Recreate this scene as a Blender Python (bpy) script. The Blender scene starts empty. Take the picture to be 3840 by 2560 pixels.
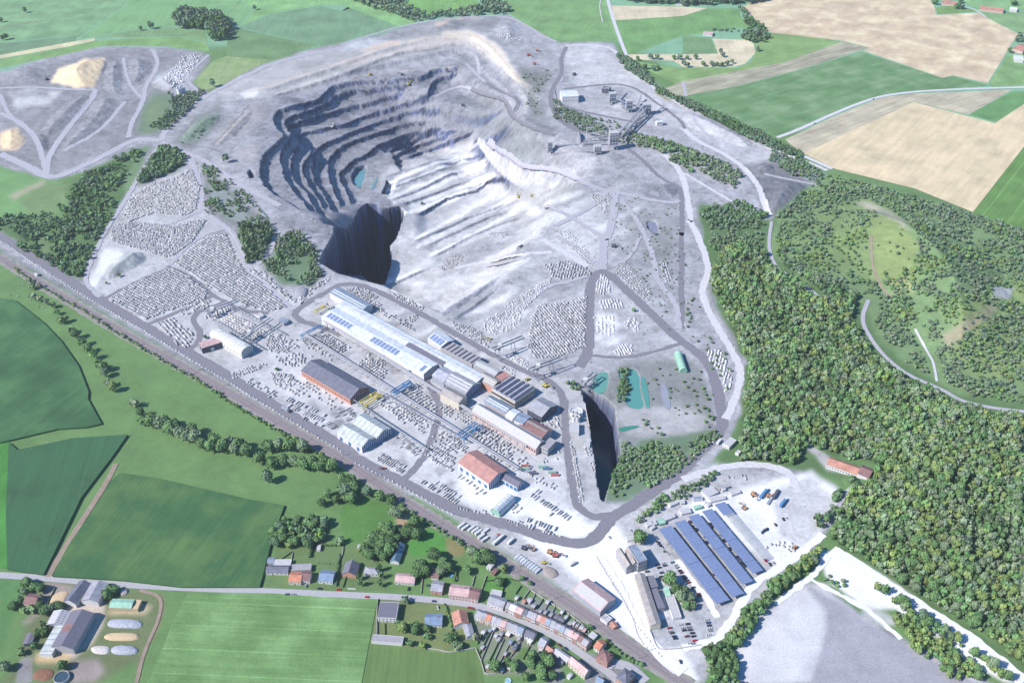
import bpy, math, random
import numpy as np
from mathutils import Vector
from mathutils.geometry import tessellate_polygon
random.seed(7); rng = np.random.default_rng(11)
R = math.radians
SC = bpy.context.scene; COL = SC.collection
# ------------------------------------------------------------------ camera, sky, sun, exposure
FPX, PITCH, CAMZ = 3900.0, R(36.0), 720.0
cam_d = bpy.data.cameras.new('camera'); cam = bpy.data.objects.new('camera', cam_d); COL.objects.link(cam)
cam.location = (0, 0, CAMZ); cam.rotation_euler = (R(90) - PITCH, 0, 0)
cam_d.sensor_width = 36; cam_d.lens = 36 * FPX / 3840; cam_d.clip_start = 1; cam_d.clip_end = 60000
SC.camera = cam
SUN_EL, SUN_AZ = R(42), R(204)        # direction TO the sun, azimuth counted from +X towards +Y
w = bpy.data.worlds.new('World'); SC.world = w; w.use_nodes = True
nt = w.node_tree; sky = nt.nodes.new('ShaderNodeTexSky'); sky.sky_type = 'NISHITA'; sky.sun_disc = False
sky.sun_elevation = SUN_EL; sky.sun_rotation = R(90) - SUN_AZ; sky.altitude = 100; sky.ozone_density = 4.0; sky.air_density = 1.2; sky.dust_density = .8
hs = nt.nodes.new('ShaderNodeHueSaturation'); hs.inputs['Saturation'].default_value = 1.45; nt.links.new(sky.outputs[0], hs.inputs['Color']); nt.links.new(hs.outputs[0], nt.nodes['Background'].inputs[0]); nt.nodes['Background'].inputs[1].default_value = 0.105
sl = bpy.data.lights.new('sun', 'SUN'); sl.energy = 4.5; sl.angle = R(0.53); sl.color = (1.0, 0.955, 0.885)
so = bpy.data.objects.new('sun', sl); COL.objects.link(so)
dsun = Vector((math.cos(SUN_EL) * math.cos(SUN_AZ), math.cos(SUN_EL) * math.sin(SUN_AZ), math.sin(SUN_EL)))
so.rotation_euler = dsun.to_track_quat('Z', 'Y').to_euler(); so.location = (0, 0, 900)
SC.view_settings.view_transform = 'Standard'; SC.view_settings.look = 'None'
SC.view_settings.exposure = 0.78; SC.view_settings.gamma = 1
SC.cycles.max_bounces = 4; SC.cycles.diffuse_bounces = 2; SC.cycles.glossy_bounces = 2
SC.cycles.transmission_bounces = 2; SC.cycles.transparent_max_bounces = 4
# ------------------------------------------------------------------ surveying: photo pixels <-> world metres
FR = {'P': (0, 0, .6125)}
for c in range(3):
    for r in range(3): FR['t%d%d' % (c, r)] = (1280 * c, (0, 853, 1706)[r], 1.8375)
for k, o in dict(A=(640, 1060), B=(1080, 1300), C=(1600, 1240), D=(1540, 1640), E=(2200, 1760), F=(2120, 2027), K=(960, 1940), L=(1600, 2160)).items():
    FR[k] = (o[0], o[1], 2.94)
for k, o in dict(U=(900, 200), V=(1100, 600), W=(1700, 300)).items(): FR[k] = (o[0], o[1], 2.6133)
def g(fr, s):                                   # 'x,y x,y' in a survey frame (may switch frame: '@t11') -> source pixels
    out = []
    for tok in (s.split() if isinstance(s, str) else s):
        if isinstance(tok, str):
            if tok[0] == '@': fr = tok[1:]; continue
            tok = tuple(float(v) for v in tok.split(','))
        ox, oy, k = FR[fr]; out.append((ox + tok[0] / k, oy + tok[1] / k))
    return np.array(out)
CP, SP = math.cos(PITCH), math.sin(PITCH)
def at(p, z=0.0):                               # p (...,2), z scalar or array -> world xy
    p = np.asarray(p, float); a = (p[..., 0] - 1920) / FPX; b = (p[..., 1] - 1280) / FPX
    dz = np.minimum(-SP - b * CP, -1e-3); t = (z - CAMZ) / dz
    return np.stack([a * t, (CP - b * SP) * t], -1)
def proj(x, y, z):
    zz = z - CAMZ; d = y * CP - zz * SP; d = np.maximum(d, 1)
    return 1920 + FPX * x / d, 1280 - FPX * (y * SP + zz * CP) / d
def lattice(seed):
    return np.random.default_rng(seed).random((256, 256))
_lat = {}
def noise(x, y, s, seed=0):                     # value noise 0..1
    if seed not in _lat: _lat[seed] = lattice(seed + 100)
    L = _lat[seed]; x = x / s; y = y / s; i = np.floor(x).astype(int); j = np.floor(y).astype(int)
    fx = x - i; fy = y - j; fx = fx * fx * (3 - 2 * fx); fy = fy * fy * (3 - 2 * fy)
    i &= 255; j &= 255; i1 = (i + 1) & 255; j1 = (j + 1) & 255
    return (L[i, j] * (1 - fx) + L[i1, j] * fx) * (1 - fy) + (L[i, j1] * (1 - fx) + L[i1, j1] * fx) * fy
def inside(poly, X, Y):
    m = np.zeros(np.shape(X), bool); n = len(poly)
    for i in range(n):
        x0, y0 = poly[i]; x1, y1 = poly[(i + 1) % n]
        if y0 == y1: continue
        c = (Y < y0) != (Y < y1); m ^= c & (X < x0 + (Y - y0) * (x1 - x0) / (y1 - y0))
    return m
def dist_line(pts, X, Y, closed=False):
    d = np.full(np.shape(X), 1e12); n = len(pts)
    for i in range(n if closed else n - 1):
        x0, y0 = pts[i]; x1, y1 = pts[(i + 1) % n]; ux, uy = x1 - x0, y1 - y0; q = max(ux * ux + uy * uy, 1e-9)
        t = np.clip(((X - x0) * ux + (Y - y0) * uy) / q, 0, 1); d = np.minimum(d, (X - x0 - t * ux) ** 2 + (Y - y0 - t * uy) ** 2)
    return np.sqrt(d)
def smooth(pts, n=3, closed=False):             # Chaikin
    pts = np.asarray(pts, float)
    for _ in range(n):
        q = pts if not closed else np.vstack([pts, pts[:1]]); a = q[:-1] * .75 + q[1:] * .25; b = q[:-1] * .25 + q[1:] * .75
        m = np.empty((len(a) * 2, 2)); m[0::2] = a; m[1::2] = b
        pts = m if closed else np.vstack([pts[:1], m, pts[-1:]])
    return pts
# ------------------------------------------------------------------ the relief of the quarry (2 m height grid)
GX0, GY0, GS = -1150.0, 420.0, 1.5
gx = np.arange(GX0, 1350, GS); gy = np.arange(GY0, 2500, GS); GX, GY = np.meshgrid(gx, gy, indexing='ij')
HG = np.zeros(GX.shape)
def hgt(x, y):
    fx = np.clip((np.asarray(x, float) - GX0) / GS, 0, len(gx) - 1.001); fy = np.clip((np.asarray(y, float) - GY0) / GS, 0, len(gy) - 1.001)
    i = fx.astype(int); j = fy.astype(int); a = fx - i; b = fy - j
    return (HG[i, j] * (1 - a) + HG[i + 1, j] * a) * (1 - b) + (HG[i, j + 1] * (1 - a) + HG[i + 1, j + 1] * a) * b
def ground(p):                                  # photo pixel -> world xyz on the relief (first hit along the ray)
    p = np.atleast_2d(p); zs = np.arange(60, -260, -2.0); res = np.zeros((len(p), 3)); done = np.zeros(len(p), bool); prev = zs[0]
    for z in zs:
        q = at(p, z); h = hgt(q[:, 0], q[:, 1]); hit = (~done) & (h >= z)
        if hit.any():
            lo = np.full(len(p), float(z)); hi = np.full(len(p), float(prev))
            for _ in range(7):
                m = (lo + hi) / 2; qq = at(p, m); hh = hgt(qq[:, 0], qq[:, 1]); up = hh >= m; lo = np.where(up, m, lo); hi = np.where(up, hi, m)
            m = (lo + hi) / 2; qq = at(p, m); res[hit, 0] = qq[hit, 0]; res[hit, 1] = qq[hit, 1]; res[hit, 2] = hgt(qq[:, 0], qq[:, 1])[hit]; done |= hit
        prev = z
    return res
def blur(a, r):
    if r < 1: return a
    for ax in (0, 1):
        p = np.pad(a, [(r + 1, r) if k == ax else (0, 0) for k in (0, 1)], mode='edge'); c = np.cumsum(p, ax)
        a = (np.take(c, range(2 * r + 1, c.shape[ax]), ax) - np.take(c, range(0, c.shape[ax] - 2 * r - 1), ax)) / (2 * r + 1)
    return a
def step(crest, close, d, w=5, ws=80, rag=2.2, seed=1, pieces=None, sharp=False):
    c = ground(crest if sharp else smooth(crest, 2))[:, :2]; k = ground(close)[:, :2] if len(close) else np.zeros((0, 2)); poly = np.vstack([c, k])
    x0, y0 = poly.min(0) - 6; x1, y1 = poly.max(0) + 6
    i0, i1 = np.searchsorted(gx, [x0, x1]); j0, j1 = np.searchsorted(gy, [y0, y1]); X = GX[i0:i1, j0:j1]; Y = GY[i0:i1, j0:j1]
    m = inside(poly, X, Y); dc = dist_line(c, X, Y)
    n = (noise(X, Y, 9, seed) - .5) * 2 * rag + (noise(X, Y, 4, seed + 1) - .5) * rag + (noise(X, Y, 30, seed + 2) - .5) * rag * 2.5
    f = np.clip((dc + n) / w, 0, 1)
    if len(k):
        for pl, wz in (pieces if pieces else [(np.vstack([c[-1:], k, c[:1]]), ws)]):
            if pieces: pl = ground(pl)[:, :2]
            sft = np.where(m, np.clip(dist_line(pl, X, Y) / wz, 0, 1), 0); sft = sft * sft * (3 - 2 * sft)
            f = np.minimum(f, blur(sft, int(wz / 12)) if wz > 12 else sft)
    HG[i0:i1, j0:j1] -= np.where(m, f, 0) * d
def mound(poly, h, w, rag=2, seed=5): step(poly[:-1], poly[-1:], -h, w, w, rag, seed)
# east and south flank shared by the benches
EAST = g('W', '990,1330 1250,1060 1450,860 1380,760 950,520 700,400 640,250')
SOUTH = g('V', '250,620 430,650 250,1000 430,1110 880,1230 1460,1510 1700,1370 2080,1100 2280,1010')
crests = [
 ('U', '640,1568 500,1470 380,1395 290,1355 215,1280 185,1200 195,1080 230,990 330,900 440,800 350,720 330,650 340,580 430,530 600,490 760,450 850,370 900,320 970,300 1140,270 1300,265 1500,250 1700,240 1820,210 1900,150 2090,130 2200,120'),
 ('U', '700,1568 620,1450 530,1350 480,1280 430,1200 400,1100 400,980 425,915 500,850 470,750 410,650 500,615 700,545 850,480 950,400 1110,350 1230,365 1300,345 1500,325 1700,300'),
 ('U', '760,1568 700,1450 640,1330 560,1290 510,1180 490,1080 510,980 590,890 520,820 465,750 480,700 600,655 800,600 1000,540 1100,510 1280,480 1450,420 1590,385 1650,375'),
 ('U', '830,1568 740,1360 660,1280 620,1180 615,1090 680,990 690,940 600,880 570,810 640,760 860,720 1010,700 1110,655 1200,620 1300,585 1480,530 1640,480 1750,430 1830,400 1870,320 1900,262 2090,195 2180,190'),
 ('U', '900,1568 800,1330 740,1270 715,1180 700,1080 720,960 850,865 950,820 1110,760 1300,690 1500,625 1640,570 1760,540 1900,540 2000,560'),
 ('U', '980,1540 920,1320 870,1250 850,1150 860,1060 900,980 1010,900 1110,860 1300,790 1500,725 1600,695 1750,670 1900,680'),
 ('U', '1100,1500 1030,1300 975,1250 965,1180 1040,1110 1110,1040 1250,990 1350,890 1480,850 1640,790 1900,730 2000,760 2180,760'),
]
for i, s in enumerate(('1780,650 2000,560 2352,450 @t10 200,372 500,285 850,240 980,290 1100,420 1200,545 1310,610 1370,680 1360,760', '1800,680 2100,600 2352,520 @t10 200,430 500,330 850,285 950,320 1060,430 1140,540 1220,600 1290,680 1280,780', '@t10 0,520 300,440 600,380 820,330 920,370 960,460 1060,560 1180,640 1210,700')):
    p = g('t00', s); step(p, g('t10', '1250,850 900,900 300,700 -300,760'), 5, 2.5, 60, 1.2, 200 + 3 * i)
for i, (f, s) in enumerate(crests):
    cr = g(f, s); ea = EAST[::-1][(0, 0, 0, 0, 0, 1, 2)[i]:]; so_ = SOUTH[::-1]
    step(cr, np.vstack([ea, so_]), 11.8, 2.4, 34, 1.8, 10 + 3 * i, pieces=[(np.vstack([smooth(cr, 2)[-1:], ea[:1]]), 28), (np.vstack([ea, so_[:1]]), 85 + 5 * i), (so_[:4], 90), (so_[3:7], 18), (np.vstack([so_[6:], cr[:1]]), 50)])
for i, s in enumerate(('1350,900 1430,870 1530,830 1620,790 1700,770', '1440,960 1520,920 1640,870 1780,810 1900,740 2000,720', '1480,1030 1580,960 1720,910 1850,860 2060,800', '1500,1080 1640,1010 1820,950 2000,890 2300,760', '1440,1225 1420,1300 1385,1375')):
    p = g('U', s); step(p, p[::-1] + np.array([[30, 34]]) if i < 4 else p[::-1] + np.array([40, 0]), 6 if i < 4 else 9, 1.2, 12, .9, 230 + 3 * i)
step(g('U', '75,1160 100,1125 145,1160 140,1220 100,1225'), [], 14, 2, 4, .8, 250)
# CLIFF
step(g('W', '1090,900 1130,960 1000,880 760,885 690,920 620,840 560,770 400,715 350,700 260,600 240,540'), g('W', '0,560 -700,950 -900,1250 -500,1500 -100,1568 600,1450 1000,1250'), 20, 4, 110, .6, 41)
step(g('U', '1190,1330 1075,1260 1100,1150 1160,1100 1240,1090'), g('U', '1240,1150 1190,1320'), 8, 4, 5, 1, 44)
# sawn strips of the lower floor: each steps down towards the south-east
strips = ['V', '905,160 1240,60 1600,-60 1800,-130', '910,260 1250,110 1650,-20 1850,-60', '900,330 1500,75 1860,-10', '960,390 1600,120 1900,20', '1030,440 1300,350 1640,220 1950,90',
 '1190,540 1500,370 1900,200 2150,130', '1170,800 1400,700 1700,560 2150,310', '1290,850 1600,700 1900,560 2200,400', '1340,960 1700,760 2030,620 2300,500', '930,1230 1250,1080 1420,1040']
for i, s in enumerate(strips[1:]):
    p = g('V', s); nx = g('V', strips[i + 2]) if i + 2 < len(strips) else p + np.array([20, 40]); q = nx[::-1] if i not in (4, 8) else p[::-1] + np.array([20, 45])
    step(p, q, 3.6 if i != 5 else 6, .7, 22, .1, 50 + i, sharp=True)
# cut south-east of the floor
for i, s in enumerate(['1465,1510 1700,1370 2080,1095', '1560,1560 1750,1440 2000,1260']):
    p = g('V', s); step(p, p[::-1] + np.array([60, 60]), 4, 2, 30, .6, 65 + i)
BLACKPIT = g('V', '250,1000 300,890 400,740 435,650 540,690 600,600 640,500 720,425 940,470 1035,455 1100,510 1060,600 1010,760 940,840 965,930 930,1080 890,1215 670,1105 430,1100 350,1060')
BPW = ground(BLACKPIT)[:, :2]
step(BLACKPIT, [], 150, 2.0, 4, .35, 71, sharp=True)
PIT2 = g('t11', '1660,1120 1740,1120 1830,1180 1880,1230 1900,1350 1910,1450 1930,1567 @t12 1900,60 1850,180 1800,330 1770,200 1745,0 @t11 1720,1400 1680,1200')
step(PIT2, [], 52, 1.5, 4, .3, 74, sharp=True)
for i, s in enumerate(['1760,1000 1820,985 1850,1000 1830,1140 1750,1150 1720,1090', '1905,970 2050,960 2065,1150 2100,1250 1960,1240 1945,1100']): step(g('t11', s), [], 1.6, 1.5, 3, .3, 80 + i)
step(g('W', '1890,1380 1930,1360 2010,1370 2040,1500 1960,1510 1910,1460'), [], 4, 5, 5, .5, 84)
# spoil heaps in the north-west, stock piles
for i, (f, s, h, wd) in enumerate([('t00', '0,480 300,450 330,560 100,600 0,590', 6, 30), ('t00', '1030,560 1160,520 1260,600 1180,640 1060,620', 8, 25), ('t00', '1360,810 1540,780 1500,860 1300,990 1230,960', 9, 30), ('t00', '1450,1000 1700,760 1760,780 1560,1000', 8, 25), ('t10', '480,180 760,130 900,190 600,250', 6, 30), ('t10', '1010,170 1200,150 1260,260 1120,300', 7, 30), ('W', '1190,560 1240,500 1330,620 1250,680', 9, 22), ('P', '1500,415 1560,430 1550,460 1490,450', 5, 20), ('t20', '0,770 120,790 300,860 500,980 460,1040 200,940 0,860', 9, 30), ('t20', '480,1160 600,1130 640,1170 560,1200', 8, 20),('t00', '340,570 400,480 590,405 720,405 740,470 650,610 520,625', 14, 45), ('t00', '740,430 830,400 850,600 800,660 700,620', 10, 35), ('t00', '0,900 130,880 190,960 100,1030 0,1030', 9, 30),
    ('t00', '870,410 1010,400 1060,470 960,570 890,560', 9, 30), ('t00', '460,700 600,640 640,700 440,880 330,960 260,900', 8, 30), ('t00', '680,650 850,700 700,880 430,1050 400,1040 560,850', 8, 30), ('t00', '280,900 380,920 400,960 330,1060 280,1000', -6, 20),
    ('t01', '700,310 860,190 930,150 1010,200 1000,240 860,310 780,350 730,370', 11, 22), ('P', '1745,440 1790,410 1850,425 1870,440 1810,490 1760,500', 14, 40), ('P', '1700,380 1760,375 1790,400 1740,410', 8, 30),
    ('W', '1420,760 1500,700 1600,690 1680,760 1600,820 1450,830', 8, 30), ('t10', '1860,700 1960,680 2000,740 1900,760', 7, 18), ('P', '2060,480 2200,520 2330,640 2352,800 2200,860 2080,760 2010,640 1900,560 1950,480', 38, 120),
    ('P', '1950,900 2200,980 2352,1060 2352,1500 2200,1440 2000,1260 1920,1080', 24, 110)]):
    mound(smooth(g(f, s), 2, True), h, wd, 2 if h > 0 else 1, 90 + i)
HG += (noise(GX, GY, 14, 3) - .5) * .5 * (np.abs(HG) > .5) + (noise(GX, GY, 7, 4) - .5) * .5 * (np.abs(HG) > 2)
# ------------------------------------------------------------------ materials
def lin(c):
    c = np.asarray(c, float) / 255.0; return np.where(c < .04045, c / 12.92, ((c + .055) / 1.055) ** 2.4)
KA = 1.62
def alb(c): return np.minimum(lin(c) / KA, .86)
MATS = {}
def mat(name, rgb, rough=.85, var=.18, scale=.35, rib=None, metal=0.0, spec=.3, rnd=0.0, emit=None):
    if name in MATS: return MATS[name]
    m = bpy.data.materials.new(name); m.use_nodes = True; n = m.node_tree.nodes; l = m.node_tree.links; b = n['Principled BSDF']
    a = alb(rgb); b.inputs['Roughness'].default_value = rough; b.inputs['Metallic'].default_value = metal; b.inputs['Specular IOR Level'].default_value = spec
    geo = n.new('ShaderNodeNewGeometry'); no = n.new('ShaderNodeTexNoise'); no.inputs['Scale'].default_value = scale; no.inputs['Detail'].default_value = 6
    l.new(geo.outputs['Position'], no.inputs['Vector'])
    mr = n.new('ShaderNodeMapRange'); mr.inputs[1].default_value = .3; mr.inputs[2].default_value = .7; mr.inputs[3].default_value = 1 - var; mr.inputs[4].default_value = 1 + var
    l.new(no.outputs['Fac'], mr.inputs[0]); v = mr.outputs[0]
    if rib:                                      # rib = (spacing m, depth, axis): sheet seams or tile courses in the object's own metres
        tc = n.new('ShaderNodeTexCoord'); sx = n.new('ShaderNodeSeparateXYZ'); l.new(tc.outputs['Object'], sx.inputs[0])
        mu = n.new('ShaderNodeMath'); mu.operation = 'MULTIPLY'; mu.inputs[1].default_value = 1 / rib[0]; l.new(sx.outputs[rib[2]], mu.inputs[0])
        fr = n.new('ShaderNodeMath'); fr.operation = 'FRACT'; l.new(mu.outputs[0], fr.inputs[0])
        gt = n.new('ShaderNodeMath'); gt.operation = 'LESS_THAN'; gt.inputs[1].default_value = .16; l.new(fr.outputs[0], gt.inputs[0])
        ml = n.new('ShaderNodeMath'); ml.operation = 'MULTIPLY_ADD'; ml.inputs[1].default_value = -rib[1]; ml.inputs[2].default_value = 1; l.new(gt.outputs[0], ml.inputs[0])
        mm = n.new('ShaderNodeMath'); mm.operation = 'MULTIPLY'; l.new(v, mm.inputs[0]); l.new(ml.outputs[0], mm.inputs[1]); v = mm.outputs[0]
    if rnd:
        oi = n.new('ShaderNodeObjectInfo'); r2 = n.new('ShaderNodeMapRange'); r2.inputs[3].default_value = 1 - rnd; r2.inputs[4].default_value = 1 + rnd; l.new(oi.outputs['Random'], r2.inputs[0])
        mm = n.new('ShaderNodeMath'); mm.operation = 'MULTIPLY'; l.new(v, mm.inputs[0]); l.new(r2.outputs[0], mm.inputs[1]); v = mm.outputs[0]
    mx = n.new('ShaderNodeVectorMath'); mx.operation = 'SCALE'; mx.inputs[0].default_value = tuple(a); l.new(v, mx.inputs['Scale']); l.new(mx.outputs[0], b.inputs['Base Color'])
    MATS[name] = m; return m
def attr_mat(name, var=.15, scale=.5, rough=.9, var2=.1, scale2=.06):
    m = bpy.data.materials.new(name); m.use_nodes = True; n = m.node_tree.nodes; l = m.node_tree.links; b = n['Principled BSDF']; b.inputs['Roughness'].default_value = rough; b.inputs['Specular IOR Level'].default_value = .2
    at_ = n.new('ShaderNodeAttribute'); at_.attribute_name = 'Col'; geo = n.new('ShaderNodeNewGeometry'); v = None
    for s, a, d in ((scale, var, 8), (scale2, var2, 4)):
        no = n.new('ShaderNodeTexNoise'); no.inputs['Scale'].default_value = s; no.inputs['Detail'].default_value = d; no.inputs['Roughness'].default_value = .65; l.new(geo.outputs['Position'], no.inputs['Vector'])
        mr = n.new('ShaderNodeMapRange'); mr.inputs[1].default_value = .3; mr.inputs[2].default_value = .7; mr.inputs[3].default_value = 1 - a; mr.inputs[4].default_value = 1 + a; l.new(no.outputs['Fac'], mr.inputs[0])
        if v is None: v = mr.outputs[0]
        else:
            mm = n.new('ShaderNodeMath'); mm.operation = 'MULTIPLY'; l.new(v, mm.inputs[0]); l.new(mr.outputs[0], mm.inputs[1]); v = mm.outputs[0]
    mx = n.new('ShaderNodeVectorMath'); mx.operation = 'SCALE'; l.new(at_.outputs['Color'], mx.inputs[0]); l.new(v, mx.inputs['Scale']); l.new(mx.outputs[0], b.inputs['Base Color'])
    MATS[name] = m; return m
# ------------------------------------------------------------------ object helpers
def link(o, parent=None):
    COL.objects.link(o)
    if parent is not None: o.parent = parent
    return o
def tag(o, label=None, cat=None, group=None, kind=None):
    if label: o['label'] = label
    if cat: o['category'] = cat
    if group: o['group'] = group
    if kind: o['kind'] = kind
    return o
def npmesh(name, verts, faces, m=None, col=None, smooth_=False, mats=None, midx=None):
    """faces: (n,k) int array with one k, or a list of such arrays"""
    me = bpy.data.meshes.new(name); verts = np.asarray(verts, np.float32); fl = faces if isinstance(faces, list) else [faces]; fl = [np.asarray(f, np.int32) for f in fl if len(f)]
    me.vertices.add(len(verts)); me.vertices.foreach_set('co', verts.ravel())
    idx = np.concatenate([f.ravel() for f in fl]); tot = np.concatenate([np.full(len(f), f.shape[1], np.int32) for f in fl]); st = np.concatenate([[0], np.cumsum(tot)[:-1]]).astype(np.int32)
    me.loops.add(len(idx)); me.loops.foreach_set('vertex_index', idx); me.polygons.add(len(tot)); me.polygons.foreach_set('loop_start', st); me.polygons.foreach_set('loop_total', tot)
    if smooth_: me.polygons.foreach_set('use_smooth', np.ones(len(tot), bool))
    if col is not None:
        a = me.attributes.new('Col', 'FLOAT_COLOR', 'POINT'); c = np.ones((len(verts), 4), np.float32); c[:, :3] = col; a.data.foreach_set('color', c.ravel())
    me.update(calc_edges=True); me.validate()
    if m: me.materials.append(m)
    for q in mats or []: me.materials.append(q)
    if midx is not None: me.polygons.foreach_set('material_index', np.asarray(midx, np.int32))
    return me
def ob(name, me, parent=None, loc=None):
    o = bpy.data.objects.new(name, me); link(o, parent)
    if loc is not None: o.location = loc
    return o
def empty(name, loc, rz=0):
    o = bpy.data.objects.new(name, None); o.location = loc; o.rotation_euler = (0, 0, rz); o.empty_display_size = 1; return link(o)
class MB:                                        # mesh builder
    def __init__(s): s.v = []; s.f = []
    def poly(s, pts): b = len(s.v); s.v += [tuple(p) for p in pts]; s.f.append(tuple(range(b, b + len(pts)))); return s
    def box(s, x0, x1, y0, y1, z0, z1):
        b = len(s.v); s.v += [(x, y, z) for z in (z0, z1) for x, y in ((x0, y0), (x1, y0), (x1, y1), (x0, y1))]
        s.f += [tuple(b + i for i in q) for q in ((0, 3, 2, 1), (4, 5, 6, 7), (0, 1, 5, 4), (1, 2, 6, 5), (2, 3, 7, 6), (3, 0, 4, 7))]; return s
    def beam(s, p, q, wd, h=None):
        p = Vector(p); q = Vector(q); d = (q - p); L = d.length; d.normalize(); up = Vector((0, 0, 1)) if abs(d.z) < .95 else Vector((1, 0, 0))
        a = d.cross(up).normalized() * wd / 2; c = a.cross(d).normalized() * (h or wd) / 2; b = len(s.v)
        s.v += [tuple(o + x + y) for o in (p, q) for x, y in ((-a, -c), (a, -c), (a, c), (-a, c))]
        s.f += [tuple(b + i for i in z) for z in ((0, 3, 2, 1), (4, 5, 6, 7), (0, 1, 5, 4), (1, 2, 6, 5), (2, 3, 7, 6), (3, 0, 4, 7))]; return s
    def cyl(s, x, y, z0, z1, r0, r1=None, n=12):
        r1 = r0 if r1 is None else r1; b = len(s.v)
        s.v += [(x + r * math.cos(2 * math.pi * i / n), y + r * math.sin(2 * math.pi * i / n), z) for r, z in ((r0, z0), (r1, z1)) for i in range(n)]
        s.f += [(b + i, b + (i + 1) % n, b + n + (i + 1) % n, b + n + i) for i in range(n)] + [tuple(b + n + i for i in range(n)), tuple(b + n - 1 - i for i in range(n))]; return s
    def mesh(s, name, m): 
        me = bpy.data.meshes.new(name); me.from_pydata(s.v, [], s.f); me.materials.append(m); me.update(); return me
    def build(s, name, m, parent=None, loc=None): return ob(name, s.mesh(name, m), parent, loc)
# ------------------------------------------------------------------ what lies where on the ground (surveyed outlines, colours of the stuff, shaded step lines painted in)
RH, RW = 1360, 2040                              # raster at half photo size with a margin of 60
yy, xx = np.mgrid[0:RH, 0:RW]; SX = (xx - 60) * 2.0; SY = (yy - 40) * 2.0
W3 = at(np.stack([SX, SY], -1)); WXX, WYY = W3[..., 0], W3[..., 1]
wa = (noise(WXX, WYY, 18, 21) - .5); wb = (noise(WXX, WYY, 18, 22) - .5); wc = noise(WXX, WYY, 6, 23) - .5; wd_ = noise(WXX, WYY, 6, 24) - .5
PX = SX + wa * 14 + wc * 6; PY = SY + wb * 9 + wd_ * 4
C_ = dict(grass=(112, 146, 92), rock=(186, 184, 203), dust=(206, 202, 216), white=(240, 238, 245), dark=(160, 158, 184), scrub=(142, 152, 148), scrubg=(112, 138, 108), sand=(236, 212, 186), tan=(205, 192, 186), olive=(128, 146, 104),
          teal=(122, 168, 150), green=(124, 172, 132), bright=(108, 160, 96), brown=(168, 150, 148), wall=(140, 142, 172), slate=(150, 152, 180), forest=(100, 130, 86), meadow=(138, 158, 104), deep=(92, 98, 130), conc=(196, 195, 208), ochre=(228, 196, 160))
GR = np.empty((RH, RW, 3)); GR[:] = lin(C_['grass'])
def paint(fr, s, c, fe=2, a=1.0, warp=True, mot=0.0, pts=None):
    p = g(fr, s) if pts is None else pts; c = lin(C_[c] if isinstance(c, str) else c)
    x0, y0 = (p.min(0) / 2 + [60, 40] - fe * 3 - 12).astype(int); x1, y1 = (p.max(0) / 2 + [60, 40] + fe * 3 + 12).astype(int)
    x0, y0 = max(x0, 0), max(y0, 0); x1, y1 = min(x1, RW), min(y1, RH)
    if x1 <= x0 or y1 <= y0: return
    sl_ = (slice(y0, y1), slice(x0, x1)); m = inside(p, (PX if warp else SX)[sl_], (PY if warp else SY)[sl_]).astype(float)
    if fe: m = blur(blur(m, fe), fe)
    if mot: m = m * np.clip((noise(WXX[sl_], WYY[sl_], 22, 31) + .5 * noise(WXX[sl_], WYY[sl_], 7, 32) - .75 + mot) * 3, 0, 1)
    GR[sl_] = GR[sl_] * (1 - (m * a)[..., None]) + c * (m * a)[..., None]
def paths(fr, s, wpx, c, fe=1, a=1.0):
    p = smooth(g(fr, s), 2); x0, y0 = (p.min(0) / 2 + [60, 40] - wpx - 8).astype(int); x1, y1 = (p.max(0) / 2 + [60, 40] + wpx + 8).astype(int); x0, y0 = max(x0, 0), max(y0, 0)
    sl_ = (slice(y0, min(y1, RH)), slice(x0, min(x1, RW))); m = (dist_line(p, PX[sl_], PY[sl_]) < wpx / 2).astype(float)
    if fe: m = blur(m, fe)
    GR[sl_] = GR[sl_] * (1 - (m * a)[..., None]) + lin(C_[c] if isinstance(c, str) else c) * (m * a)[..., None]
# far countryside tint
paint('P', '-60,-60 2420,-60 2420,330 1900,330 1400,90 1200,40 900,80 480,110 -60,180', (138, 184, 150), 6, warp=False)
paint('P', '-60,380 120,410 170,470 20,560 -60,540', (128, 168, 112), 5)
paint('P', '0,440 60,420 110,440 60,500 0,480', 'olive', 6, .7)
# quarry ground
ROCK = '0,168 150,120 230,108 380,110 470,122 480,135 440,190 480,215 560,165 700,115 860,85 950,55 1090,38 1170,36 1220,60 1290,97 1370,98 1410,100 1440,140 1500,195 1600,245 1750,320 1840,370 1895,400 1885,435 1790,505 1700,500 1610,480 1620,560 1640,640 1660,700 1712,830 1700,960 1660,1030 1600,1090 1700,1062 1840,1072 1925,1130 1925,1180 1870,1260 1800,1310 1700,1420 1650,1470 1620,1568 1540,1568 1200,1270 800,1060 400,815 0,575 -30,530 0,545 190,640 335,345 200,390 120,413 -40,370 -40,170'
paint('P', ROCK, 'rock', 2)
paint('P', '190,640 260,500 340,380 450,360 470,480 640,660 740,660 880,640 1200,800 1340,900 1400,1160 1640,1060 1920,1130 1860,1260 1640,1460 1560,1568 1300,1360 950,1130 600,930 240,680', (204, 202, 212), 6, .9)
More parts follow.
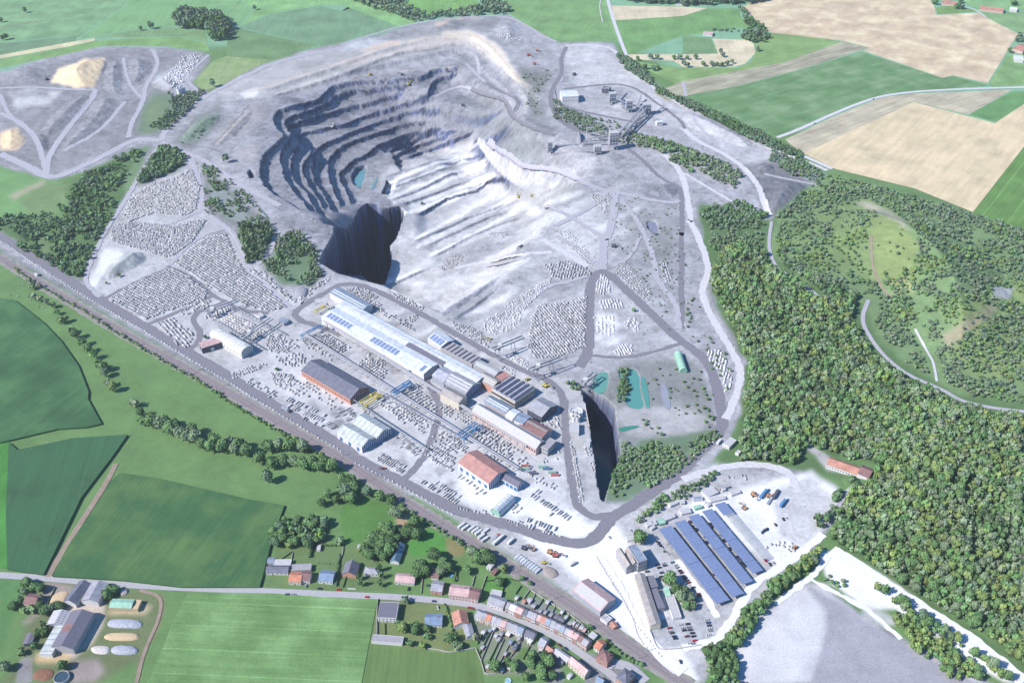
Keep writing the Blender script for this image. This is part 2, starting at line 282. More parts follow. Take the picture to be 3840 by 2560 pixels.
for s, c, fe, a in [   # broad tones
    ('620,800 1290,1080 1330,1200 1380,1200 1340,1260 1150,1200 900,1090 600,900', 'white', 10, .3), ('1050,1080 1340,1190 1330,1240 1180,1190 1060,1150', (250, 248, 252), 8, .9), ('1180,1220 1420,1200 1480,1310 1560,1480 1610,1568 1540,1568 1330,1330', (250, 248, 252), 6, .9),
    ('1340,890 1440,830 1560,800 1620,860 1640,990 1480,1130 1400,1150 1390,1000', 'scrub', 5, .7), ('1400,940 1560,930 1640,960 1600,1000 1440,1000', (206, 200, 206), 5, .8), ('1390,1150 1400,1060 1470,1010 1640,985 1650,1010 1480,1160', 'scrubg', 3, .9),
    ('1360,620 1440,640 1560,770 1560,830 1400,830 1340,820 1355,700', 'dust', 5, .7), ('1365,720 1420,720 1420,790 1370,790', 'white', 3, .8),
    ('880,390 1100,320 1200,400 1330,520 1380,620 1180,640 1050,700 900,650 930,500 870,430', (212, 210, 220), 5, .95), ('1020,720 1240,600 1300,640 1250,780 1150,800', (196, 195, 206), 5, .8), ('920,650 1150,620 1020,720', (222, 220, 230), 4, .9),
    ('1100,540 1260,560 1340,590 1200,600 1040,620 1010,600', 'slate', 8, .45), ('600,230 1100,130 1150,230 1100,310 880,380 820,430 930,480 740,560 640,500 580,380', 'slate', 8, .75),
    ('850,470 700,540 640,480 800,430 930,470', (172, 172, 196), 6, .8), ('820,385 850,370 850,440 815,430', (150, 170, 180), 3, .5),
    ('1100,240 1180,300 1250,390 1180,380 1120,330 1060,270', (160, 167, 180), 6, .9), ('1150,300 1230,350 1240,390 1170,370', (156, 168, 178), 8, .7),
    ('0,170 240,110 380,110 480,130 440,200 300,330 120,400 0,370', (160, 157, 168), 6, .8), ('20,215 60,200 130,215 120,240 40,250', 'white', 4, .55), ('240,230 330,150 350,190 260,280', (176, 172, 198), 6, .6), ('450,125 360,180 400,210 440,160', (200, 202, 218), 4, .6),
    ('90,330 130,300 160,320 110,380', 'deep', 6, .25), ('150,210 270,270 200,330 140,300', (164, 162, 190), 8, .5), ('265,145 340,130 350,180 300,200', (166, 162, 186), 7, .6),
    ('1290,110 1370,100 1440,150 1510,200 1440,200 1330,200 1300,150', (212, 210, 224), 5, .9), ('1310,230 1480,230 1560,290 1440,290 1320,260', (196, 194, 212), 6, .8), ('1420,185 1500,200 1750,330 1840,390 1740,420 1640,330 1520,280', (212, 208, 222), 6, .8),
    ('1745,440 1700,380 1780,370 1880,425 1780,495', (136, 139, 156), 4, .95), ('1740,430 1800,400 1860,420 1790,490 1755,490', (130, 133, 152), 5, .9), ('1500,420 1570,430 1560,470 1480,460 1480,430', 'slate', 4, .8),
    ('1420,450 1560,470 1570,640 1540,760 1440,640 1400,560', (180, 182, 196), 8, .7), ('1430,480 1550,520 1540,620 1470,580', 'scrub', 9, .5), ('1100,430 1200,400 1300,430 1400,500 1390,600 1330,590 1240,500', (224, 222, 232), 6, .6)]:
    paint('P', s, c, fe, a)
# bands of soil around the rim of the pit
paint('t00', '@t00 1430,660 1700,520 1900,430 2352,320 @t10 300,290 700,215 870,205 1000,260 1150,400 1230,520 1330,600 1250,620 1150,540 1050,420 900,330 700,330 300,420 0,500 @t00 2100,620 1800,680', (206, 200, 204), 5, .9)
paint('t10', '0,430 400,330 700,235 880,225 980,290 1100,430 1200,560 1330,600 1200,540 1130,480 1000,400 880,320 600,330 200,440 0,470', (214, 204, 198), 4, .8)
paint('t10', '700,215 870,200 960,235 1100,330 1180,450 1260,545 1200,560 1100,440 980,320 870,250 700,240', (248, 234, 218), 3, .95)
paint('t10', '100,350 300,285 420,275 410,300 250,330 140,355', (240, 214, 188), 3, .95); paint('t10', '0,340 60,270 200,262 280,290 180,330 0,370', (204, 210, 226), 3, .9); paint('t10', '620,160 740,140 760,155 640,180', (232, 208, 188), 2, .9)
paint('t10', '250,250 600,180 800,120 1160,120 1000,220 860,200 600,240 380,270', 'scrub', 7, .55); paint('t00', '2000,440 2352,380 @t10 200,330 0,400 @t00 2100,480', 'scrub', 6, .5)
paint('t10', '1230,470 1430,490 1440,560 1350,650 1420,800 1300,820 1280,620 1200,520', 'scrub', 5, .85); paint('t10', '1000,180 1200,140 1300,300 1200,420 1100,300', (184, 188, 208), 8, .6)
paint('t00', '340,570 400,480 590,405 725,405 650,605 520,605', (252, 226, 188), 2, 1); paint('t00', '0,910 120,885 190,960 100,1035 0,1035', (246, 218, 182), 3, 1); paint('t00', '1660,640 1770,600 1765,680 1680,690', 'white', 2, .8)
paint('t00', '80,640 240,615 380,640 300,680 100,670', 'dark', 4, .6); paint('t00', '330,620 450,620 380,670', (226, 224, 232), 3, .8); paint('t00', '70,700 300,670 330,700 100,745', (222, 222, 232), 4, .8); paint('t00', '280,900 400,925 330,1050 290,1000', (140, 134, 160), 4, .7)
paint('t00', '740,430 840,400 860,640 720,600', (166, 166, 188), 4, .8); paint('t00', '1020,560 1400,380 1290,600 1230,640 1100,600', (196, 200, 218), 4, .7)
for s, c, fe, a in [('920,930 1000,700 1070,640 1160,640 1250,740 1180,860 1080,940', 'scrubg', 4, .9), ('1000,720 1120,660 1150,860 1000,920', 'olive', 7, .6), ('1180,980 1300,880 1500,700 1500,640 1550,760 1500,800 1480,850 1350,1010 1240,1000', 'scrub', 5, .8),
    ('1360,810 1540,780 1500,860 1300,990 1230,960', 'scrubg', 7, .7), ('1430,1010 1700,730 1760,700 1850,760 1800,820 1480,1020', (188, 172, 170), 5, .6), ('1400,1100 1500,1210 1620,1330 1700,1420 1900,1560 1700,1600 1450,1480 1400,1300', 'scrub', 5, .9), ('1640,1030 1790,980 1760,1120 1660,1110', (200, 188, 192), 4, .8),
    ('0,1140 240,1240 450,1360 380,1440 170,1567 0,1567', (124, 166, 108), 3, 1), ('120,1390 300,1250 480,1280 460,1380 380,1480 250,1500', 'olive', 6, .7), ('60,1350 290,1240 310,1260 100,1380', (190, 176, 158), 3, .8),
    ('480,1250 900,1020 1060,1000 1000,1090 900,1250 750,1567 400,1567 480,1400', 'forest', 4, 1), ('850,1230 1000,1010 1030,1020 930,1240 860,1400', (124, 150, 112), 3, 1), ('1100,1010 1290,1100 1200,1190 960,1280 940,1270 1060,1080', 'forest', 3, 1)]: paint('t00', s, c, fe, a)
for s, c, fe, a in [('0,60 150,150 400,340 560,370 590,230 750,0 0,-60', 'forest', 4, 1), ('240,80 330,50 350,180 280,170', 'olive', 5, .8), ('600,380 720,150 800,140 860,200 700,340 650,440', (240, 240, 238), 3, 1), ('860,180 1010,190 1000,240 700,380 740,280', (180, 190, 196), 3, .9),
    ('1640,0 1900,0 1880,120 1700,270 1650,120', 'forest', 4, .9), ('1880,180 2000,40 2200,150 2180,250 2240,320 2140,410 1950,400 1800,260', 'scrubg', 4, 1), ('1450,20 1560,40 1610,180 1540,130', 'scrub', 4, .7), ('2020,420 2130,420 2080,490 2030,480', (164, 162, 190), 3, .9),
    ('0,140 300,330 600,500 900,700 1250,880 1700,1150 2352,1500 2352,1540 1700,1190 1200,920 880,730 560,530 200,300 0,180', 'scrub', 3, .6)]: paint('t01', s, c, fe, a)
for s, c, fe, a in [('1600,460 1640,700 1720,830 1700,980 1650,1060 1840,1080 1960,1110 1920,1240 1930,1300 2352,1580 2420,1580 2420,520 2000,420 1900,395 1820,470 1760,510', 'forest', 4, 1), ('1900,395 2000,420 2200,480 2420,540 2420,930 2200,905 2080,835 2020,780 1985,700 1850,640 1760,580 1790,480', (132, 160, 112), 5, .9), ('2200,700 2352,640 2420,800 2300,880 2180,820', (150, 170, 108), 10, .8), ('1880,470 1990,455 2110,560 2095,640 2010,655 1880,600 1800,560', 'meadow', 7, .7), ('2000,500 2060,490 2110,570 2080,640 2010,640', (150, 166, 108), 5, .8),
    ('1965,465 2000,462 2060,495 2100,530 2060,510', (205, 196, 180), 3, .8), ('2160,770 2290,690 2280,720 2180,800', (178, 166, 142), 4, .8), ('2040,640 2110,640 2100,670 2050,670', (190, 190, 130), 5, .6), ('2280,660 2330,660 2320,690 2280,680', (205, 205, 212), 2, .8), ('1840,1010 1890,1040 1960,1090 1900,1080', (212, 205, 212), 3, .9),
    ('1640,1568 1680,1500 1740,1440 1840,1340 1900,1340 1920,1370 2040,1460 2260,1568', (214, 210, 226), 3, 1), ('1860,1345 1920,1380 2040,1450 2330,1600 1850,1600 1895,1460 1900,1400 1850,1350', (184, 180, 206), 4, 1), ('1700,1430 1840,1345 1860,1360 1890,1420 1880,1490 1820,1568 1680,1568', (224, 220, 236), 5, .9),
    ('1880,1260 1930,1270 1990,1300 2100,1370 2190,1440 2352,1568 2300,1568 2060,1400 1990,1400 1950,1370 1900,1330', (252, 250, 252), 3, 1), ('1990,1380 2070,1430 2020,1440 1980,1420', (225, 222, 230), 4, .7), ('2130,1420 2180,1450 2170,1470 2120,1440', (192, 206, 222), 3, .8),
    ('1480,1480 1505,1430 1560,1400 1600,1400 1640,1430 1640,1460 1570,1485 1510,1490', (190, 194, 210), 2, 1), ('1480,1240 1560,1330 1600,1440 1560,1440 1490,1340 1470,1270', (205, 205, 218), 3, .9), ('1520,1130 1750,1310 1660,1410 1500,1220', (196, 194, 208), 3, .9), ('1560,1160 1860,1080 1940,1130 1860,1260 1790,1300', (244, 242, 248), 4, .9), ('1780,1130 1860,1090 1920,1150 1850,1260 1790,1230', (206, 204, 218), 4, .8)]: paint('P', s, c, fe, a)
# village and farm
for fr, s, c, fe, a in [('t02', '0,850 200,850 150,1000 80,1140 0,1400', (98, 142, 88), 3, 1), ('t02', '300,850 700,900 860,930 1130,970 1080,1150 950,1400 700,1567 0,1567 150,1400 170,1200 250,1100 300,950', (118, 128, 92), 4, .9), ('t02', '560,960 740,1010 720,1130 640,1300 520,1400 250,1400 420,1330 450,1050', (226, 208, 196), 4, .9), ('t02', '320,870 520,900 440,1010 310,1040 200,1170 140,1160 260,1060 300,950', (172, 156, 152), 4, .9),
    ('t02', '740,1080 940,1010 1050,1040 1000,1100 750,1110', (206, 188, 158), 4, .8), ('t02', '500,1430 680,1400 720,1500 640,1567 480,1567', (176, 160, 160), 5, .9), ('t02', '160,1400 240,1400 200,1567 100,1567', (176, 168, 176), 3, .9), ('t02', '860,930 1130,975 1090,1150 950,1400 920,1567 940,1567 970,1400 1110,1160 1140,960', (150, 128, 108), 2, .7), ('t02', '250,1370 500,1330 480,1420 260,1440', (224, 196, 152), 4, .8),
    ('K', '90,790 240,330 700,290 1180,290 1480,560 1480,800', (112, 132, 88), 3, .7), ('K', '1490,560 1640,260 2300,260 2352,500 2352,800 1480,800', (104, 138, 82), 4, .8), ('K', '1240,1380 1340,880 2352,960 2352,1480 1700,1460', (126, 138, 92), 3, .9), ('K', '1670,280 1900,110 2100,200 2110,420 1720,420', (88, 150, 70), 3, .9), ('K', '2100,200 2300,300 2300,420 2100,430', (160, 140, 100), 3, .7),
    ('L', '520,400 1100,560 1290,820 1250,900 1130,1100 640,1080 600,900', (150, 150, 140), 3, .7), ('L', '640,930 780,770 780,780 700,960 620,960', (98, 150, 74), 2, .8), ('L', '970,900 1060,770 1150,770 1080,940', (104, 138, 76), 2, .9), ('L', '900,300 1200,230 1500,440 1800,640 1700,650 1200,420', (150, 148, 156), 3, .8), ('L', '640,20 900,20 830,200 640,160', (92, 146, 70), 2, .9),
    ('L', '560,840 -200,800 -400,1000 0,1300 640,1300 600,1000', (110, 136, 80), 3, .9), ('L', '1280,850 1440,900 1540,1150 1360,1200', (150, 144, 152), 3, .8), ('L', '1720,830 2352,960 2400,1300 1750,1300', (160, 160, 170), 2, .9), ('L', '2000,750 2352,1000 2352,1040 2200,930 2000,800', (96, 126, 84), 3, .7)]: paint(fr, s, c, fe, a)
paint('t12', '0,290 150,300 350,350 370,480 280,580 0,600', (96, 140, 74), 3, 1); paint('t12', '380,440 470,400 460,470 400,520', (186, 156, 132), 2, .9)
# pit 2 and its lakeside
paint('t11', '1690,1150 1850,1230 1920,1567 1740,1567 1700,1300', (120, 130, 140), 3, .6)
# dark bench faces and streaks are added from the real slope below; tracks, wear, and grey lines painting the shaded step faces:
for fr, s, wpx, c, fe, a in [('P', '900,460 1100,370 1200,330', 3, 'rock', 1, .6), ('V', '1200,600 1500,470 1700,370 1900,300', 4, (204, 202, 220), 2, .8), ('V', '1190,540 1500,370 1900,200', 6, (170, 170, 198), 1, .9), ('V', '1160,830 1450,680 1800,520 2150,320', 7, (178, 178, 204), 1, .8), ('V', '1330,860 1700,690 1900,570 2200,400', 5, (180, 180, 204), 1, .8), ('V', '1340,970 1600,850 1900,690 2050,600 2300,500', 8, (196, 192, 212), 1, .8),
    ('V', '905,165 1240,65 1600,-60', 6, (190, 190, 214), 1, .8), ('V', '905,270 1250,120 1650,-20', 7, (184, 184, 208), 1, .8), ('V', '890,340 1500,85 1860,-10', 7, (184, 184, 208), 1, .8), ('V', '950,400 1600,130 1900,20', 8, (192, 190, 212), 1, .8), ('V', '1030,450 1300,360 1640,230 1950,100', 7, (186, 186, 210), 1, .8),
    ('V', '900,220 1300,30 1700,-90', 6, (206, 204, 222), 1, .8), ('V', '1465,1500 1700,1360 2080,1090', 10, (150, 150, 180), 1, .9), ('V', '1560,1568 1750,1440 2000,1260', 7, (150, 152, 180), 1, .8), ('V', '930,1230 1250,1080', 5, (160, 162, 186), 1, .8), ('V', '1440,1060 1640,960 1650,930 1590,940 1480,1000', 9, (182, 176, 196), 1, .9)]: paths(fr, s, wpx, c, fe, a)
paint('W', '560,900 700,980 1100,1000 1350,1050 1250,1250 900,1300 600,1150 420,960', (176, 176, 186), 6, .85)
paint('W', '300,150 640,330 900,420 1000,540 860,780 640,740 400,600 300,480 150,250', (154, 159, 172), 6, .7)
for st in ('940,225 1250,85 1600,-30', '930,300 1300,140 1700,-20', '950,365 1500,145 1850,30', '990,415 1600,165 1880,60', '1060,480 1300,400 1640,265 1950,150', '1090,520 1350,430 1700,300', '1230,500 1500,420 1700,330', '1200,760 1450,630 1700,500 1900,400', '1220,840 1500,700 1800,560 2100,400', '1360,930 1650,790 1900,650 2150,520', '1300,800 1600,660', '940,1200 1150,1110 1240,1075'):
    paths('V', st, 13, (252, 250, 252), 2, .95)
for st, wp, cc in (('@t00 1700,640 2000,545 2352,440 @t10 200,360 500,270 860,228 990,280 1110,410 1210,535 1320,600', 5, (226, 208, 190)), ('@t00 1800,690 2352,530 @t10 300,400 600,335 860,300 950,340 1040,440 1130,560', 4, (176, 168, 176)), ('@t00 1900,640 2352,500 @t10 300,385 600,315 870,275 970,320 1080,430 1180,555', 5, (222, 212, 206)), ('@t10 0,490 400,360 700,330 880,320', 3, (170, 166, 184)), ('@t10 0,560 100,520 400,500 700,460 830,450', 4, (220, 200, 190)), ('@t10 0,620 300,560 600,570 850,470', 3, (214, 198, 196)), ('@t00 1450,1000 1600,860 1720,720', 5, (150, 132, 136)), ('@t10 640,180 780,130 1000,120', 4, (220, 200, 182)), ('@t10 1270,790 1260,700 1290,620', 4, (216, 208, 210)), ('@t00 1200,970 1330,1000 1480,1030 1640,1110', 4, (150, 150, 160))):
    paths('P', st, wp, cc, 1, .8)
for st, wp in (('@t01 0,60 380,300 700,505 1000,680 1280,850 1600,1040 1950,1260 2352,1500 @t12 100,30 420,185 800,385 1080,460 1350,545 1500,595 1640,610 1800,510 1960,370 2352,120', 40), ('@t12 1600,270 1560,0 @t11 1545,1400 1500,1110 1240,980 900,800 560,600 300,460 0,385', 34), ('@t21 90,1560 280,1360 235,1100 130,880 0,790 @t11 2100,560 1900,370 1800,310 1705,600 1640,960', 34)):
    paths('P', st, wp, (190, 186, 198), 4, .4)
for k in range(120):
    cx, cy = random.uniform(700, 1330), random.uniform(740, 1230); p = np.array([(cx + random.uniform(8, 30) * math.cos(t), cy + random.uniform(5, 16) * math.sin(t)) for t in np.linspace(0, 6.28, 8)[:-1]]) / .6125
    if inside(g('P', '420,800 640,700 780,660 1150,850 1320,950 1340,1200 1290,1230 1000,1130 700,980'), *p.mean(0)): paint('P', '', random.choice([(170, 168, 180), (216, 208, 200), (150, 148, 160), (236, 234, 240)]), 2, random.uniform(.3, .6), pts=p)
random.seed(5)
for k in range(170):                             # random dusty wear and damp patches of the quarry floor
    cx, cy = random.uniform(900, 1450), random.uniform(420, 800); rr = random.uniform(6, 26); ax = random.uniform(1.5, 4)
    p = np.array([(cx + rr * ax * math.cos(t) * math.cos(-.45) - rr * .35 * math.sin(t) * math.sin(-.45), cy + rr * ax * math.cos(t) * math.sin(-.45) + rr * .35 * math.sin(t) * math.cos(-.45)) for t in np.linspace(0, 6.28, 10)[:-1]]) / .6125
    paint('P', '', random.choice([(228, 226, 236), (176, 176, 200), (196, 194, 212), (244, 242, 248)]), 2, random.uniform(.2, .5), pts=p)
_L = GR.mean(-1, keepdims=True); _S = (GR.max(-1, keepdims=True) - GR.min(-1, keepdims=True)) / np.maximum(GR.max(-1, keepdims=True), 1e-3); _r = (GR[..., 2:3] >= GR[..., 1:2] * .99) & (_S < .5)
GR = np.where(_r, _L * np.clip(.82 + (_L - .45) * .5, .82, 1.04) + (GR - _L) * .36, GR)
def gr_at(x, y, z):
    px, py = proj(x, y, z); fx = np.clip(px / 2 + 60, 0, RW - 1.01); fy = np.clip(py / 2 + 40, 0, RH - 1.01); i = fy.astype(int); j = fx.astype(int); a = (fy - i)[..., None]; b = (fx - j)[..., None]
    return (GR[i, j] * (1 - b) + GR[i, j + 1] * b) * (1 - a) + (GR[i + 1, j] * (1 - b) + GR[i + 1, j + 1] * b) * a
# ------------------------------------------------------------------ the ground: one sheet to the horizon, finer towards the camera
rows = np.concatenate([[-1505, -1400, -1200, -900, -550, -300], np.arange(-120, 330, 2.6), np.arange(330, 1010, 1.3), np.arange(1010, 2720, 2.6), [2850, 3200, 4200, 5200]])[::-1]
cols = np.concatenate([[-9000, -4000, -1800, -900], np.arange(-300, 4140, 3.2), [4700, 5600, 8000, 13000]])
PYg, PXg = np.meshgrid(rows, cols, indexing='ij'); q = at(np.stack([PXg, PYg], -1)); VX, VY = np.clip(q[..., 0], -29000, 29000), np.clip(q[..., 1], None, 28500); VZ = hgt(VX, VY)
edge = (VX < GX0 + 4) | (VX > gx[-1] - 4) | (VY < GY0 + 4) | (VY > gy[-1] - 4); VZ = np.where(edge, 0, VZ)
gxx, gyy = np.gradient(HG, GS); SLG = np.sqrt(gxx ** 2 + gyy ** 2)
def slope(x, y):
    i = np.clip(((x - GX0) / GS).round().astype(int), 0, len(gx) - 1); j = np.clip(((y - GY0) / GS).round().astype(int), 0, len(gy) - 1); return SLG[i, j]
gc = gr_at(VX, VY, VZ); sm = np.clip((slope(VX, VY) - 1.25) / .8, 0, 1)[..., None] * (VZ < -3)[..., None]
streak = noise(VX + VY * .3, VY * .6, 2.6, 61) * .5 + noise(VX, VY, 9, 62) * .5  # navy to light streaks paint the broken lighting of rugged rock faces
pit_shade = inside(BPW, VX, VY)[..., None]; bnd = (.72 + .5 * (np.mod(VZ + 1.5 * noise(VX, VY, 30, 81), 7) < 4.2))[..., None]; wallc = np.where(pit_shade, bnd * lin((62, 80, 132)), lin((98, 110, 148))) * (.14 + 1.35 * np.clip(streak[..., None], 0, 1) ** 1.3); deep = np.clip((VZ + 60) / -60, 0, 1)  # rock face colour; black pit darker and bluer, its shade painted in
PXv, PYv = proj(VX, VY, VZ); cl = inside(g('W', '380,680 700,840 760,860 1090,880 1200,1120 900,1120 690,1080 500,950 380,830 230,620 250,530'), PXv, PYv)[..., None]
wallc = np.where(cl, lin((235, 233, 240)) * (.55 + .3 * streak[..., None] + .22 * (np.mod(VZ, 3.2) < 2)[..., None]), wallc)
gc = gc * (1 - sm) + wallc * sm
rk = np.clip((gc[..., 2] - gc[..., 1]) * 12 + .3, 0, 1)             # rocky ground gets rubble relief and mottling
rdg = 1 - np.abs(noise(VX * .8 + VY * .5, VY * .8, 12, 71) * 2 - 1); mt = 1 + rk * np.clip(1.9 - 1.5 * gc.mean(-1), .45, 1.4) * ((rdg > .93) * .16 - (noise(VX, VY, 4.5, 72) > .86) * .28 + (noise(VX, VY, 3, 63) - .5) * .3 + (noise(VX, VY, 9, 69) - .5) * .3 + (noise(VX + VY * .4, VY, 22, 64) - .5) * .28 + (noise(VX, VY, 70, 65) - .5) * .16) + (1 - rk) * ((noise(VX, VY, 30, 66) - .5) * .16 + (noise(VX, VY, 5, 67) - .5) * .10)
BAS = inside(g('P', '1640,1600 1680,1500 1740,1440 1840,1340 1900,1340 1920,1370 2040,1460 2300,1600'), PXv, PYv); mt = np.where(BAS, 1 + (mt - 1) * .22, mt); gc = np.minimum(gc * mt[..., None] / KA, .84)
VZ = VZ + np.where(edge, 0, (noise(VX, VY, 3.5, 68) - .5) * 1.1 * np.clip(slope(VX, VY) * .6, 0, 1))
nr, nc = VX.shape; I = np.arange(nr * nc).reshape(nr, nc); fq = np.stack([I[:-1, :-1], I[:-1, 1:], I[1:, 1:], I[1:, :-1]], -1).reshape(-1, 4)
M_ground = attr_mat('ground_cover', .2, .6, .95, .1, .05)
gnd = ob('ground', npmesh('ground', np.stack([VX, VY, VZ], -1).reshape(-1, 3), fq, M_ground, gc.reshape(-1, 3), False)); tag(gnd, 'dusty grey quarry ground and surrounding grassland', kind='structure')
del fq, gc, mt, streak, sm, wallc
# ------------------------------------------------------------------ roads, tracks, railway
RIB = [0]
def wpts(fr, s, n=2): return ground(smooth(g(fr, s), n))
def resample(P, d):
    seg = np.sqrt(((P[1:, :2] - P[:-1, :2]) ** 2).sum(1)); L = np.concatenate([[0], np.cumsum(seg)]); t = np.linspace(0, L[-1], max(2, int(L[-1] / d) + 1)); return np.stack([np.interp(t, L, P[:, k]) for k in (0, 1)], -1), t
def offset(Q, o):
    d = np.gradient(Q, axis=0); d /= np.maximum(np.hypot(d[:, 0], d[:, 1])[:, None], 1e-6); return Q + np.stack([-d[:, 1], d[:, 0]], -1) * (o[:, None] if np.ndim(o) else o)
def strip(name, fr, s, wd, m, label=None, lift=.1, rag=1.3, off=0.0, P=None, kind='structure', parent=None, flat=False, own=False):
    P = wpts(fr, s) if P is None else P; Q, t = resample(P, 3.0); RIB[0] += 1
    rows_ = []
    for k, a in enumerate((-1, -.5, 0, .5, 1)):
        r = rag * (noise(Q[:, 0], Q[:, 1], 5, 70 + k) - .5) * 2 * (abs(a) == 1); A = offset(Q, off + a * wd / 2 + r * np.sign(a))
        z = np.maximum(hgt(A[:, 0], A[:, 1]), hgt(Q[:, 0], Q[:, 1]) - .3); rows_.append(np.column_stack([A, z + lift + (0 if flat else .012 * (RIB[0] % 40))]))
    V = np.stack(rows_, 1); n = len(Q); I = np.arange(n * 5).reshape(n, 5); F = np.stack([I[:-1, 1:], I[1:, 1:], I[1:, :-1], I[:-1, :-1]], -1).reshape(-1, 4)[:, ::-1]
    V2 = V.reshape(-1, 3); a, b, c = V2[F[0, 0]], V2[F[0, 1]], V2[F[0, 2]]
    if np.cross(b - a, c - a)[2] < 0: F = F[:, ::-1]
    o = ob(name, npmesh(name, V2, F, m), parent)
    if kind: tag(o, label, kind=kind)
    return o
M_haul = mat('haul_road', (140, 137, 148), .9, .16, .5); M_track = mat('dusty_track', (222, 219, 226), .95, .14, .4); M_trackg = mat('grey_track', (192, 189, 200), .95, .16, .4)
M_lane = mat('lane_asphalt', (188, 186, 192), .9, .06, .3); M_white = mat('chalk_road', (248, 246, 250), .95, .05, .2); M_dirt = mat('dirt_track', (166, 148, 134), .95, .15, .2)
M_ballast = mat('ballast', (160, 148, 152), .95, .12, .6); M_verge = mat('verge_soil', (160, 158, 150), .95, .25, .15)
MAIN = '@t01 -300,-130 0,60 380,300 700,505 1000,680 1280,850 1600,1040 1950,1260 2352,1500 @t12 100,30 420,185 800,385 1080,460 1350,545 1500,595 1640,610 1720,590 1800,510 1860,430 1960,370 2050,310 2352,120 @t21 90,1560 220,1450 280,1360 265,1250 235,1100 200,980 130,880 0,790 @t11 2270,720 2100,560 1900,370 1830,310 1770,310 1715,380 1705,600 1710,850 1640,960'
strip('haul_road', 't01', MAIN, 12.5, M_haul, 'wide grey haul road running along the railway and round the flooded pit')
for s, wd in [('@t12 1900,400 1800,425 1720,420 1640,370 1600,270 1560,0 @t11 1545,1400 1540,1200 1500,1110 1420,1050 1240,980 900,800 560,600 300,460 140,395 0,385 @t01 2270,430 2150,500 2050,560 2030,600 2060,640 2200,680 2352,740', 8.5),
    ('@t01 700,500 920,380 1160,285', 6), ('@t01 1150,265 1300,330 1430,430 1480,480 1560,510 1660,575 1850,590', 6), ('@t01 1010,670 1280,560 1460,470', 6), ('@t01 1290,850 1370,790 1385,720 1330,650 1330,610 1400,560 1560,515', 7),
    ('@t11 1715,880 1950,900 2150,860 2352,790', 5), ('@t11 480,960 600,1060 690,1250 640,1400 580,1567 @t12 530,60 430,170', 7), ('@W 300,20 450,110 600,160 640,220 620,290 580,330', 9),
    ('@W 170,95 300,150 480,190 530,240 560,340 620,400 760,470 900,510 1000,545', 8), ('@W 1690,660 1800,740 1900,830 2000,940 2120,1010 2230,1060 2240,1300 2240,1568 @t11 2340,0 2345,700', 7), ('@W 1060,400 1200,460 1330,520 1500,600', 7),
    ('@P 1300,108 1288,135 1292,170 1275,190 1262,222 1272,262 1300,290 1345,305', 8), ('@W 1030,200 1060,250 1300,320 1600,380 1800,420', 6), ('@W 1080,90 1500,40 1700,50 1850,120 1950,200 2100,300 2230,400 2270,480', 6)]:
    strip('haul_road', 'P', s, wd, M_haul, 'narrower grey haul road winding between the yards and the quarry floor')
for s, wd in [('@t00 2352,330 1900,425 1700,520 1500,620 1430,660 1250,780 1150,880 1110,970', 10), ('@t10 0,320 200,240 500,160 850,115 1150,110 1300,190 1400,260 1480,290', 6), ('@t00 1430,660 1340,610 1290,560 1300,510 1360,450 1440,380', 6), ('@t00 1110,970 950,955 850,1000 650,1110 420,1215 330,1225 200,1150 0,1060', 13),
    ('@t00 885,950 900,860 990,700 1000,600 1060,510 1095,430 1050,340', 8), ('@t00 990,690 900,600 870,520 850,400', 6), ('@t00 320,1200 330,1080 470,880 640,680 660,620', 10), ('@t00 320,1180 260,960 150,850 0,780', 9), ('@t00 0,610 250,600 480,620 660,620', 8),
    ('@t00 1110,980 1300,1060 1420,1110 1560,1210 1700,1300 1930,1420', 9), ('@t00 1095,1000 950,1230 830,1440 740,1567 @t01 650,180 590,330 600,400 690,480', 6), ('@t00 1310,1080 1390,1300 1390,1440 1480,1520 1560,1567 @t01 1620,60 1700,270 1850,420 2020,570', 8), ('@t00 1390,1450 1130,1560 @t01 950,90', 6), ('@t01 1560,5 1400,50 1280,140 1160,265', 6), ('@t01 1890,60 1880,160 1770,260', 6),
    ('@W 330,620 420,690 560,760 640,840 760,870 980,885 1150,950 1300,1020 1500,1090 1700,1120 1900,1170 2150,1210 2215,1180', 9), ('@W 1585,1100 1580,1250 1540,1450 1500,1568 @t11 1810,60 1800,290', 11), ('@W 1650,1180 1700,1250 1820,1400 1900,1568 @t11 2150,200 2180,380 2310,520 2330,700', 7), ('@t11 1790,290 1700,200 1600,130 1480,60', 7), ('@t11 1000,270 1150,250 1320,180', 6), ('@t11 1240,560 1300,500 1420,400 1560,380 1700,330', 6), ('@W 1500,1100 1420,1200 1200,1330 1000,1430', 7), ('@W 900,1240 1100,1310 1300,1440 1500,1560', 8), ('@t11 1870,270 2000,200 2060,60', 5), ('@t11 2100,760 2200,740 2300,720', 5), ('@t20 0,560 60,820 250,1000', 6), ('@t20 330,1010 470,1020 560,1060', 5), ('@t20 560,1200 700,1230 930,1275', 5), ('@t10 900,330 940,420 950,520', 6), ('@t10 860,440 980,560 1100,640 1200,700', 7), ('@t10 1540,330 1530,450 1510,560', 7), ('@t00 440,1040 700,900 860,700', 7), ('@t00 0,650 60,800 200,900', 7), ('@U 1900,430 2100,330 2240,340 2260,390', 6)]:
    strip('track', 'P', s, wd, M_trackg, 'pale grey dusty quarry track')
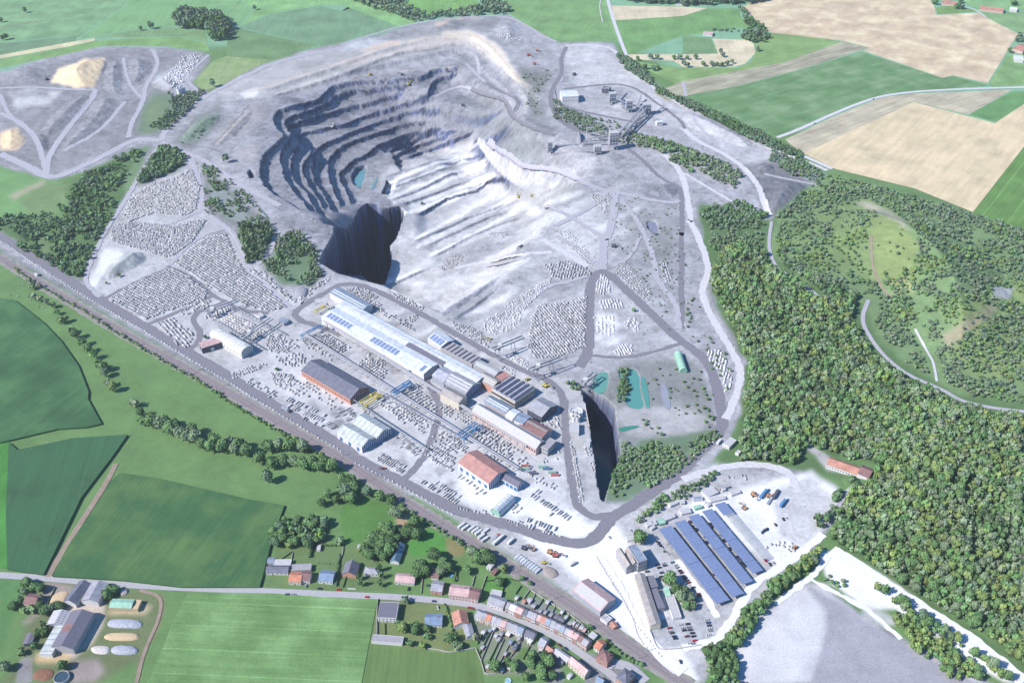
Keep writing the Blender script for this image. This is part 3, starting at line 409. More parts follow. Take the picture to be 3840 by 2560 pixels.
for s, wd in [('@t20 0,880 90,970 250,1040 380,1120 460,1200 530,1290 560,1400 600,1500', 9), ('@P 1300,105 1360,102 1410,112 1440,150 1490,195 1570,245', 7), ('@W 2060,720 2200,860 2270,1000 2300,1200 2330,1400 @t21 40,-60 110,60 185,280 150,380 130,460 190,600 300,790 410,970 380,1120 340,1230 300,1320', 9), ('@t20 0,1190 120,1260 340,1390', 5),
    ('@P 1760,340 1850,370 1900,392', 7), ('@t11 780,280 1000,240 1300,180 1450,170', 8), ('@t11 1380,80 1500,150 1700,270', 9), ('@t22 0,170 200,100 350,70 500,65 650,80 760,140 790,260', 9), ('@t22 710,400 760,560 850,610', 5)]:
    strip('track', 'P', s, wd, M_track, 'almost white dusty quarry track')
for s, wd in [('@t22 0,1330 130,1300 230,1280 330,1160 380,1060 430,980 480,890 600,810 780,705 880,620 970,545', 8), ('@t22 1010,690 900,830 760,930 640,1030', 6), ('@t22 870,850 1000,920 1200,1020 1350,1120 1500,1270', 5), ('@t22 1030,650 1200,760 1400,890 1600,1020 1850,1180 2050,1310 2352,1560', 13), ('@t12 1760,700 1900,900 2010,1150 2200,1380 2352,1500', 12), ('@t22 -40,720 60,860 180,1000 240,1120', 6)]:
    strip('road', 'P', s, wd, M_white, 'bright white dust covered service road at the lower right')
strip('road', 'P', '@t02 -200,815 0,826 350,850 700,885 1250,915 1900,940 2350,962 @t12 400,978 800,1012 1050,1060 1350,1180 1560,1300 1700,1400 1850,1500 1950,1600', 7.0, M_lane, 'grey village street with houses along it', rag=.05)
strip('road', 'P', '@t12 1800,1440 1950,1440 2010,1480 2100,1560', 9, M_lane, 'grey village side street', rag=.05)
for s, wd, m, lb in [('@t10 1825,-40 1870,130 1920,270 1965,385 1985,430', 7, M_track, 'straight pale country road between far green fields'), ('@t20 650,950 800,895 1050,780 1250,700 1390,660 1600,632 2000,612 2400,602', 7, M_track, 'pale country road curving between the stubble fields'), ('@t02 800,60 740,180 600,400 420,680 330,840', 5.5, M_dirt, 'brown dirt track between two maize fields'),
    ('@t02 960,930 1125,975 1090,1150 1000,1330 940,1567', 3, M_dirt, 'worn dirt track beside the farm'), ('@t21 612,-40 590,110 610,210 660,290 760,350 880,430 935,475', 4.5, M_trackg, 'grey gravel path through the young wood'), ('@t21 1280,500 1225,640 1310,790 1400,900 1550,1020 1800,1120 1900,1190 2100,1240 2400,1275', 5, M_trackg, 'grey gravel path through the tall wood'),
    ('@t21 1600,700 1680,850 1730,930 1750,1060', 3, M_track, 'white chalk footpath climbing through the wood'), ('@t21 1300,60 1300,240 1350,390 1430,480', 3, M_dirt, 'faint brown path across the meadow on the hill'), ('@t20 830,1075 930,1120 1030,1165', 8, M_track, 'pale end of a field road'), ('@t20 1900,45 2000,60 2090,120', 4, M_track, 'far farm lane'), ('@P 0,63 100,48', 3, M_dirt, 'far field path'), ('@t10 1800,-30 1775,40 1800,155', 2, M_track, 'thin pale line worn in a far field'), ('@t22 1230,200 1150,220 1090,330 1060,380', 4, M_trackg, 'grey path between the hedge and the wood')]:
    strip('road' if wd > 5 else 'path', 'P', s, wd, m, lb, rag=.2)
# railway: ballast bed, four rails, sleepers
RAIL = wpts('P', '@t01 -300,30 0,212 500,520 1000,815 1500,1092 2000,1388 2352,1590 @t12 400,300 800,545 1200,790 1500,975 1750,1140 2000,1325 2400,1600')
strip('railway_bed', 'P', '', 17, M_verge, 'verge soil of the railway', P=RAIL, lift=.06, rag=1.5, flat=True)
strip('railway_bed', 'P', '', 10.5, M_ballast, 'brown ballast bed of the two track railway', P=RAIL, lift=.3, rag=.2, flat=True)
M_rail = mat('rail_steel', (120, 112, 116), .4, .1, 1, metal=.6); M_sleeper = mat('sleeper', (176, 166, 166), .9, .1, 1)
for off in (-2.1, 2.1):
    Q, t = resample(RAIL, 2.4); A = offset(Q, off)
    d = np.gradient(Q, axis=0); d /= np.hypot(d[:, 0], d[:, 1])[:, None]; nrm = np.stack([-d[:, 1], d[:, 0]], -1); z = .42
    cs = [A + nrm * 1.3 + d * .16, A - nrm * 1.3 + d * .16, A - nrm * 1.3 - d * .16, A + nrm * 1.3 - d * .16]
    V = np.stack([np.column_stack([c, np.full(len(c), z)]) for c in cs], 1).reshape(-1, 3); F = np.arange(len(V)).reshape(-1, 4)
    tag(ob('sleepers', npmesh('sleepers', V, F[:, ::-1], M_sleeper)), 'row of concrete sleepers under the %s railway track' % ('left' if off > 0 else 'right'), kind='structure')
    for o2 in (-.72, .72): 
        strip('rail', 'P', '', .16, M_rail, 'steel rail of the railway track', P=RAIL, lift=.56, rag=0, off=off + o2, flat=True)
# ------------------------------------------------------------------ fields: each a sheet of its own
def prism(name, poly, h, m, label=None, z=.06, kind='structure', parent=None, per_z=False):
    P3 = poly; n = len(P3); t = tessellate_polygon([[Vector((p[0], p[1], 0)) for p in P3]])
    base = np.array([(p[0], p[1], (hgt(p[0], p[1]) if per_z else 0) + z + h) for p in P3]); v = [tuple(p) for p in base]; f = []
    for a, b, c in t:
        u, w_ = base[b] - base[a], base[c] - base[a]; f.append((a, b, c) if u[0] * w_[1] - u[1] * w_[0] > 0 else (a, c, b))
    if h > .3:
        v += [(p[0], p[1], 0) for p in P3]; area = sum(P3[i][0] * P3[(i + 1) % n][1] - P3[(i + 1) % n][0] * P3[i][1] for i in range(n))
        for i in range(n): j = (i + 1) % n; q = (i, n + i, n + j, j); f.append(q if area > 0 else q[::-1])
    me = bpy.data.meshes.new(name); me.from_pydata(v, [], f); me.materials.append(m); o = ob(name, me, parent); tag(o, label, kind=kind); return o
def field_mat(name, rgb, rgb2=None, ang=0, sp=3.0, amp=.12, tram=None, blot=.2, fine=.15, fs=.8):
    m = bpy.data.materials.new(name); m.use_nodes = True; n = m.node_tree.nodes; l = m.node_tree.links; b = n['Principled BSDF']; b.inputs['Roughness'].default_value = .9; b.inputs['Specular IOR Level'].default_value = .15
    geo = n.new('ShaderNodeNewGeometry'); mp = n.new('ShaderNodeMapping'); mp.inputs['Rotation'].default_value = (0, 0, ang); l.new(geo.outputs['Position'], mp.inputs[0]); sx = n.new('ShaderNodeSeparateXYZ'); l.new(mp.outputs[0], sx.inputs[0])
    def noi(s, d, a, src):
        no = n.new('ShaderNodeTexNoise'); no.inputs['Scale'].default_value = s; no.inputs['Detail'].default_value = d; no.inputs['Roughness'].default_value = .6; l.new(src, no.inputs['Vector']); mr = n.new('ShaderNodeMapRange'); mr.inputs[1].default_value = .32; mr.inputs[2].default_value = .68; mr.inputs[3].default_value = 1 - a; mr.inputs[4].default_value = 1 + a; l.new(no.outputs['Fac'], mr.inputs[0]); return mr.outputs[0], no.outputs['Fac']
    def mul(x, y): q = n.new('ShaderNodeMath'); q.operation = 'MULTIPLY'; l.new(x, q.inputs[0]); l.new(y, q.inputs[1]); return q.outputs[0]
    v, _ = noi(fs, 6, fine, geo.outputs['Position']); v2, bl = noi(.022, 5, blot, geo.outputs['Position']); v = mul(v, v2)
    m2 = n.new('ShaderNodeMapping'); m2.inputs['Scale'].default_value = (1 / sp, .012, 1); l.new(mp.outputs[0], m2.inputs[0]); v3, _ = noi(1.0, 3, amp, m2.outputs[0]); v = mul(v, v3)
    if tram:
        q = n.new('ShaderNodeMath'); q.operation = 'MULTIPLY'; q.inputs[1].default_value = 1 / tram[0]; l.new(sx.outputs[0], q.inputs[0]); fr = n.new('ShaderNodeMath'); fr.operation = 'FRACT'; l.new(q.outputs[0], fr.inputs[0])
        gt = n.new('ShaderNodeMath'); gt.operation = 'LESS_THAN'; gt.inputs[1].default_value = tram[1] / tram[0]; l.new(fr.outputs[0], gt.inputs[0]); ma = n.new('ShaderNodeMath'); ma.operation = 'MULTIPLY_ADD'; ma.inputs[1].default_value = tram[2]; ma.inputs[2].default_value = 1; l.new(gt.outputs[0], ma.inputs[0]); v = mul(v, ma.outputs[0])
    mixc = n.new('ShaderNodeMix'); mixc.data_type = 'RGBA'; mixc.inputs[6].default_value = (*alb(rgb), 1); mixc.inputs[7].default_value = (*alb(rgb2 or rgb), 1)
    cr = n.new('ShaderNodeMapRange'); cr.inputs[1].default_value = .45; cr.inputs[2].default_value = .62; l.new(bl, cr.inputs[0]); l.new(cr.outputs[0], mixc.inputs[0])
    mx = n.new('ShaderNodeVectorMath'); mx.operation = 'SCALE'; l.new(mixc.outputs[2], mx.inputs[0]); l.new(v, mx.inputs['Scale']); l.new(mx.outputs[0], b.inputs['Base Color']); return m
def wang(fr, s):                                  # world direction of a photo line, as mapping angle that makes it the local y axis
    a, b = ground(g(fr, s))[:, :2]; return -(math.atan2(b[1] - a[1], b[0] - a[0]) - math.pi / 2)
FI = [0]
def field(label, fr, s, rgb, rgb2=None, h=0, ang=0, name='field', **k):
    FI[0] += 1; p = g(fr, s); P3 = at(p, h) if h > .3 else at(p); return prism(name, P3, h, field_mat('field_%d' % FI[0], rgb, rgb2, ang, **k), label, z=.05 + .008 * (FI[0] % 12))
fa = wang('t20', '650,950 1600,632')
field('dark teal strip of crop at the far left', 't00', '-80,310 0,300 530,250 525,285 0,380 -80,390', (121, 154, 120))
field('long bare sandy strip at the far left', 't00', '-80,395 520,285 655,265 650,282 470,322 0,404 -80,420', (222, 212, 174))
field('olive green field behind the spoil heaps', 't00', '0,410 470,326 655,285 870,268 1230,255 1430,300 1440,355 1130,318 900,315 690,320 440,378 0,468', (136, 174, 111))
field('wide mid green field at the far top left', 't00', '-80,-80 860,-80 865,30 820,66 535,262 530,248 -80,300', (133, 172, 127), (138, 178, 131))
field('pale green field beyond the small copse', 't00', '870,40 880,-80 1500,-80 1740,60 1640,180 1540,120 1290,90 1200,180 880,210 640,255 545,268 830,68', (137, 182, 127), (132, 174, 122))
field('small olive field below the copse', 't00', '640,262 900,212 1200,192 1420,215 1430,292 1240,252 900,258', (130, 164, 117))
field('teal crop field behind the quarry rim', 't00', '1650,190 1850,105 2200,40 2352,80 2500,30 @t10 60,40 410,192 0,288 @t00 1980,380 2180,310', (126, 162, 127))
field('light green field at the top', 't00', '1750,60 1500,-80 2352,-80 @t10 60,-30 530,150 410,188 0,35 @t00 2200,36 1850,100 1650,185', (143, 188, 127))
field('dark green triangle field above the quarry road', 't00', '1640,196 1570,240 1560,385 1870,408 1980,385 2180,315', (121, 154, 108))
field('pale olive meadow beside the quarry road', 't00', '1470,420 1560,388 1855,412 1500,600 1400,625 1330,565', (150, 176, 120), (162, 174, 131))
field('bright green field at the top edge', 't10', '500,-60 960,-60 930,50 570,108 440,40', (132, 178, 106))
field('large mid green field at the top centre', 't10', '1080,-80 1770,-80 1800,60 1905,290 1480,282 1300,188 1165,100', (131, 170, 113), ang=.3)
field('narrow green field beside the far road', 't10', '1780,-80 1815,-80 1850,60 1925,290 1905,290 1800,60', (141, 182, 122))
field('pale tan stubble field by the far road', 't10', '1862,40 2352,48 @t20 165,57 165,116 @t10 1885,142', (226, 212, 184))
field('green field below the far tan strip', 't10', '1888,142 2352,112 @t20 165,60 390,60 400,120 480,185 220,215 150,235 0,245 @t10 2000,375 1965,370', (126, 168, 108))
field('tan clearing behind the tree row', 't10', '1975,376 2352,376 @t20 245,372 205,268 440,275 490,300 500,370 430,440 350,462 0,462 @t10 2290,420 2000,412', (226, 214, 184))
field('green field enclosed by the far hedge', 't20', '0,245 190,262 245,370 0,372', (126, 162, 115))
field('olive pasture behind the quarry hedge', 't20', '600,232 820,240 1100,290 700,430 300,530 0,600 @t10 2100,480 2050,430 @t20 0,470 380,470 470,430 505,350 490,290', (141, 172, 111), ang=fa)
field('brownish ploughed strip across the far right', 't20', '-200,640 0,560 700,430 1100,288 1280,330 930,445 400,590 0,665 -100,700', (176, 172, 150), ang=fa, amp=.25, sp=8)
field('teal green crop field right of the quarry', 't20', '0,668 400,592 930,450 1230,358 1790,540 1860,525 2110,592 1600,628 1380,655 1050,775 720,925 600,940 300,800 150,720', (116, 156, 106), (130, 158, 118), ang=fa, sp=12, amp=.14, tram=(27, 1.6, -.14))
field('very large tan stubble field at the top right', 't20', '420,50 600,-60 1700,-60 1750,105 2030,90 2310,235 2100,575 1860,520 1790,538 1240,350 1290,330 1100,282 600,225 480,140', (222, 200, 171), (228, 212, 180), ang=.6, sp=14, amp=.08)
field('grey brown stubble strip below the curving road', 't20', '705,962 1050,800 1310,696 1400,668 1600,646 2270,620 1970,792 1590,702 830,1060 760,1010', (198, 188, 165), ang=fa, sp=4, amp=.22)
field('large beige stubble field at the right', 't20', '832,1058 1590,704 2150,850 2352,718 2352,1010 2000,1462 1600,1300 1050,1165 900,1090', (232, 214, 178), (228, 206, 172), ang=wang('t20', '2000,1460 2352,1010'), sp=9, amp=.1)
field('small green crop field by the road at the right', 't20', '1972,791 2270,632 2450,630 2450,660 2180,848', (115, 160, 102))
field('beige field at the right edge', 't20', '2352,722 2500,640 2500,900 2352,1008', (228, 210, 174))
field('green crop field with pale tramlines at the right edge', 't20', '2352,1012 2500,850 2600,1700 2352,1590 2002,1464', (111, 150, 84), ang=wang('t20', '2060,1500 2352,1120'), tram=(34, 1.5, .5))
field('green pasture at the far right edge', 't20', '2110,580 2230,390 2500,240 2500,600 2130,598', (133, 172, 113), (143, 178, 122))
field('green field behind the far farmhouses', 't20', '2050,75 2352,85 2500,130 2500,260 2310,225 2090,125', (140, 176, 124)); field('green meadow around the far farm', 't20', '1740,50 1900,40 2040,80 1760,100', (130, 166, 102)); field('pale green field at the far top right corner', 't20', '1900,-60 2500,-60 2500,70 2060,72 1950,30', (143, 184, 129))
mz = dict(name='maize_field', sp=1.1, amp=.16, fine=.2, fs=1.2)
field('tall dark green maize field at the left edge', 't01', '-300,460 100,498 300,655 420,780 540,950 610,1130 605,1180 700,1350 600,1372 400,1385 0,1480 -300,1540', (72, 114, 76), (82, 122, 80), 2.3, wang('t01', '0,850 200,720'), **mz)
field('tall maize field between the bright strip and the dirt track', 't02', '60,-90 @t01 120,1530 500,1450 880,1425 @t02 780,0 560,290 300,820 50,780 40,400', (72, 114, 80), (64, 106, 74), 2.3, wang('t02', '560,0 300,800'), **mz)
field('square maize field above the village street', 't02', '830,120 1100,160 1400,230 1700,300 1960,345 1880,560 1790,905 1250,905 850,860 360,830 470,620 640,380 760,180', (72, 114, 74), (92, 124, 76), 2.2, .3, blot=.1, **mz)
field('bright green crop strip at the far left edge', 't02', '-100,-100 60,-90 45,400 50,780 -100,760', (84, 148, 72), h=.5)
field('light green crop field with pale tramlines below the street', 't02', '1300,940 1900,952 2352,985 @t12 250,990 220,1150 190,1300 140,1567 0,1600 @t02 1000,1600 1120,1330 1210,1100', (118, 156, 98), (126, 162, 106), .4, wang('t02', '1300,1010 2300,1050') , tram=(24.5, .7, .38), fine=.16)
field('olive green pasture at the bottom', 't12', '205,1298 420,1312 460,1340 700,1365 920,1325 960,1450 1000,1620 140,1620 180,1400', (112, 140, 86), (104, 132, 78), name='pasture')
# ------------------------------------------------------------------ water
def water(label, fr, s, z, rgb, rough=.12):
    m = mat('water_%d' % rgb[1], rgb, rough, .05, .05, spec=.5); p = g(fr, s); P3 = at(smooth(p, 2, True), z); return prism('water', P3, 0, m, label, z=z)
p0 = ground(g('U', '1190,1200'))[0]
water('small teal pool at the foot of the benches', 'U', '1250,1105 1235,1180 1190,1320 1120,1325 1070,1280 1085,1180 1150,1120', float(p0[2]) + 2.5, (110, 165, 176))
water('narrow grey green pool beside the lower floor', 'U', '1360,1185 1330,1300 1280,1355 1290,1290', float(ground(g('U', '1320,1280'))[0][2]) + .6, (128, 166, 174))
water('dark flooded pit under the steep wall', 't11', '1640,1080 1740,1110 1850,1180 1930,1230 1960,1350 1940,1450 1960,1567 @t12 1930,60 1880,180 1800,360 1740,200 1700,0 @t11 1660,1300', -47, (50, 100, 112))
water('bright turquoise settling basin', 't11', '1905,960 2050,950 2065,1150 2110,1255 1950,1240 1940,1100', -.8, (98, 164, 156)); water('turquoise pool beside the causeway', 't11', '1765,1005 1820,990 1845,1000 1828,1138 1752,1145 1722,1090', -.8, (110, 170, 158))
water('grey green narrow basin', 't11', '2052,1035 2100,1020 2130,1240 2100,1250', .35, (150, 164, 176)); water('grey basin at the end', 't11', '2190,1075 2240,1070 2280,1250 2225,1255', .35, (164, 168, 184)); water('small green pool in the scrub', 't11', '1912,1375 2040,1360 2060,1372 1960,1400 1918,1408', .4, (70, 150, 130))
water('grey settling pond on the quarry plateau', 'W', '1893,1385 1930,1366 2005,1375 2035,1495 1960,1505 1915,1460', -2.2, (150, 152, 172))
# ------------------------------------------------------------------ trees and shrubs
def ico(sub):
    import bmesh
    bm = bmesh.new(); bmesh.ops.create_icosphere(bm, subdivisions=sub, radius=1); v = np.array([x.co[:] for x in bm.verts]); f = np.array([[q.index for q in p.verts] for p in bm.faces]); bm.free(); return v, f
ICO1, ICO2 = ico(1), ico(2)
def crown_mesh(seed, nleaf, shape='round', core=ICO2, leaf=.2):
    """unit tree: height 1, crown radius 1 (scaled later); returns verts, tris, quads"""
    r_ = np.random.default_rng(seed); cv, cf = core
    z0, z1 = {'round': (.16, 1), 'tall': (.12, 1), 'cone': (.06, 1), 'bush': (.0, 1)}[shape]
    lob = r_.normal(size=(9, 3)); lob /= np.linalg.norm(lob, axis=1)[:, None]
    def radius(d):
        k = (np.clip((d @ lob.T), 0, 1) ** 6).max(1); return .70 + .34 * k
    def shp(d, rr):
        p = d * rr[:, None]
        if shape == 'cone': t = (p[:, 2] + 1) / 2; s_ = np.clip(1.15 - t, .05, 1) * 1.1; p[:, 0] *= s_ / .6; p[:, 1] *= s_ / .6
        p[:, 2] = z0 + (p[:, 2] + 1) / 2 * (z1 - z0); return p
    core_v = shp(cv.copy(), radius(cv) * .84)
    d = r_.normal(size=(nleaf, 3)); d[:, 2] = d[:, 2] * .9 + .15; d /= np.linalg.norm(d, axis=1)[:, None]; c = shp(d, radius(d) * r_.uniform(.82, 1.04, nleaf))
    nrm = d + r_.normal(size=(nleaf, 3)) * .55; nrm /= np.linalg.norm(nrm, axis=1)[:, None]; a = np.cross(nrm, r_.normal(size=(nleaf, 3))); a /= np.linalg.norm(a, axis=1)[:, None]; b = np.cross(nrm, a)
    s_ = (leaf * r_.uniform(.6, 1.3, nleaf))[:, None]; zs = np.array([1, 1, .45])
    q = np.stack([c + (a + b * .3) * s_ * zs, c + (b - a * .3) * s_ * zs, c - (a + b * .2) * s_ * zs, c - (b - a * .4) * s_ * zs], 1).reshape(-1, 3)
    V = np.vstack([core_v, q]); Q = (np.arange(nleaf * 4) + len(core_v)).reshape(-1, 4); return V, cf, Q
def leaf_mat(name, rgb):
    m = mat(name, rgb, .8, .24, .5, spec=.15, rnd=.16); return m
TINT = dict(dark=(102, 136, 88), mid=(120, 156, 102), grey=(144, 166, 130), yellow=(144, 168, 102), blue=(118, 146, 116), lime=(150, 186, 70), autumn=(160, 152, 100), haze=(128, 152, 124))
M_bark = mat('bark', (120, 108, 96), .95, .2, 2)
TREES = []                                       # x, y, z, height, radius, tint, shape, region label
def corridor(p):                                 # keep trunks off the woodland paths
    return dist_line(p, 0, 0)
PATHW = [wpts('P', s)[:, :2] for s in ('@t21 612,-40 590,110 610,210 660,290 760,350 880,430 935,475', '@t21 1280,500 1225,640 1310,780 1400,900 1550,1020 1800,1120 1900,1190 2100,1240 2400,1275', '@t21 1600,700 1680,850 1730,930 1750,1060', '@t21 1300,60 1300,240 1350,390 1430,480',
   '@t21 60,-60 110,60 185,280 150,380 130,460 190,600 300,790 410,970 380,1120 340,1230 300,1320', '@t22 0,1330 130,1300 230,1280 330,1160 380,1060 430,980 480,890 600,810 780,705 880,620 970,545', '@t22 1230,200 1150,220 1090,330 1060,380', '@t22 1030,650 1200,760 1400,890 1600,1020 1850,1180 2050,1310 2352,1560', '@t22 1010,690 900,830 760,930 640,1030', '@t22 870,850 1000,920 1200,1020 1350,1120 1500,1270')]
PWID = [9, 14, 8, 5, 9, 7, 4, 10, 6, 5]
def wood(reg, fr, s, sp, h, rr, tints, shape='round', keep=1.0, clear=None, clump=0.0, group=None):
    P3 = ground(g(fr, s))[:, :2]; x0, y0 = P3.min(0); x1, y1 = P3.max(0); X, Y = np.meshgrid(np.arange(x0, x1, sp), np.arange(y0, y1, sp * .9), indexing='ij'); r_ = np.random.default_rng(abs(hash(reg + s)) % 1 + len(TREES) + 3)
    X = X + r_.uniform(-.42, .42, X.shape) * sp + (np.arange(X.shape[1]) % 2)[None] * sp / 2; Y = Y + r_.uniform(-.42, .42, Y.shape) * sp; X = X.ravel(); Y = Y.ravel()
    m = inside(P3, X + (noise(X, Y, 12, 33) - .5) * sp * 1.5, Y + (noise(X, Y, 12, 34) - .5) * sp * 1.5) & (r_.random(len(X)) < keep)
    if clump: m &= noise(X, Y, 16, 35) + .3 * noise(X, Y, 5, 36) > clump
    X, Y = X[m], Y[m]
    for pl, wd in zip(PATHW, PWID):
        if len(X): k = dist_line(pl, X, Y) > wd; X, Y = X[k], Y[k]
    for cf_, cs, pr in clear or []:
        c = ground(g(cf_, cs))[:, :2]; k = ~(inside(c, X, Y) & (r_.random(len(X)) < pr)); X, Y = X[k], Y[k]
    Z = hgt(X, Y); hh = r_.uniform(*h, len(X)) * (.8 + .4 * noise(X, Y, 35, 37)); rad = hh * r_.uniform(*rr, len(X)); ns = noise(X, Y, 45, 38) * .7 + r_.random(len(X)) * .45
    for i in range(len(X)): TREES.append((X[i], Y[i], Z[i], hh[i], rad[i], tints[min(int(ns[i] / 1.0 * len(tints)), len(tints) - 1)], shape, reg))
MEAD = [('P', '1880,475 1990,455 2060,490 2110,560 2095,640 2010,655 1890,600 1800,565', .5), ('P', '2000,500 2060,490 2110,570 2080,640 2010,640', .85), ('P', '2155,770 2290,690 2290,720 2180,800', .8), ('P', '2280,660 2330,660 2320,690 2280,680', 1), ('P', '1965,465 2000,462 2060,495 2100,530 2060,510', 1), ('P', '1840,1010 1890,1040 2010,1060 2010,1110 1890,1090', 1), ('P', '1960,1080 2010,1072 2005,1105 1970,1095', 1), ('P', '2260,560 2352,640 2352,700 2200,600', .3)]
wood('tall mixed wood right of the quarry', 'P', '1625,640 1650,600 1700,560 1780,600 1850,640 1900,660 1980,690 1975,740 2020,790 2080,840 2200,910 2352,945 2352,1240 2400,1568 2310,1560 2180,1470 2060,1390 1930,1290 1905,1240 1925,1130 1960,1100 1850,1020 1830,1072 1700,1058 1715,1000 1705,900 1718,830 1660,710', 5.1, (5.5, 14), (.27, .4), ['blue', 'dark', 'mid', 'grey', 'mid', 'yellow', 'grey', 'mid'], clear=MEAD)
wood('tall mixed wood right of the quarry', 'P', '2352,1200 2450,1300 2450,1620 2352,1600 2300,1555', 6.5, (8, 13), (.28, .4), ['mid', 'grey', 'yellow'])
wood('young greyish wood on the hill', 'P', '1625,500 1655,475 1760,510 1830,455 1900,400 2000,425 2200,480 2400,545 2400,950 2200,905 2080,835 2020,780 1985,700 1850,640 1700,560 1640,610', 5.0, (2.2, 6.5), (.34, .52), ['blue', 'haze', 'grey', 'haze', 'mid', 'yellow'], clear=MEAD, clump=.42)
wood('left wood between the railway and the stone yards', 'P', '130,475 200,402 300,347 330,345 300,400 250,500 215,580 185,638 150,630 60,580 0,545 -60,520 -60,500 60,495 120,480', 6.4, (3.5, 9), (.36, .5), ['dark', 'mid', 'blue', 'mid'], clear=[('t01', '240,80 330,50 360,200 280,190', .95), ('t00', '850,1230 1000,1010 1040,1020 930,1260 850,1400 780,1350', .8), ('t00', '120,1390 300,1250 480,1280 460,1380 380,1480 250,1500', .6)], clump=.5)
wood('dark copse below the spoil heaps', 'P', '370,337 400,345 432,366 410,388 360,410 318,425 330,390', 6, (7, 11), (.3, .42), ['dark', 'blue', 'mid'])
wood('shrubby slope beside the upper quarry road', 'P', '384,215 410,225 470,210 460,232 420,270 385,300 345,295 350,280 385,270 400,245', 6.5, (5, 9), (.3, .45), ['dark', 'blue', 'haze'])
wood('poplar grove by the stone yard loop', 'P', '550,520 622,515 628,545 600,602 572,608 555,570', 5.4, (8, 13), (.16, .24), ['mid', 'grey', 'dark'], 'tall', clump=.2)
wood('poplar grove beside the black pit', 'P', '640,545 665,535 700,550 728,590 742,635 700,660 660,648 612,622 610,600 635,585', 6, (6, 11), (.18, .28), ['mid', 'grey', 'mid'], 'tall', clump=.45)
wood('scrub on the slope above the stone yards', 'P', '470,380 500,385 560,440 620,490 610,520 545,512 500,500 470,470', 7, (3, 7), (.3, .45), ['grey', 'mid', 'haze'], clump=.5)
wood('hedgerow wood along the right quarry edge', 'P', '1415,130 1435,128 1490,175 1500,198 1490,198 1440,165', 5, (6, 9), (.3, .4), ['haze', 'blue', 'grey']); wood('hedgerow wood along the right quarry edge', 'P', '1500,200 1560,226 1640,260 1740,305 1790,330 1842,352 1835,362 1780,345 1700,310 1600,258 1500,210', 5, (6, 9), (.3, .42), ['haze', 'blue', 'dark'])
wood('tree belt crossing the eastern workings', 'P', '1455,312 1520,322 1600,350 1690,385 1700,400 1690,440 1640,412 1560,370 1470,332', 6, (5, 9), (.32, .45), ['haze', 'grey', 'mid'], clump=.35); wood('tree belt crossing the eastern workings', 'P', '1270,225 1300,250 1400,300 1450,300 1420,320 1330,300 1270,270', 6.5, (4, 7), (.32, .45), ['haze', 'grey'], clump=.4)
wood('scrubby wood around the dumped stock pile', 'P', '1775,345 1840,368 1895,400 1885,420 1820,405 1770,370', 5.5, (4, 7), (.35, .45), ['grey', 'haze', 'mid']); wood('scrubby wood around the dumped stock pile', 'P', '1600,490 1690,460 1720,480 1760,500 1700,520 1640,520', 6, (5, 9), (.32, .42), ['dark', 'blue', 'mid'])
wood('dense young trees on the slope of the flooded pit', 'P', '1402,1145 1396,1110 1412,1080 1450,1030 1500,1015 1560,1030 1640,985 1655,1005 1560,1085 1480,1128', 4.2, (2.6, 5.6), (.4, .55), ['mid', 'grey', 'mid', 'dark'], clump=.34); wood('dense young trees on the slope of the flooded pit', 'P', '1425,845 1440,845 1444,925 1420,930', 4.5, (4, 7), (.35, .45), ['mid', 'blue'])
wood('bushes on the dusty flats by the basins', 'P', '1350,830 1640,860 1640,985 1480,1000 1420,985 1500,940 1480,850 1440,830', 8, (2, 4.5), (.45, .6), ['grey', 'haze', 'mid'], 'bush', clump=.72)
wood('hedge strip below the dark haul road', 'P', '1455,1192 1500,1155 1570,1120 1640,1082 1655,1092 1600,1130 1530,1165 1475,1200', 4.2, (3.5, 6), (.38, .5), ['mid', 'grey', 'dark'])
wood('tree band along the lower white road', 'P', '1630,1480 1700,1420 1775,1335 1830,1300 1885,1265 1895,1290 1840,1330 1780,1375 1740,1420 1705,1470 1680,1500', 5.6, (8, 12), (.32, .42), ['dark', 'mid', 'mid', 'yellow', 'grey']); wood('tree band along the lower white road', 'P', '1610,1480 1640,1475 1690,1510 1700,1568 1740,1600 1640,1600', 5.6, (9, 13), (.3, .4), ['dark', 'mid', 'blue'])
wood('trees between the contractor yard and the wood', 'P', '1857,1245 1870,1200 1920,1150 1925,1100 1960,1105 1940,1150 1900,1210 1885,1240', 5.8, (7, 11), (.32, .42), ['dark', 'mid', 'blue'])
wood('tree island between the white roads', 'P', '2045,1410 2080,1400 2120,1430 2190,1490 2260,1540 2260,1580 2190,1560 2120,1510 2070,1460', 5.6, (6, 9), (.35, .45), ['mid', 'yellow', 'mid']); wood('tree island between the white roads', 'P', '1875,1335 1895,1320 1930,1325 1945,1345 1920,1365 1890,1355', 5.5, (3, 6), (.4, .5), ['grey', 'mid'])
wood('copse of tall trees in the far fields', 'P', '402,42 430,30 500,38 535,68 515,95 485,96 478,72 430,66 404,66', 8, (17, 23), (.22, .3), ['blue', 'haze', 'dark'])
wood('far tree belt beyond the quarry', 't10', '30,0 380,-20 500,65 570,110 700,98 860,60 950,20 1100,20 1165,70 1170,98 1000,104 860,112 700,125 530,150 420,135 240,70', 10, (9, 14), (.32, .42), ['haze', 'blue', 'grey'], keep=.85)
wood('edge of the far forest at the top', 'P', '1430,-15 1770,-20 1755,8 1600,16 1440,8', 10, (14, 20), (.25, .32), ['blue', 'haze']); wood('far clump by the tan field', 't20', '390,60 440,90 500,170 560,190 600,250 570,290 520,300 400,270 400,220 480,210 410,120', 9, (9, 13), (.32, .42), ['blue', 'dark', 'haze']); wood('far hedge beside the little farmyard', 't20', '210,200 300,200 400,205 400,225 210,222', 8, (4, 6), (.4, .5), ['haze'])
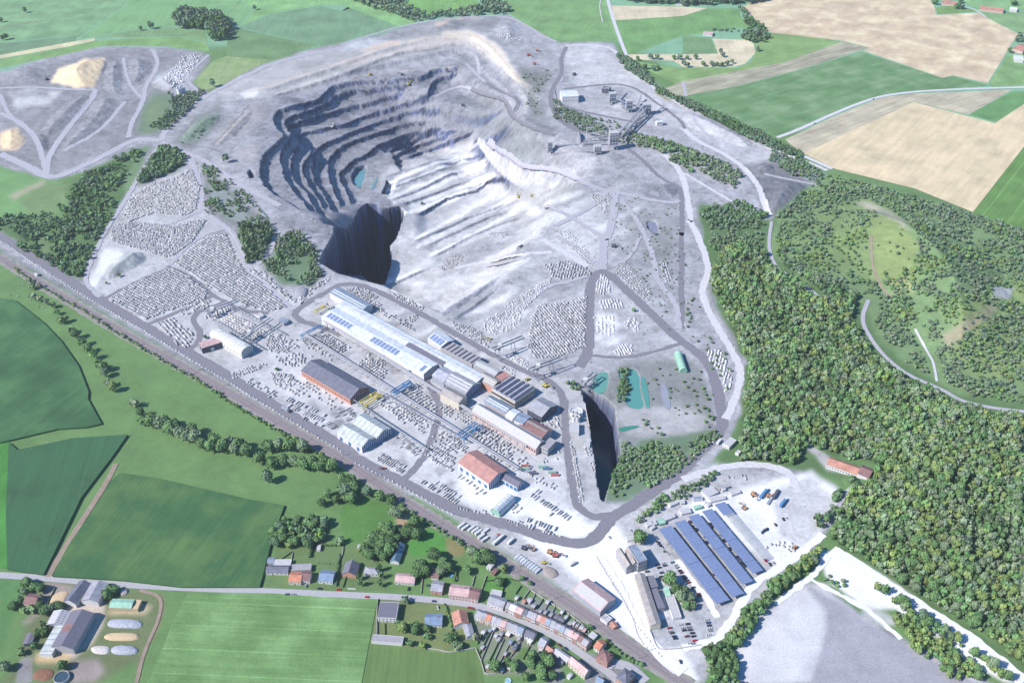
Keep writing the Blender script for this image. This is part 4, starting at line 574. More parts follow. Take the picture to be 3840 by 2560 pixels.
wood('low scrub inside the quarry', 't10', '1480,740 1600,770 1900,850 1960,900 2060,960 2100,1000 1960,1000 1700,880 1500,820', 8, (3, 6), (.4, .55), ['grey', 'haze'], 'bush', clump=.5); wood('low scrub inside the quarry', 'W', '1700,500 1950,560 2120,640 2250,720 2352,800 2352,930 2200,850 2000,700 1700,620', 7, (4, 7), (.4, .5), ['grey', 'haze', 'mid'], clump=.45)
wood('low scrub inside the quarry', 't10', '1240,480 1430,490 1440,560 1350,640 1400,780 1300,800 1280,640', 9, (2, 4), (.5, .6), ['grey', 'haze'], 'bush', clump=.5); wood('low scrub inside the quarry', 'P', '1400,440 1560,480 1570,640 1540,760 1450,640 1400,560', 11, (1.5, 3), (.5, .7), ['grey', 'haze'], 'bush', clump=.6)
wood('low scrub inside the quarry', 't21', '0,500 130,480 250,720 400,960 380,1080 300,1290 260,1200 180,860 20,720', 9, (2, 4), (.5, .6), ['grey', 'haze', 'mid'], 'bush', clump=.55); wood('low scrub inside the quarry', 't00', '1360,1100 1500,1210 1700,1420 1900,1567 1600,1567 1400,1450', 8, (2, 4), (.5, .6), ['grey', 'mid'], 'bush', clump=.6); wood('low scrub inside the quarry', 't00', '1180,980 1300,880 1500,800 1350,1010', 9, (2, 4), (.5, .6), ['grey', 'haze'], 'bush', clump=.6)
wood('trees around the village gardens', 't02', '1860,610 1880,540 1960,470 2100,430 2220,440 2260,520 2200,610 2000,640', 7, (7, 11), (.4, .5), ['dark', 'dark', 'blue', 'mid']); wood('trees around the village gardens', 't12', '150,720 190,600 300,540 370,510 400,600 320,720 220,740', 7, (8, 12), (.42, .5), ['dark', 'mid', 'dark']); wood('thick tree belt below the railway', 't12', '-10,140 60,150 130,200 100,300 -10,310', 8, (11, 14), (.4, .48), ['dark', 'mid']); wood('garden trees south of the street', 't12', '760,1250 830,1260 860,1340 800,1360', 6, (7, 10), (.4, .5), ['dark', 'mid'])
def along(reg, fr, s, sp, h, rr, tints, shape='round', jit=.8):
    Q, _ = resample(wpts(fr, s), sp)
    for x, y in Q:
        hh = random.uniform(*h); x += random.uniform(-jit, jit); y += random.uniform(-jit, jit); TREES.append((x, y, float(hgt(x, y)), hh, hh * random.uniform(*rr), random.choice(tints), shape, reg))
along('hedge along the railway fence', 'P', '@t01 100,280 200,360 400,480 570,570 760,700 880,775 1080,895 1360,1055', 4.4, (2.2, 4.5), (.5, .65), ['mid', 'dark', 'yellow', 'grey'], 'bush', 1.4); along('hedge along the railway fence', 'P', '@t01 1360,1055 1630,1235 1850,1375 2100,1500 2250,1590', 4.4, (2.5, 5.5), (.45, .6), ['mid', 'dark', 'yellow'], 'bush', 1.5); along('hedge along the railway fence', 'P', '@t12 400,345 600,475 740,560 860,630 1050,745', 4, (3, 5.5), (.45, .6), ['dark', 'mid'], 'bush', 1.3); along('hedge along the railway fence', 'P', '@t12 1840,1290 1950,1390 2060,1450', 3.5, (2.5, 4.5), (.45, .6), ['mid', 'dark'], 'bush', 1)
along('hedge between the house gardens', 'K', '925,420 905,560 880,750', 2.2, (2.4, 3), (.5, .6), ['dark', 'blue'], 'bush', .3); along('hedge between the house gardens', 'K', '620,310 590,430', 2.4, (3, 4), (.5, .6), ['dark'], 'bush', .3); along('hedge between the house gardens', 'K', '700,310 960,310', 2.4, (2, 2.6), (.5, .6), ['dark', 'mid'], 'bush', .3); along('hedge between the house gardens', 'K', '2080,960 2130,1100 2170,1290', 2.4, (2.2, 3), (.5, .6), ['yellow', 'mid'], 'bush', .3); along('hedge between the house gardens', 'K', '2210,590 2190,700', 2.4, (2.2, 3), (.5, .6), ['dark'], 'bush', .2)
along('row of trees behind the chalk road of the farm', 'K', '690,500 920,520', 3, (1, 1.4), (.8, 1), ['mid'], 'bush', .1)
def pts(reg, fr, s, h, rr, tints, shape='round'):
    for p in ground(g(fr, s)): hh = random.uniform(*h); TREES.append((p[0], p[1], p[2], hh, hh * random.uniform(*rr), random.choice(tints), shape, reg))
pts('row of trees along the meadow brook', 't01', '232,425 205,375 275,418 235,492 275,510 322,530 372,552 398,600', (7, 10), (.45, .55), ['dark', 'mid', 'grey']); pts('row of trees along the meadow brook', 't01', '430,665 450,655 498,730 525,765 575,815 615,860 655,905 690,975 722,990 730,1030 752,1095 785,1130', (9, 14), (.38, .48), ['mid', 'dark', 'grey', 'yellow']); pts('row of trees along the meadow brook', 't01', '935,1235 975,1300 985,1365', (8, 13), (.35, .45), ['dark', 'yellow', 'grey'])
pts('thick tree belt below the railway', 't01', '1050,1370 1110,1395 1170,1425 1140,1380 1240,1450 1215,1400 1290,1470 1350,1480 1400,1525 1330,1430 1460,1540 1540,1545 1480,1500 1620,1560 1590,1520 1700,1570 1650,1530 1850,1540 1920,1530 2000,1540 2090,1545', (14, 18), (.42, .5), ['grey', 'mid', 'grey', 'mid']); pts('thick tree belt below the railway', 't12', '-560,60 -480,90 -390,70 -320,80 -260,100 -200,90 -150,110 -110,80 -60,110', (14, 17), (.42, .48), ['grey', 'mid']); pts('single dark tree standing in the meadow', 't02', '1850,190', (16, 16.5), (.34, .36), ['blue'])
pts('thick tree belt below the railway', 't12', '40,215 85,260 30,280 180,275 265,310 345,335 70,330', (11, 15), (.45, .55), ['dark', 'mid', 'blue']); pts('trees around the village gardens', 't12', '375,430 505,500 470,555 520,580 345,570 330,640 255,700 205,640 295,720 545,790 580,830 520,840 645,720 705,760 740,800 690,830 905,695 940,740 990,700 1015,745 440,560 320,560', (10, 14), (.45, .56), ['dark', 'mid', 'dark', 'grey'])
pts('trees around the village gardens', 't02', '1880,610 1965,600 2010,560 2080,540 2160,510 2180,580 1950,560 2050,620 2100,610 1990,640 2130,640 1930,520 2060,470 2150,450 2240,500 2260,290 2320,330 2220,350 2350,610', (8, 12), (.42, .52), ['dark', 'mid', 'yellow', 'dark', 'blue']); pts('bright lime conifer beside the gardens', 't02', '2210,590', (12, 12.2), (.16, .17), ['lime'], 'cone'); pts('tall dark cypress by the villas', 't12', '130,905 120,860 268,905 272,850 262,800', (9, 12), (.2, .26), ['dark'], 'cone'); pts('pale blue spruce beside the street', 't12', '442,1015', (9, 9.1), (.4, .42), ['blue'], 'cone')
pts('garden trees south of the street', 't12', '425,1210 455,1195 400,1180 470,1310 560,1325 515,1180 510,1230 590,1215 590,1265 790,1320 810,1340 750,1290 870,815 1085,895 1120,800 930,1270', (6, 10), (.46, .56), ['yellow', 'mid', 'dark', 'grey']); pts('garden trees south of the street', 't12', '1375,1490 1430,1450 1400,1420 1300,1460 1270,1545 1380,1540 1060,1480 1150,1450 1190,1480 1320,1400 1450,1540', (9, 13), (.42, .52), ['dark', 'mid']); pts('garden trees beside the railway crossing', 't12', '1712,1195 1245,860 1300,890', (4, 6), (.45, .5), ['dark'])
pts('large tree standing in the car park', 't12', '2052,600 2260,890', (14, 16), (.46, .5), ['mid']); pts('trees in the car park island', 't12', '2310,960 2340,1010', (13, 15), (.42, .48), ['dark', 'grey']); pts('trees in the car park island', 't22', '10,960 40,1010 20,1060 60,1060 -10,1010', (9, 12), (.4, .48), ['mid', 'dark', 'grey'])
pts('trees around the farm', 't02', '755,985 790,950 765,940 740,980', (8, 10), (.42, .5), ['mid', 'dark']); pts('trees around the farm', 't02', '190,900 250,930 285,940 170,960 280,1000 140,1020 100,1060 170,1080 230,1080 280,1060 320,1090 360,1070 300,1180 330,1210 270,1250 310,1240 240,1330 150,1370 420,1060 400,1050 45,1480 440,1470', (6, 10), (.48, .6), ['mid', 'dark', 'dark', 'grey'])
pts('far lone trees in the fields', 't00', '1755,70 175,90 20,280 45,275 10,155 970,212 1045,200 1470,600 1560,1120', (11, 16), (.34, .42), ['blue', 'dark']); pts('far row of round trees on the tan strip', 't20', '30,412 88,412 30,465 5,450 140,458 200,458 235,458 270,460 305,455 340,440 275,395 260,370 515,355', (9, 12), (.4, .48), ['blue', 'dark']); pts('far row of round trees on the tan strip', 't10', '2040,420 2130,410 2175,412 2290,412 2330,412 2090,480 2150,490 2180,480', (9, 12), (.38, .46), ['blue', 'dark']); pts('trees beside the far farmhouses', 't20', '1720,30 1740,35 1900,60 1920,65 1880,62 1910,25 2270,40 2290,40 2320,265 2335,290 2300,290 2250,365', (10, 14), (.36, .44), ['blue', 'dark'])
pts('shrubs in the works yard', 't01', '1415,765 735,390 825,340 1910,985', (4, 7), (.4, .5), ['mid', 'dark']); pts('shrubs in the works yard', 't11', '1590,1110 1620,1120 1640,1105 1600,1085 1560,1080 2012,580', (5, 7), (.4, .5), ['mid', 'dark'])
# shares: the 300 that show largest stand alone, the rest are one wood
cz = np.array([t[3] * t[4] / max((t[1] * CP - (t[2] - CAMZ) * SP), 1) ** 2 for t in TREES]); pxy = np.array([proj(t[0], t[1], t[2] + t[3] * .5) for t in TREES]); vis = (pxy[:, 0] > 5) & (pxy[:, 0] < 3835) & (pxy[:, 1] > 5) & (pxy[:, 1] < 2555)
wt = np.array([1.0 if ('wood right' in t[7] or 'wood on the hill' in t[7]) else 1.35 for t in TREES]); order = np.argsort(-(cz * vis * wt)); isb = np.array([t[6] == 'bush' for t in TREES])
solo = [i for i in order if not isb[i]][:296]; soloB = [i for i in order if isb[i] and vis[i]][:230]; S_ = set(solo) | set(soloB)
TW = dict(dark='dark green', mid='mid green', grey='grey green', yellow='yellow green', blue='blue green', lime='lime green', autumn='brownish autumn coloured', haze='pale greyish')
CR = {}
def crown_me(tint, shape, v):
    k = (tint, shape, v)
    if k not in CR:
        V, T, Q = crown_mesh(100 + v * 7 + len(shape), {'round': 420, 'tall': 300, 'cone': 360, 'bush': 160}[shape], shape, leaf={'round': .13, 'tall': .2, 'cone': .13, 'bush': .16}[shape]); CR[k] = npmesh('crown', V, [T, Q], leaf_mat('foliage_' + tint, TINT[tint]))
    return CR[k]
tb = MB(); tb.cyl(0, 0, 0, .45, .035, .022, 7)
for a in range(4): tb.beam((0, 0, .3), (.1 * math.cos(a * 1.6), .1 * math.sin(a * 1.6), .58), .014)
TRUNK = tb.mesh('trunk', M_bark)
ATR = {'round': 'broad crowned', 'tall': 'slender', 'cone': 'conical', 'bush': 'low'}
for i in solo + soloB:
    x, y, z, h, r, tint, shape, reg = TREES[i]; b = shape == 'bush'; e = empty('shrub' if b else 'tree', (x, y, z - .1), random.uniform(0, 6.28)); o = ob('crown', crown_me(tint, shape, random.randrange(3)), e); o.scale = (r, r, h)
    k = ob('trunk', TRUNK, e); k.scale = (h, h, h if not b else h * .7); lb = ('%s %s %s in the %s' if not any(q in reg for q in ('tree standing', 'conifer', 'cypress', 'spruce')) else '%s %s %s, the %s') % (ATR[shape], TW[tint], 'shrub' if b else 'tree', reg)
    tag(e, ' '.join(lb.replace('the bushes on', 'scrub on').split()[:16]), 'shrub' if b else 'tree', ('shrubs: ' if b else 'trees: ') + reg + ', ' + TW[tint] + ' ' + ATR[shape])
PROT = [crown_mesh(500 + k, 46, 'round', ICO1, .30) for k in range(10)]; PROTT = [crown_mesh(600 + k, 40, 'tall', ICO1, .42) for k in range(4)]
def merged(name, idx, label, cat):
    VV, TT, QQ, CC = [], [], [], []; base = 0
    for i in idx:
        x, y, z, h, r, tint, shape, reg = TREES[i]; V, T, Q = (PROTT if shape == 'tall' else PROT)[i % (4 if shape == 'tall' else 10)]; a = rng.uniform(0, 6.28); c, s = math.cos(a), math.sin(a)
        P3 = np.stack([(V[:, 0] * c - V[:, 1] * s) * r * 1.05 + x, (V[:, 0] * s + V[:, 1] * c) * r * 1.05 + y, V[:, 2] * h + z - .3], -1); VV.append(P3); TT.append(T + base); QQ.append(Q + base); base += len(V)
        CC.append(np.repeat((alb(TINT[tint]) * rng.uniform(.84, 1.16) * (1 + rng.uniform(-.1, .1, 3)))[None], len(V), 0))
    o = ob(name, npmesh(name, np.vstack(VV), [np.vstack(TT), np.vstack(QQ)], MATS.get('mass_foliage') or attr_mat('mass_foliage', .14, .5, .8, .25, .03), np.vstack(CC))); tag(o, label, cat, kind='stuff')
rest = [i for i in range(len(TREES)) if i not in S_]; print('trees', len(TREES), 'rest', len(rest))
merged('woodland', [i for i in rest if TREES[i][6] != 'bush'], 'mass of mixed green trees covering the hill and tree belts', 'woodland'); merged('scrub', [i for i in rest if TREES[i][6] == 'bush'], 'low grey green scrub scattered over the quarry flats', 'scrub')
# ------------------------------------------------------------------ quarried stone
BL = []                                          # x, y, z, L, W, H, rot, yard, shade
def yard(reg, fr, s, dirs, L, W, H, gap, row, keep=.9, jit=.25, rj=.1, shade=(.62, 1.1), hole=0.0, stack=0.0):
    jit *= .55; rj *= .5 if rj < .5 else 1
    P3 = ground(g(fr, s))[:, :2]; d = ground(g(fr, dirs))[:, :2]; a = math.atan2(d[1, 1] - d[0, 1], d[1, 0] - d[0, 0]); c, s_ = math.cos(a), math.sin(a); U = P3 @ np.array([[c, -s_], [s_, c]]); u0, v0 = U.min(0); u1, v1 = U.max(0)
    r_ = np.random.default_rng(len(BL) + 17); u, v = np.meshgrid(np.arange(u0, u1, gap), np.arange(v0, v1, row), indexing='ij'); u = u + r_.uniform(-jit, jit, u.shape) * gap; v = v + r_.uniform(-jit, jit, v.shape) * row * .5; X = (u * c - v * s_).ravel(); Y = (u * s_ + v * c).ravel()
    m = inside(P3, X, Y) & (r_.random(len(X)) < keep) & (noise(X, Y, 11, 90) > hole); X, Y = X[m], Y[m]; Z = hgt(X, Y)
    for k in range(len(X)):
        l_, w_, h_ = [r_.uniform(*q) for q in (L, W, H)]
        if r_.random() < stack: h_ *= 1.9
        BL.append((X[k], Y[k], Z[k], l_, w_, h_, a + r_.normal() * rj, reg, r_.uniform(*shade)))
big = ((2.2, 3.4), (1.4, 2.2), (1.1, 1.9))
yard('upper left stone yard', 'P', '285,500 295,455 340,425 400,408 440,388 458,430 452,480 430,495 350,490 300,510', '300,500 440,440', *big, 2.9, 3.6, .92, .2, .3)
yard('middle left stone yard', 'P', '258,520 300,510 400,520 430,510 475,505 440,560 395,590 370,590 330,575 255,558', '258,520 400,560', *big, 2.9, 3.8, .95, .16, .15)
yard('long stone yard under the loop road', 'P', '520,538 535,575 560,620 600,650 660,706 620,716 560,702 530,690 480,660 400,605 440,570 470,545', '400,605 530,690', *big, 3.0, 3.9, .95, .16, .15, hole=.04)
yard('square stone yard by the railway', 'P', '250,690 300,655 370,625 395,618 440,640 478,672 470,685 400,710 335,735 300,720', '250,690 335,735', *big, 3.0, 4.0, .97, .12, .1)
yard('small row yard by the haul road', 'P', '355,745 395,730 440,760 445,775 430,800 400,790', '360,745 400,730', (3, 4.5), (1.4, 2), (1.2, 1.9), 4.4, 3.6, .85, .2, .15)
yard('strip of blocks along the loop road', 'P', '570,620 600,620 680,690 690,680 740,645 760,640 720,672 690,700 660,690', '570,620 680,690', *big, 3.4, 3.6, .7, .4, .6); yard('strip of blocks along the loop road', 'P', '410,718 455,690 485,690 480,705 440,720 415,725', '410,718 480,690', *big, 3.4, 3.2, .7, .4, .5)
yard('crane yard with neat stone rows', 'A', '530,410 650,330 960,470 780,590 640,500', '530,410 650,330', (3, 4.4), (1.6, 2.2), (1.3, 2), 4.2, 4.4, .95, .12, .06); yard('dark blocks under the travelling cranes', 'A', '470,300 600,270 690,290 500,400 360,390', '470,300 600,270', *big, 3.4, 3.4, .8, .4, .6); yard('dark blocks under the travelling cranes', 'A', '850,580 1000,510 1050,560 920,640 850,650', '850,580 1000,510', *big, 3.4, 3.4, .8, .4, .6)
yard('rubbly yard behind the orange walled shed', 'A', '1050,640 1180,600 1320,680 1280,760 1180,780 1060,740', '1050,640 1180,600', (1.6, 2.8), (1.2, 1.8), (.9, 1.5), 2.9, 3, .85, .4, .7); yard('rubbly yard behind the orange walled shed', 'A', '1130,800 1260,790 1560,800 1500,880 1360,940 1200,880', '1130,800 1260,790', (2, 3.4), (1.4, 2), (1, 1.7), 3.6, 4, .75, .3, .25); yard('rubbly yard behind the orange walled shed', 'A', '1100,1000 1350,1020 1370,1060 1260,1190 1150,1120', '1100,1000 1350,1020', (1.6, 2.8), (1.2, 1.8), (.9, 1.5), 3, 3.1, .85, .4, .7)
yard('yard of the long hall railings', 'A', '1480,600 1750,570 2000,720 1830,830 1640,700', '1480,600 1700,730', (2.4, 4), (1.4, 2), (1.2, 1.9), 3.7, 3.8, .85, .25, .2); yard('yard of the long hall railings', 'A', '2040,880 2200,820 2352,900 2352,1060 2260,1080', '2040,880 2260,1000', (2.4, 3.6), (1.5, 2.1), (1.2, 1.9), 4, 4, .85, .2, .15)
yard('slab yard between the two long runways', 'B', '740,180 900,130 1110,270 980,380 860,310', '740,180 900,290', (2.4, 3.6), (1.5, 2.1), (1.2, 1.9), 4, 4, .85, .2, .12); yard('slab yard under the blue bridge crane', 'B', '1200,490 1430,400 1650,700 1570,770 1450,700', '1200,490 1450,700', (2.6, 4.2), (1.5, 2.1), (1.2, 1.8), 4.6, 3.8, .9, .2, .1)
yard('slab yard beside the red roofed hall', 'B', '2020,900 2180,860 2352,960 2352,1180 2250,1160 2100,1080', '2020,900 2250,1040', (2.6, 4.4), (1.5, 2.1), (1.2, 1.8), 4.6, 4, .75, .3, .2); yard('slab yard beside the red roofed hall', 'D', '640,-20 1100,80 1150,180 1040,260 900,200', '640,-20 900,130', (2.6, 4.4), (1.5, 2.1), (1.2, 1.8), 4.6, 4, .7, .3, .2)
for fr_, s_, d_ in (('A', '1000,560 1200,560 1400,640 1420,800 1100,760', '1000,560 1400,760'), ('A', '1400,600 1480,600 1800,840 1760,860 1500,720', '1400,600 1760,840'), ('B', '700,60 1000,100 1150,240 900,160', '700,60 1100,230'), ('B', '930,560 1040,540 1560,900 1500,960 1200,800', '930,560 1500,930'), ('B', '700,640 900,700 1000,800 900,760', '700,640 950,790'), ('B', '1660,620 1760,640 2040,800 2000,860 1700,760', '1700,640 2000,820'), ('D', '0,150 160,100 480,280 460,400 200,220', '0,150 460,360'), ('C', '640,1300 1180,1560 1000,1560 700,1420', '640,1300 1100,1540'), ('C', '1250,1340 1480,1320 1480,1420 1300,1480', '1250,1400 1480,1340'), ('C', '1200,1000 1440,930 1480,1100 1300,1080', '1200,1000 1440,940'), ('B', '1140,600 1400,680 1560,860 1300,780', '1140,620 1540,840'), ('t11', '220,560 420,620 520,720 400,680', '220,560 520,710'), ('E', '1480,60 1640,80 1780,60 1760,110 1500,110', '1480,60 1760,90'), ('E', '1930,820 2120,780 2300,800 2320,900 2000,900', '1930,820 2300,860')):
    yard('loose stone stacks between the halls', fr_, s_, d_, (1.6, 4.2), (1.1, 1.8), (.8, 1.7), 4.0, 4.2, .66, .35, .3)
sl_ = ((4, 7.5), (1.0, 1.6), (1.5, 2.2))
yard('slab rows beside the railway haul road', 'B', '0,560 60,570 430,750 420,800 300,850 140,780 0,650', '140,780 300,850', *sl_, 3.0, 8.0, .85, .2, .1); yard('slab rows beside the railway haul road', 'B', '380,830 560,850 500,940 380,880', '380,830 500,920', *sl_, 2.8, 7.5, .85, .2, .1); yard('slab rows beside the railway haul road', 'B', '510,680 700,680 760,780 640,840 520,760', '510,700 640,830', *sl_, 3.4, 8.0, .7, .25, .15)
yard('cluttered yard below the orange wall', 'B', '0,330 180,330 700,640 480,700 300,580 0,520', '0,330 300,500', (1.6, 3.6), (1.1, 1.8), (.8, 1.6), 5, 5.2, .6, .4, .35); yard('cluttered yard below the orange wall', 'A', '640,1020 760,950 1060,890 1050,920 860,1010 700,1060', '640,1040 1050,900', (1.6, 3), (1.2, 1.8), (1, 1.6), 3, 3, .75, .4, .7); yard('cluttered yard below the orange wall', 'A', '820,1080 900,1050 1030,1110 1200,1230 1140,1290 940,1180', '820,1080 1140,1250', (2, 5), (1.1, 1.8), (1, 1.6), 4, 4.4, .7, .4, .4)
yard('yard right of the double white hall', 'B', '950,1240 1060,1180 1280,1300 1330,1380 1260,1420 1120,1360', '950,1240 1260,1400', (3, 5.5), (1, 1.6), (1.2, 1.8), 2.7, 6, .9, .2, .12); yard('yard right of the double white hall', 'B', '1160,960 1300,1000 1470,1150 1400,1210 1240,1110', '1160,990 1400,1190', (3, 5), (1.1, 1.6), (1.2, 1.8), 2.8, 5.4, .9, .2, .15)
yard('yard between runway and haul road junction', 'B', '1540,1110 1600,1080 1840,1200 1830,1290 1700,1260', '1540,1120 1820,1270', (2.6, 4.6), (1, 1.6), (1.1, 1.7), 2.7, 5, .9, .25, .2); yard('yard between runway and haul road junction', 'B', '1530,1200 1600,1210 1830,1340 1830,1390 1740,1370', '1540,1220 1820,1370', (2.4, 4), (1, 1.6), (1.1, 1.7), 2.9, 4.6, .9, .25, .2); yard('yard between runway and haul road junction', 'B', '1610,930 1700,950 1870,1060 1980,1120 1960,1180 1760,1100', '1610,950 1930,1150', (2.8, 5), (1, 1.6), (1.1, 1.7), 2.9, 5.4, .85, .25, .2)
yard('central yard of mixed slabs', 'B', '1080,620 1200,640 1560,860 1500,960 1300,860 1100,720', '1080,620 1500,900', (1.6, 3.6), (1.1, 1.8), (.8, 1.6), 5, 5, .55, .4, .4); yard('central yard of mixed slabs', 'C', '60,1140 340,1190 400,1300 300,1400 60,1250', '60,1160 340,1360', (2, 4.4), (1.1, 1.8), (.9, 1.6), 3.6, 4.4, .7, .3, .3); yard('central yard of mixed slabs', 'C', '400,1080 640,1100 1180,1400 1100,1560 900,1440 640,1300', '400,1100 1100,1500', (2, 4.6), (1.3, 2), (1, 1.7), 5, 5, .68, .35, .25)
yard('rows of slabs behind the haul road bend', 'D', '1290,560 1400,590 1780,860 1760,920 1540,850 1340,680', '1320,640 1740,900', (4.5, 7.5), (1, 1.5), (1.2, 1.9), 3.1, 8, .92, .15, .08); yard('standing slab racks inside the road bend', 'D', '1220,900 1280,860 1420,930 1620,1010 1640,1060 1540,1060 1240,960', '1230,930 1620,1060', (4, 6.5), (.9, 1.4), (1.4, 2.1), 2.9, 7, .85, .2, .12); yard('low stone remnants beside the bend', 'D', '1000,900 1220,930 1240,960 1660,1080 1640,1110 1200,980 1000,910', '1000,900 1640,1100', (1.2, 2.2), (.9, 1.5), (.7, 1.3), 2.8, 2.8, .7, .4, .8)
yard('slab rows in the lower yard', 'D', '50,490 90,480 230,510 300,500 470,590 590,620 540,700 470,770 240,610', '100,520 470,740', (3.6, 6.5), (1, 1.6), (1.3, 2), 3.0, 7.2, .85, .25, .15); yard('scattered stone along the lower road', 'D', '480,770 640,800 860,810 900,850 700,840 520,790', '480,770 860,840', (1.4, 2.6), (1, 1.5), (.8, 1.4), 3.4, 3, .7, .4, .5); yard('slab groups in front of the red roofed hall', 'D', '500,400 580,430 900,620 850,690 760,650 620,560', '520,420 850,640', (3, 6), (1.2, 1.8), (1, 1.6), 5, 7, .8, .25, .15)
yard('scattered blocks right of the barrel roofed store', 'D', '1100,790 1160,730 1240,780 1170,830 1080,830', '1100,790 1170,830', (1.2, 2.4), (.9, 1.5), (.7, 1.3), 2.6, 2.6, .75, .4, .8); yard('equipment yard of small stones', 'D', '1200,380 1300,300 1500,450 1640,560 1560,600 1350,480', '1200,380 1560,600', (1.4, 4), (1, 1.6), (.9, 1.5), 4.6, 4.6, .6, .4, .4)
yard('narrow strip of stone beside the pit wall', 'D', '1760,20 1800,100 1850,400 1900,700 1870,720 1800,420 1770,200', '1770,50 1880,690', (1.2, 3), (.9, 1.5), (.8, 1.4), 2.6, 2.2, .75, .4, .7); yard('narrow strip of stone beside the pit wall', 'D', '1880,100 1960,80 2030,300 2040,420 1960,300', '1890,100 1990,400', (1.2, 3), (.9, 1.5), (.8, 1.4), 3.2, 3.2, .7, .4, .7)
yard('grey block field between the long roads', 't11', '1310,620 1360,540 1690,480 1685,820 1480,900 1320,900 1280,830', '1310,640 1690,540', (2.2, 3.4), (1.4, 2.1), (1.1, 1.8), 3.5, 3.6, .88, .3, .25); yard('upper block field below the quarry ramp', 't11', '1400,260 1560,230 1700,280 1720,330 1560,360 1450,350', '1400,300 1700,330', (2.2, 3.4), (1.4, 2.1), (1.1, 1.8), 3.6, 3.6, .8, .35, .4); yard('pale block rows in the triangle', 't11', '1740,430 1790,310 1830,330 1860,440 1800,470', '1740,430 1860,440', (2, 3), (1.3, 2), (1, 1.6), 3.2, 3.4, .8, .3, .3, (1.1, 1.4)); yard('pale block rows in the triangle', 't11', '1770,510 1890,490 1960,550 1900,560 1780,560', '1770,540 1930,530', (2.4, 3.4), (1.3, 2), (1, 1.6), 3.6, 3.8, .9, .3, .2, (1.1, 1.4))
yard('white stone piles on the white pad', 't11', '1740,620 1880,600 1900,700 1840,760 1750,720', '1740,640 1740,740', (1.8, 2.6), (1.2, 1.8), (1, 1.6), 4.6, 4.6, .7, .3, .2, (1.2, 1.5)); yard('white stone piles on the white pad', 't11', '1950,650 2000,610 2060,660 2040,720 1960,700', '1950,650 2040,700', (1.8, 2.6), (1.2, 1.8), (1, 1.6), 3.4, 3.4, .75, .3, .3, (1.2, 1.5)); yard('white stone piles on the white pad', 't11', '1870,860 1920,810 2000,800 2020,860 1920,890', '1870,860 2010,840', (1.8, 2.6), (1.2, 1.8), (1, 1.6), 3.2, 3.4, .85, .3, .3, (1.1, 1.4))
yard('rubble slope beside the long hall', 't11', '750,650 900,690 1050,790 1010,830 900,780 780,700', '750,670 1020,820', (1.8, 3), (1.2, 1.9), (1, 1.6), 3.4, 3.6, .8, .35, .4); yard('rubble slope beside the long hall', 't11', '1000,620 1200,560 1250,600 1200,700 1060,740 960,700', '1000,680 1200,600', (1.2, 2.6), (1, 1.7), (.8, 1.4), 3, 3, .7, .5, 1, (1, 1.4)); yard('rubble slope beside the long hall', 't11', '1120,540 1460,330 1440,400 1200,620', '1120,540 1440,380', (1.2, 2.6), (1, 1.7), (.8, 1.4), 3.2, 3.2, .7, .5, 1, (1, 1.4))
yard('blocks along the back of the long hall', 't11', '0,440 100,410 300,560 280,600 150,540', '0,440 280,590', (2, 3.4), (1.3, 1.9), (1.1, 1.7), 3, 3.6, .85, .3, .4); yard('blocks along the back of the long hall', 't11', '330,450 400,460 580,560 560,580 420,520', '330,455 570,575', (2, 3.2), (1.3, 1.9), (1.1, 1.7), 3.2, 3.2, .75, .35, .5); yard('blocks along the back of the long hall', 't11', '440,620 520,600 520,650 480,660', '440,620 520,650', (2, 3.2), (1.3, 1.9), (1.1, 1.7), 3.2, 3.2, .75, .35, .5); yard('blocks along the back of the long hall', 't11', '100,410 180,430 250,480 230,500 120,440', '100,420 240,490', (2, 3.2), (1.3, 1.9), (1.1, 1.7), 3.4, 3.2, .8, .35, .5)
yard('stone stock east of the loop', 't21', '160,850 260,840 340,1000 330,1100 290,1140 270,1000 180,920', '160,850 270,870', (2.2, 3.4), (1.3, 2), (1, 1.7), 3.6, 3.6, .8, .3, .2, (1.3, 1.55)); yard('boulders in the eastern quarry', 't11', '1880,260 1960,240 2140,440 2130,510 2040,470 1900,330', '1880,260 2130,500', (1.4, 2.6), (1.1, 1.8), (.9, 1.5), 3.6, 3.6, .75, .4, 1); yard('boulders in the eastern quarry', 't11', '2200,200 2250,260 2280,380 2240,380 2190,280', '2200,200 2260,380', (1.4, 2.6), (1.1, 1.8), (.9, 1.5), 3.6, 3.6, .75, .4, 1)
yard('boulders in the eastern quarry', 'W', '1330,1110 1450,1130 1550,1130 1530,1300 1480,1330 1380,1220', '1330,1110 1530,1300', (1.4, 2.8), (1.1, 1.9), (.9, 1.6), 4, 4, .75, .4, 1); yard('boulders in the eastern quarry', 't11', '680,270 760,200 830,195 840,220 760,290 690,300', '680,290 830,210', (1.4, 2.6), (1.1, 1.8), (.9, 1.5), 3.6, 3.4, .85, .4, 1); yard('boulders in the eastern quarry', 't11', '1000,40 1130,30 1160,60 1080,90', '1000,40 1150,60', (1.4, 2.6), (1.1, 1.8), (.9, 1.5), 4, 4, .75, .4, 1); yard('boulders in the eastern quarry', 't11', '1480,20 1580,30 1740,200 1780,280 1700,260 1560,140', '1480,20 1760,270', (1.2, 2.2), (1, 1.6), (.8, 1.3), 4.4, 4.4, .7, .5, 1)
yard('boulders in the eastern quarry', 't00', '1130,540 1260,380 1400,380 1300,520 1260,600 1180,620', '1130,540 1400,400', (2, 4), (1.5, 3), (1, 2), 6, 6, .7, .5, 1, (1, 1.4)); yard('boulders in the eastern quarry', 't10', '1060,240 1200,250 1240,280 1120,280', '1060,240 1240,280', (2, 3.6), (1.5, 2.4), (1, 2), 6, 6, .7, .5, 1, (1, 1.4))
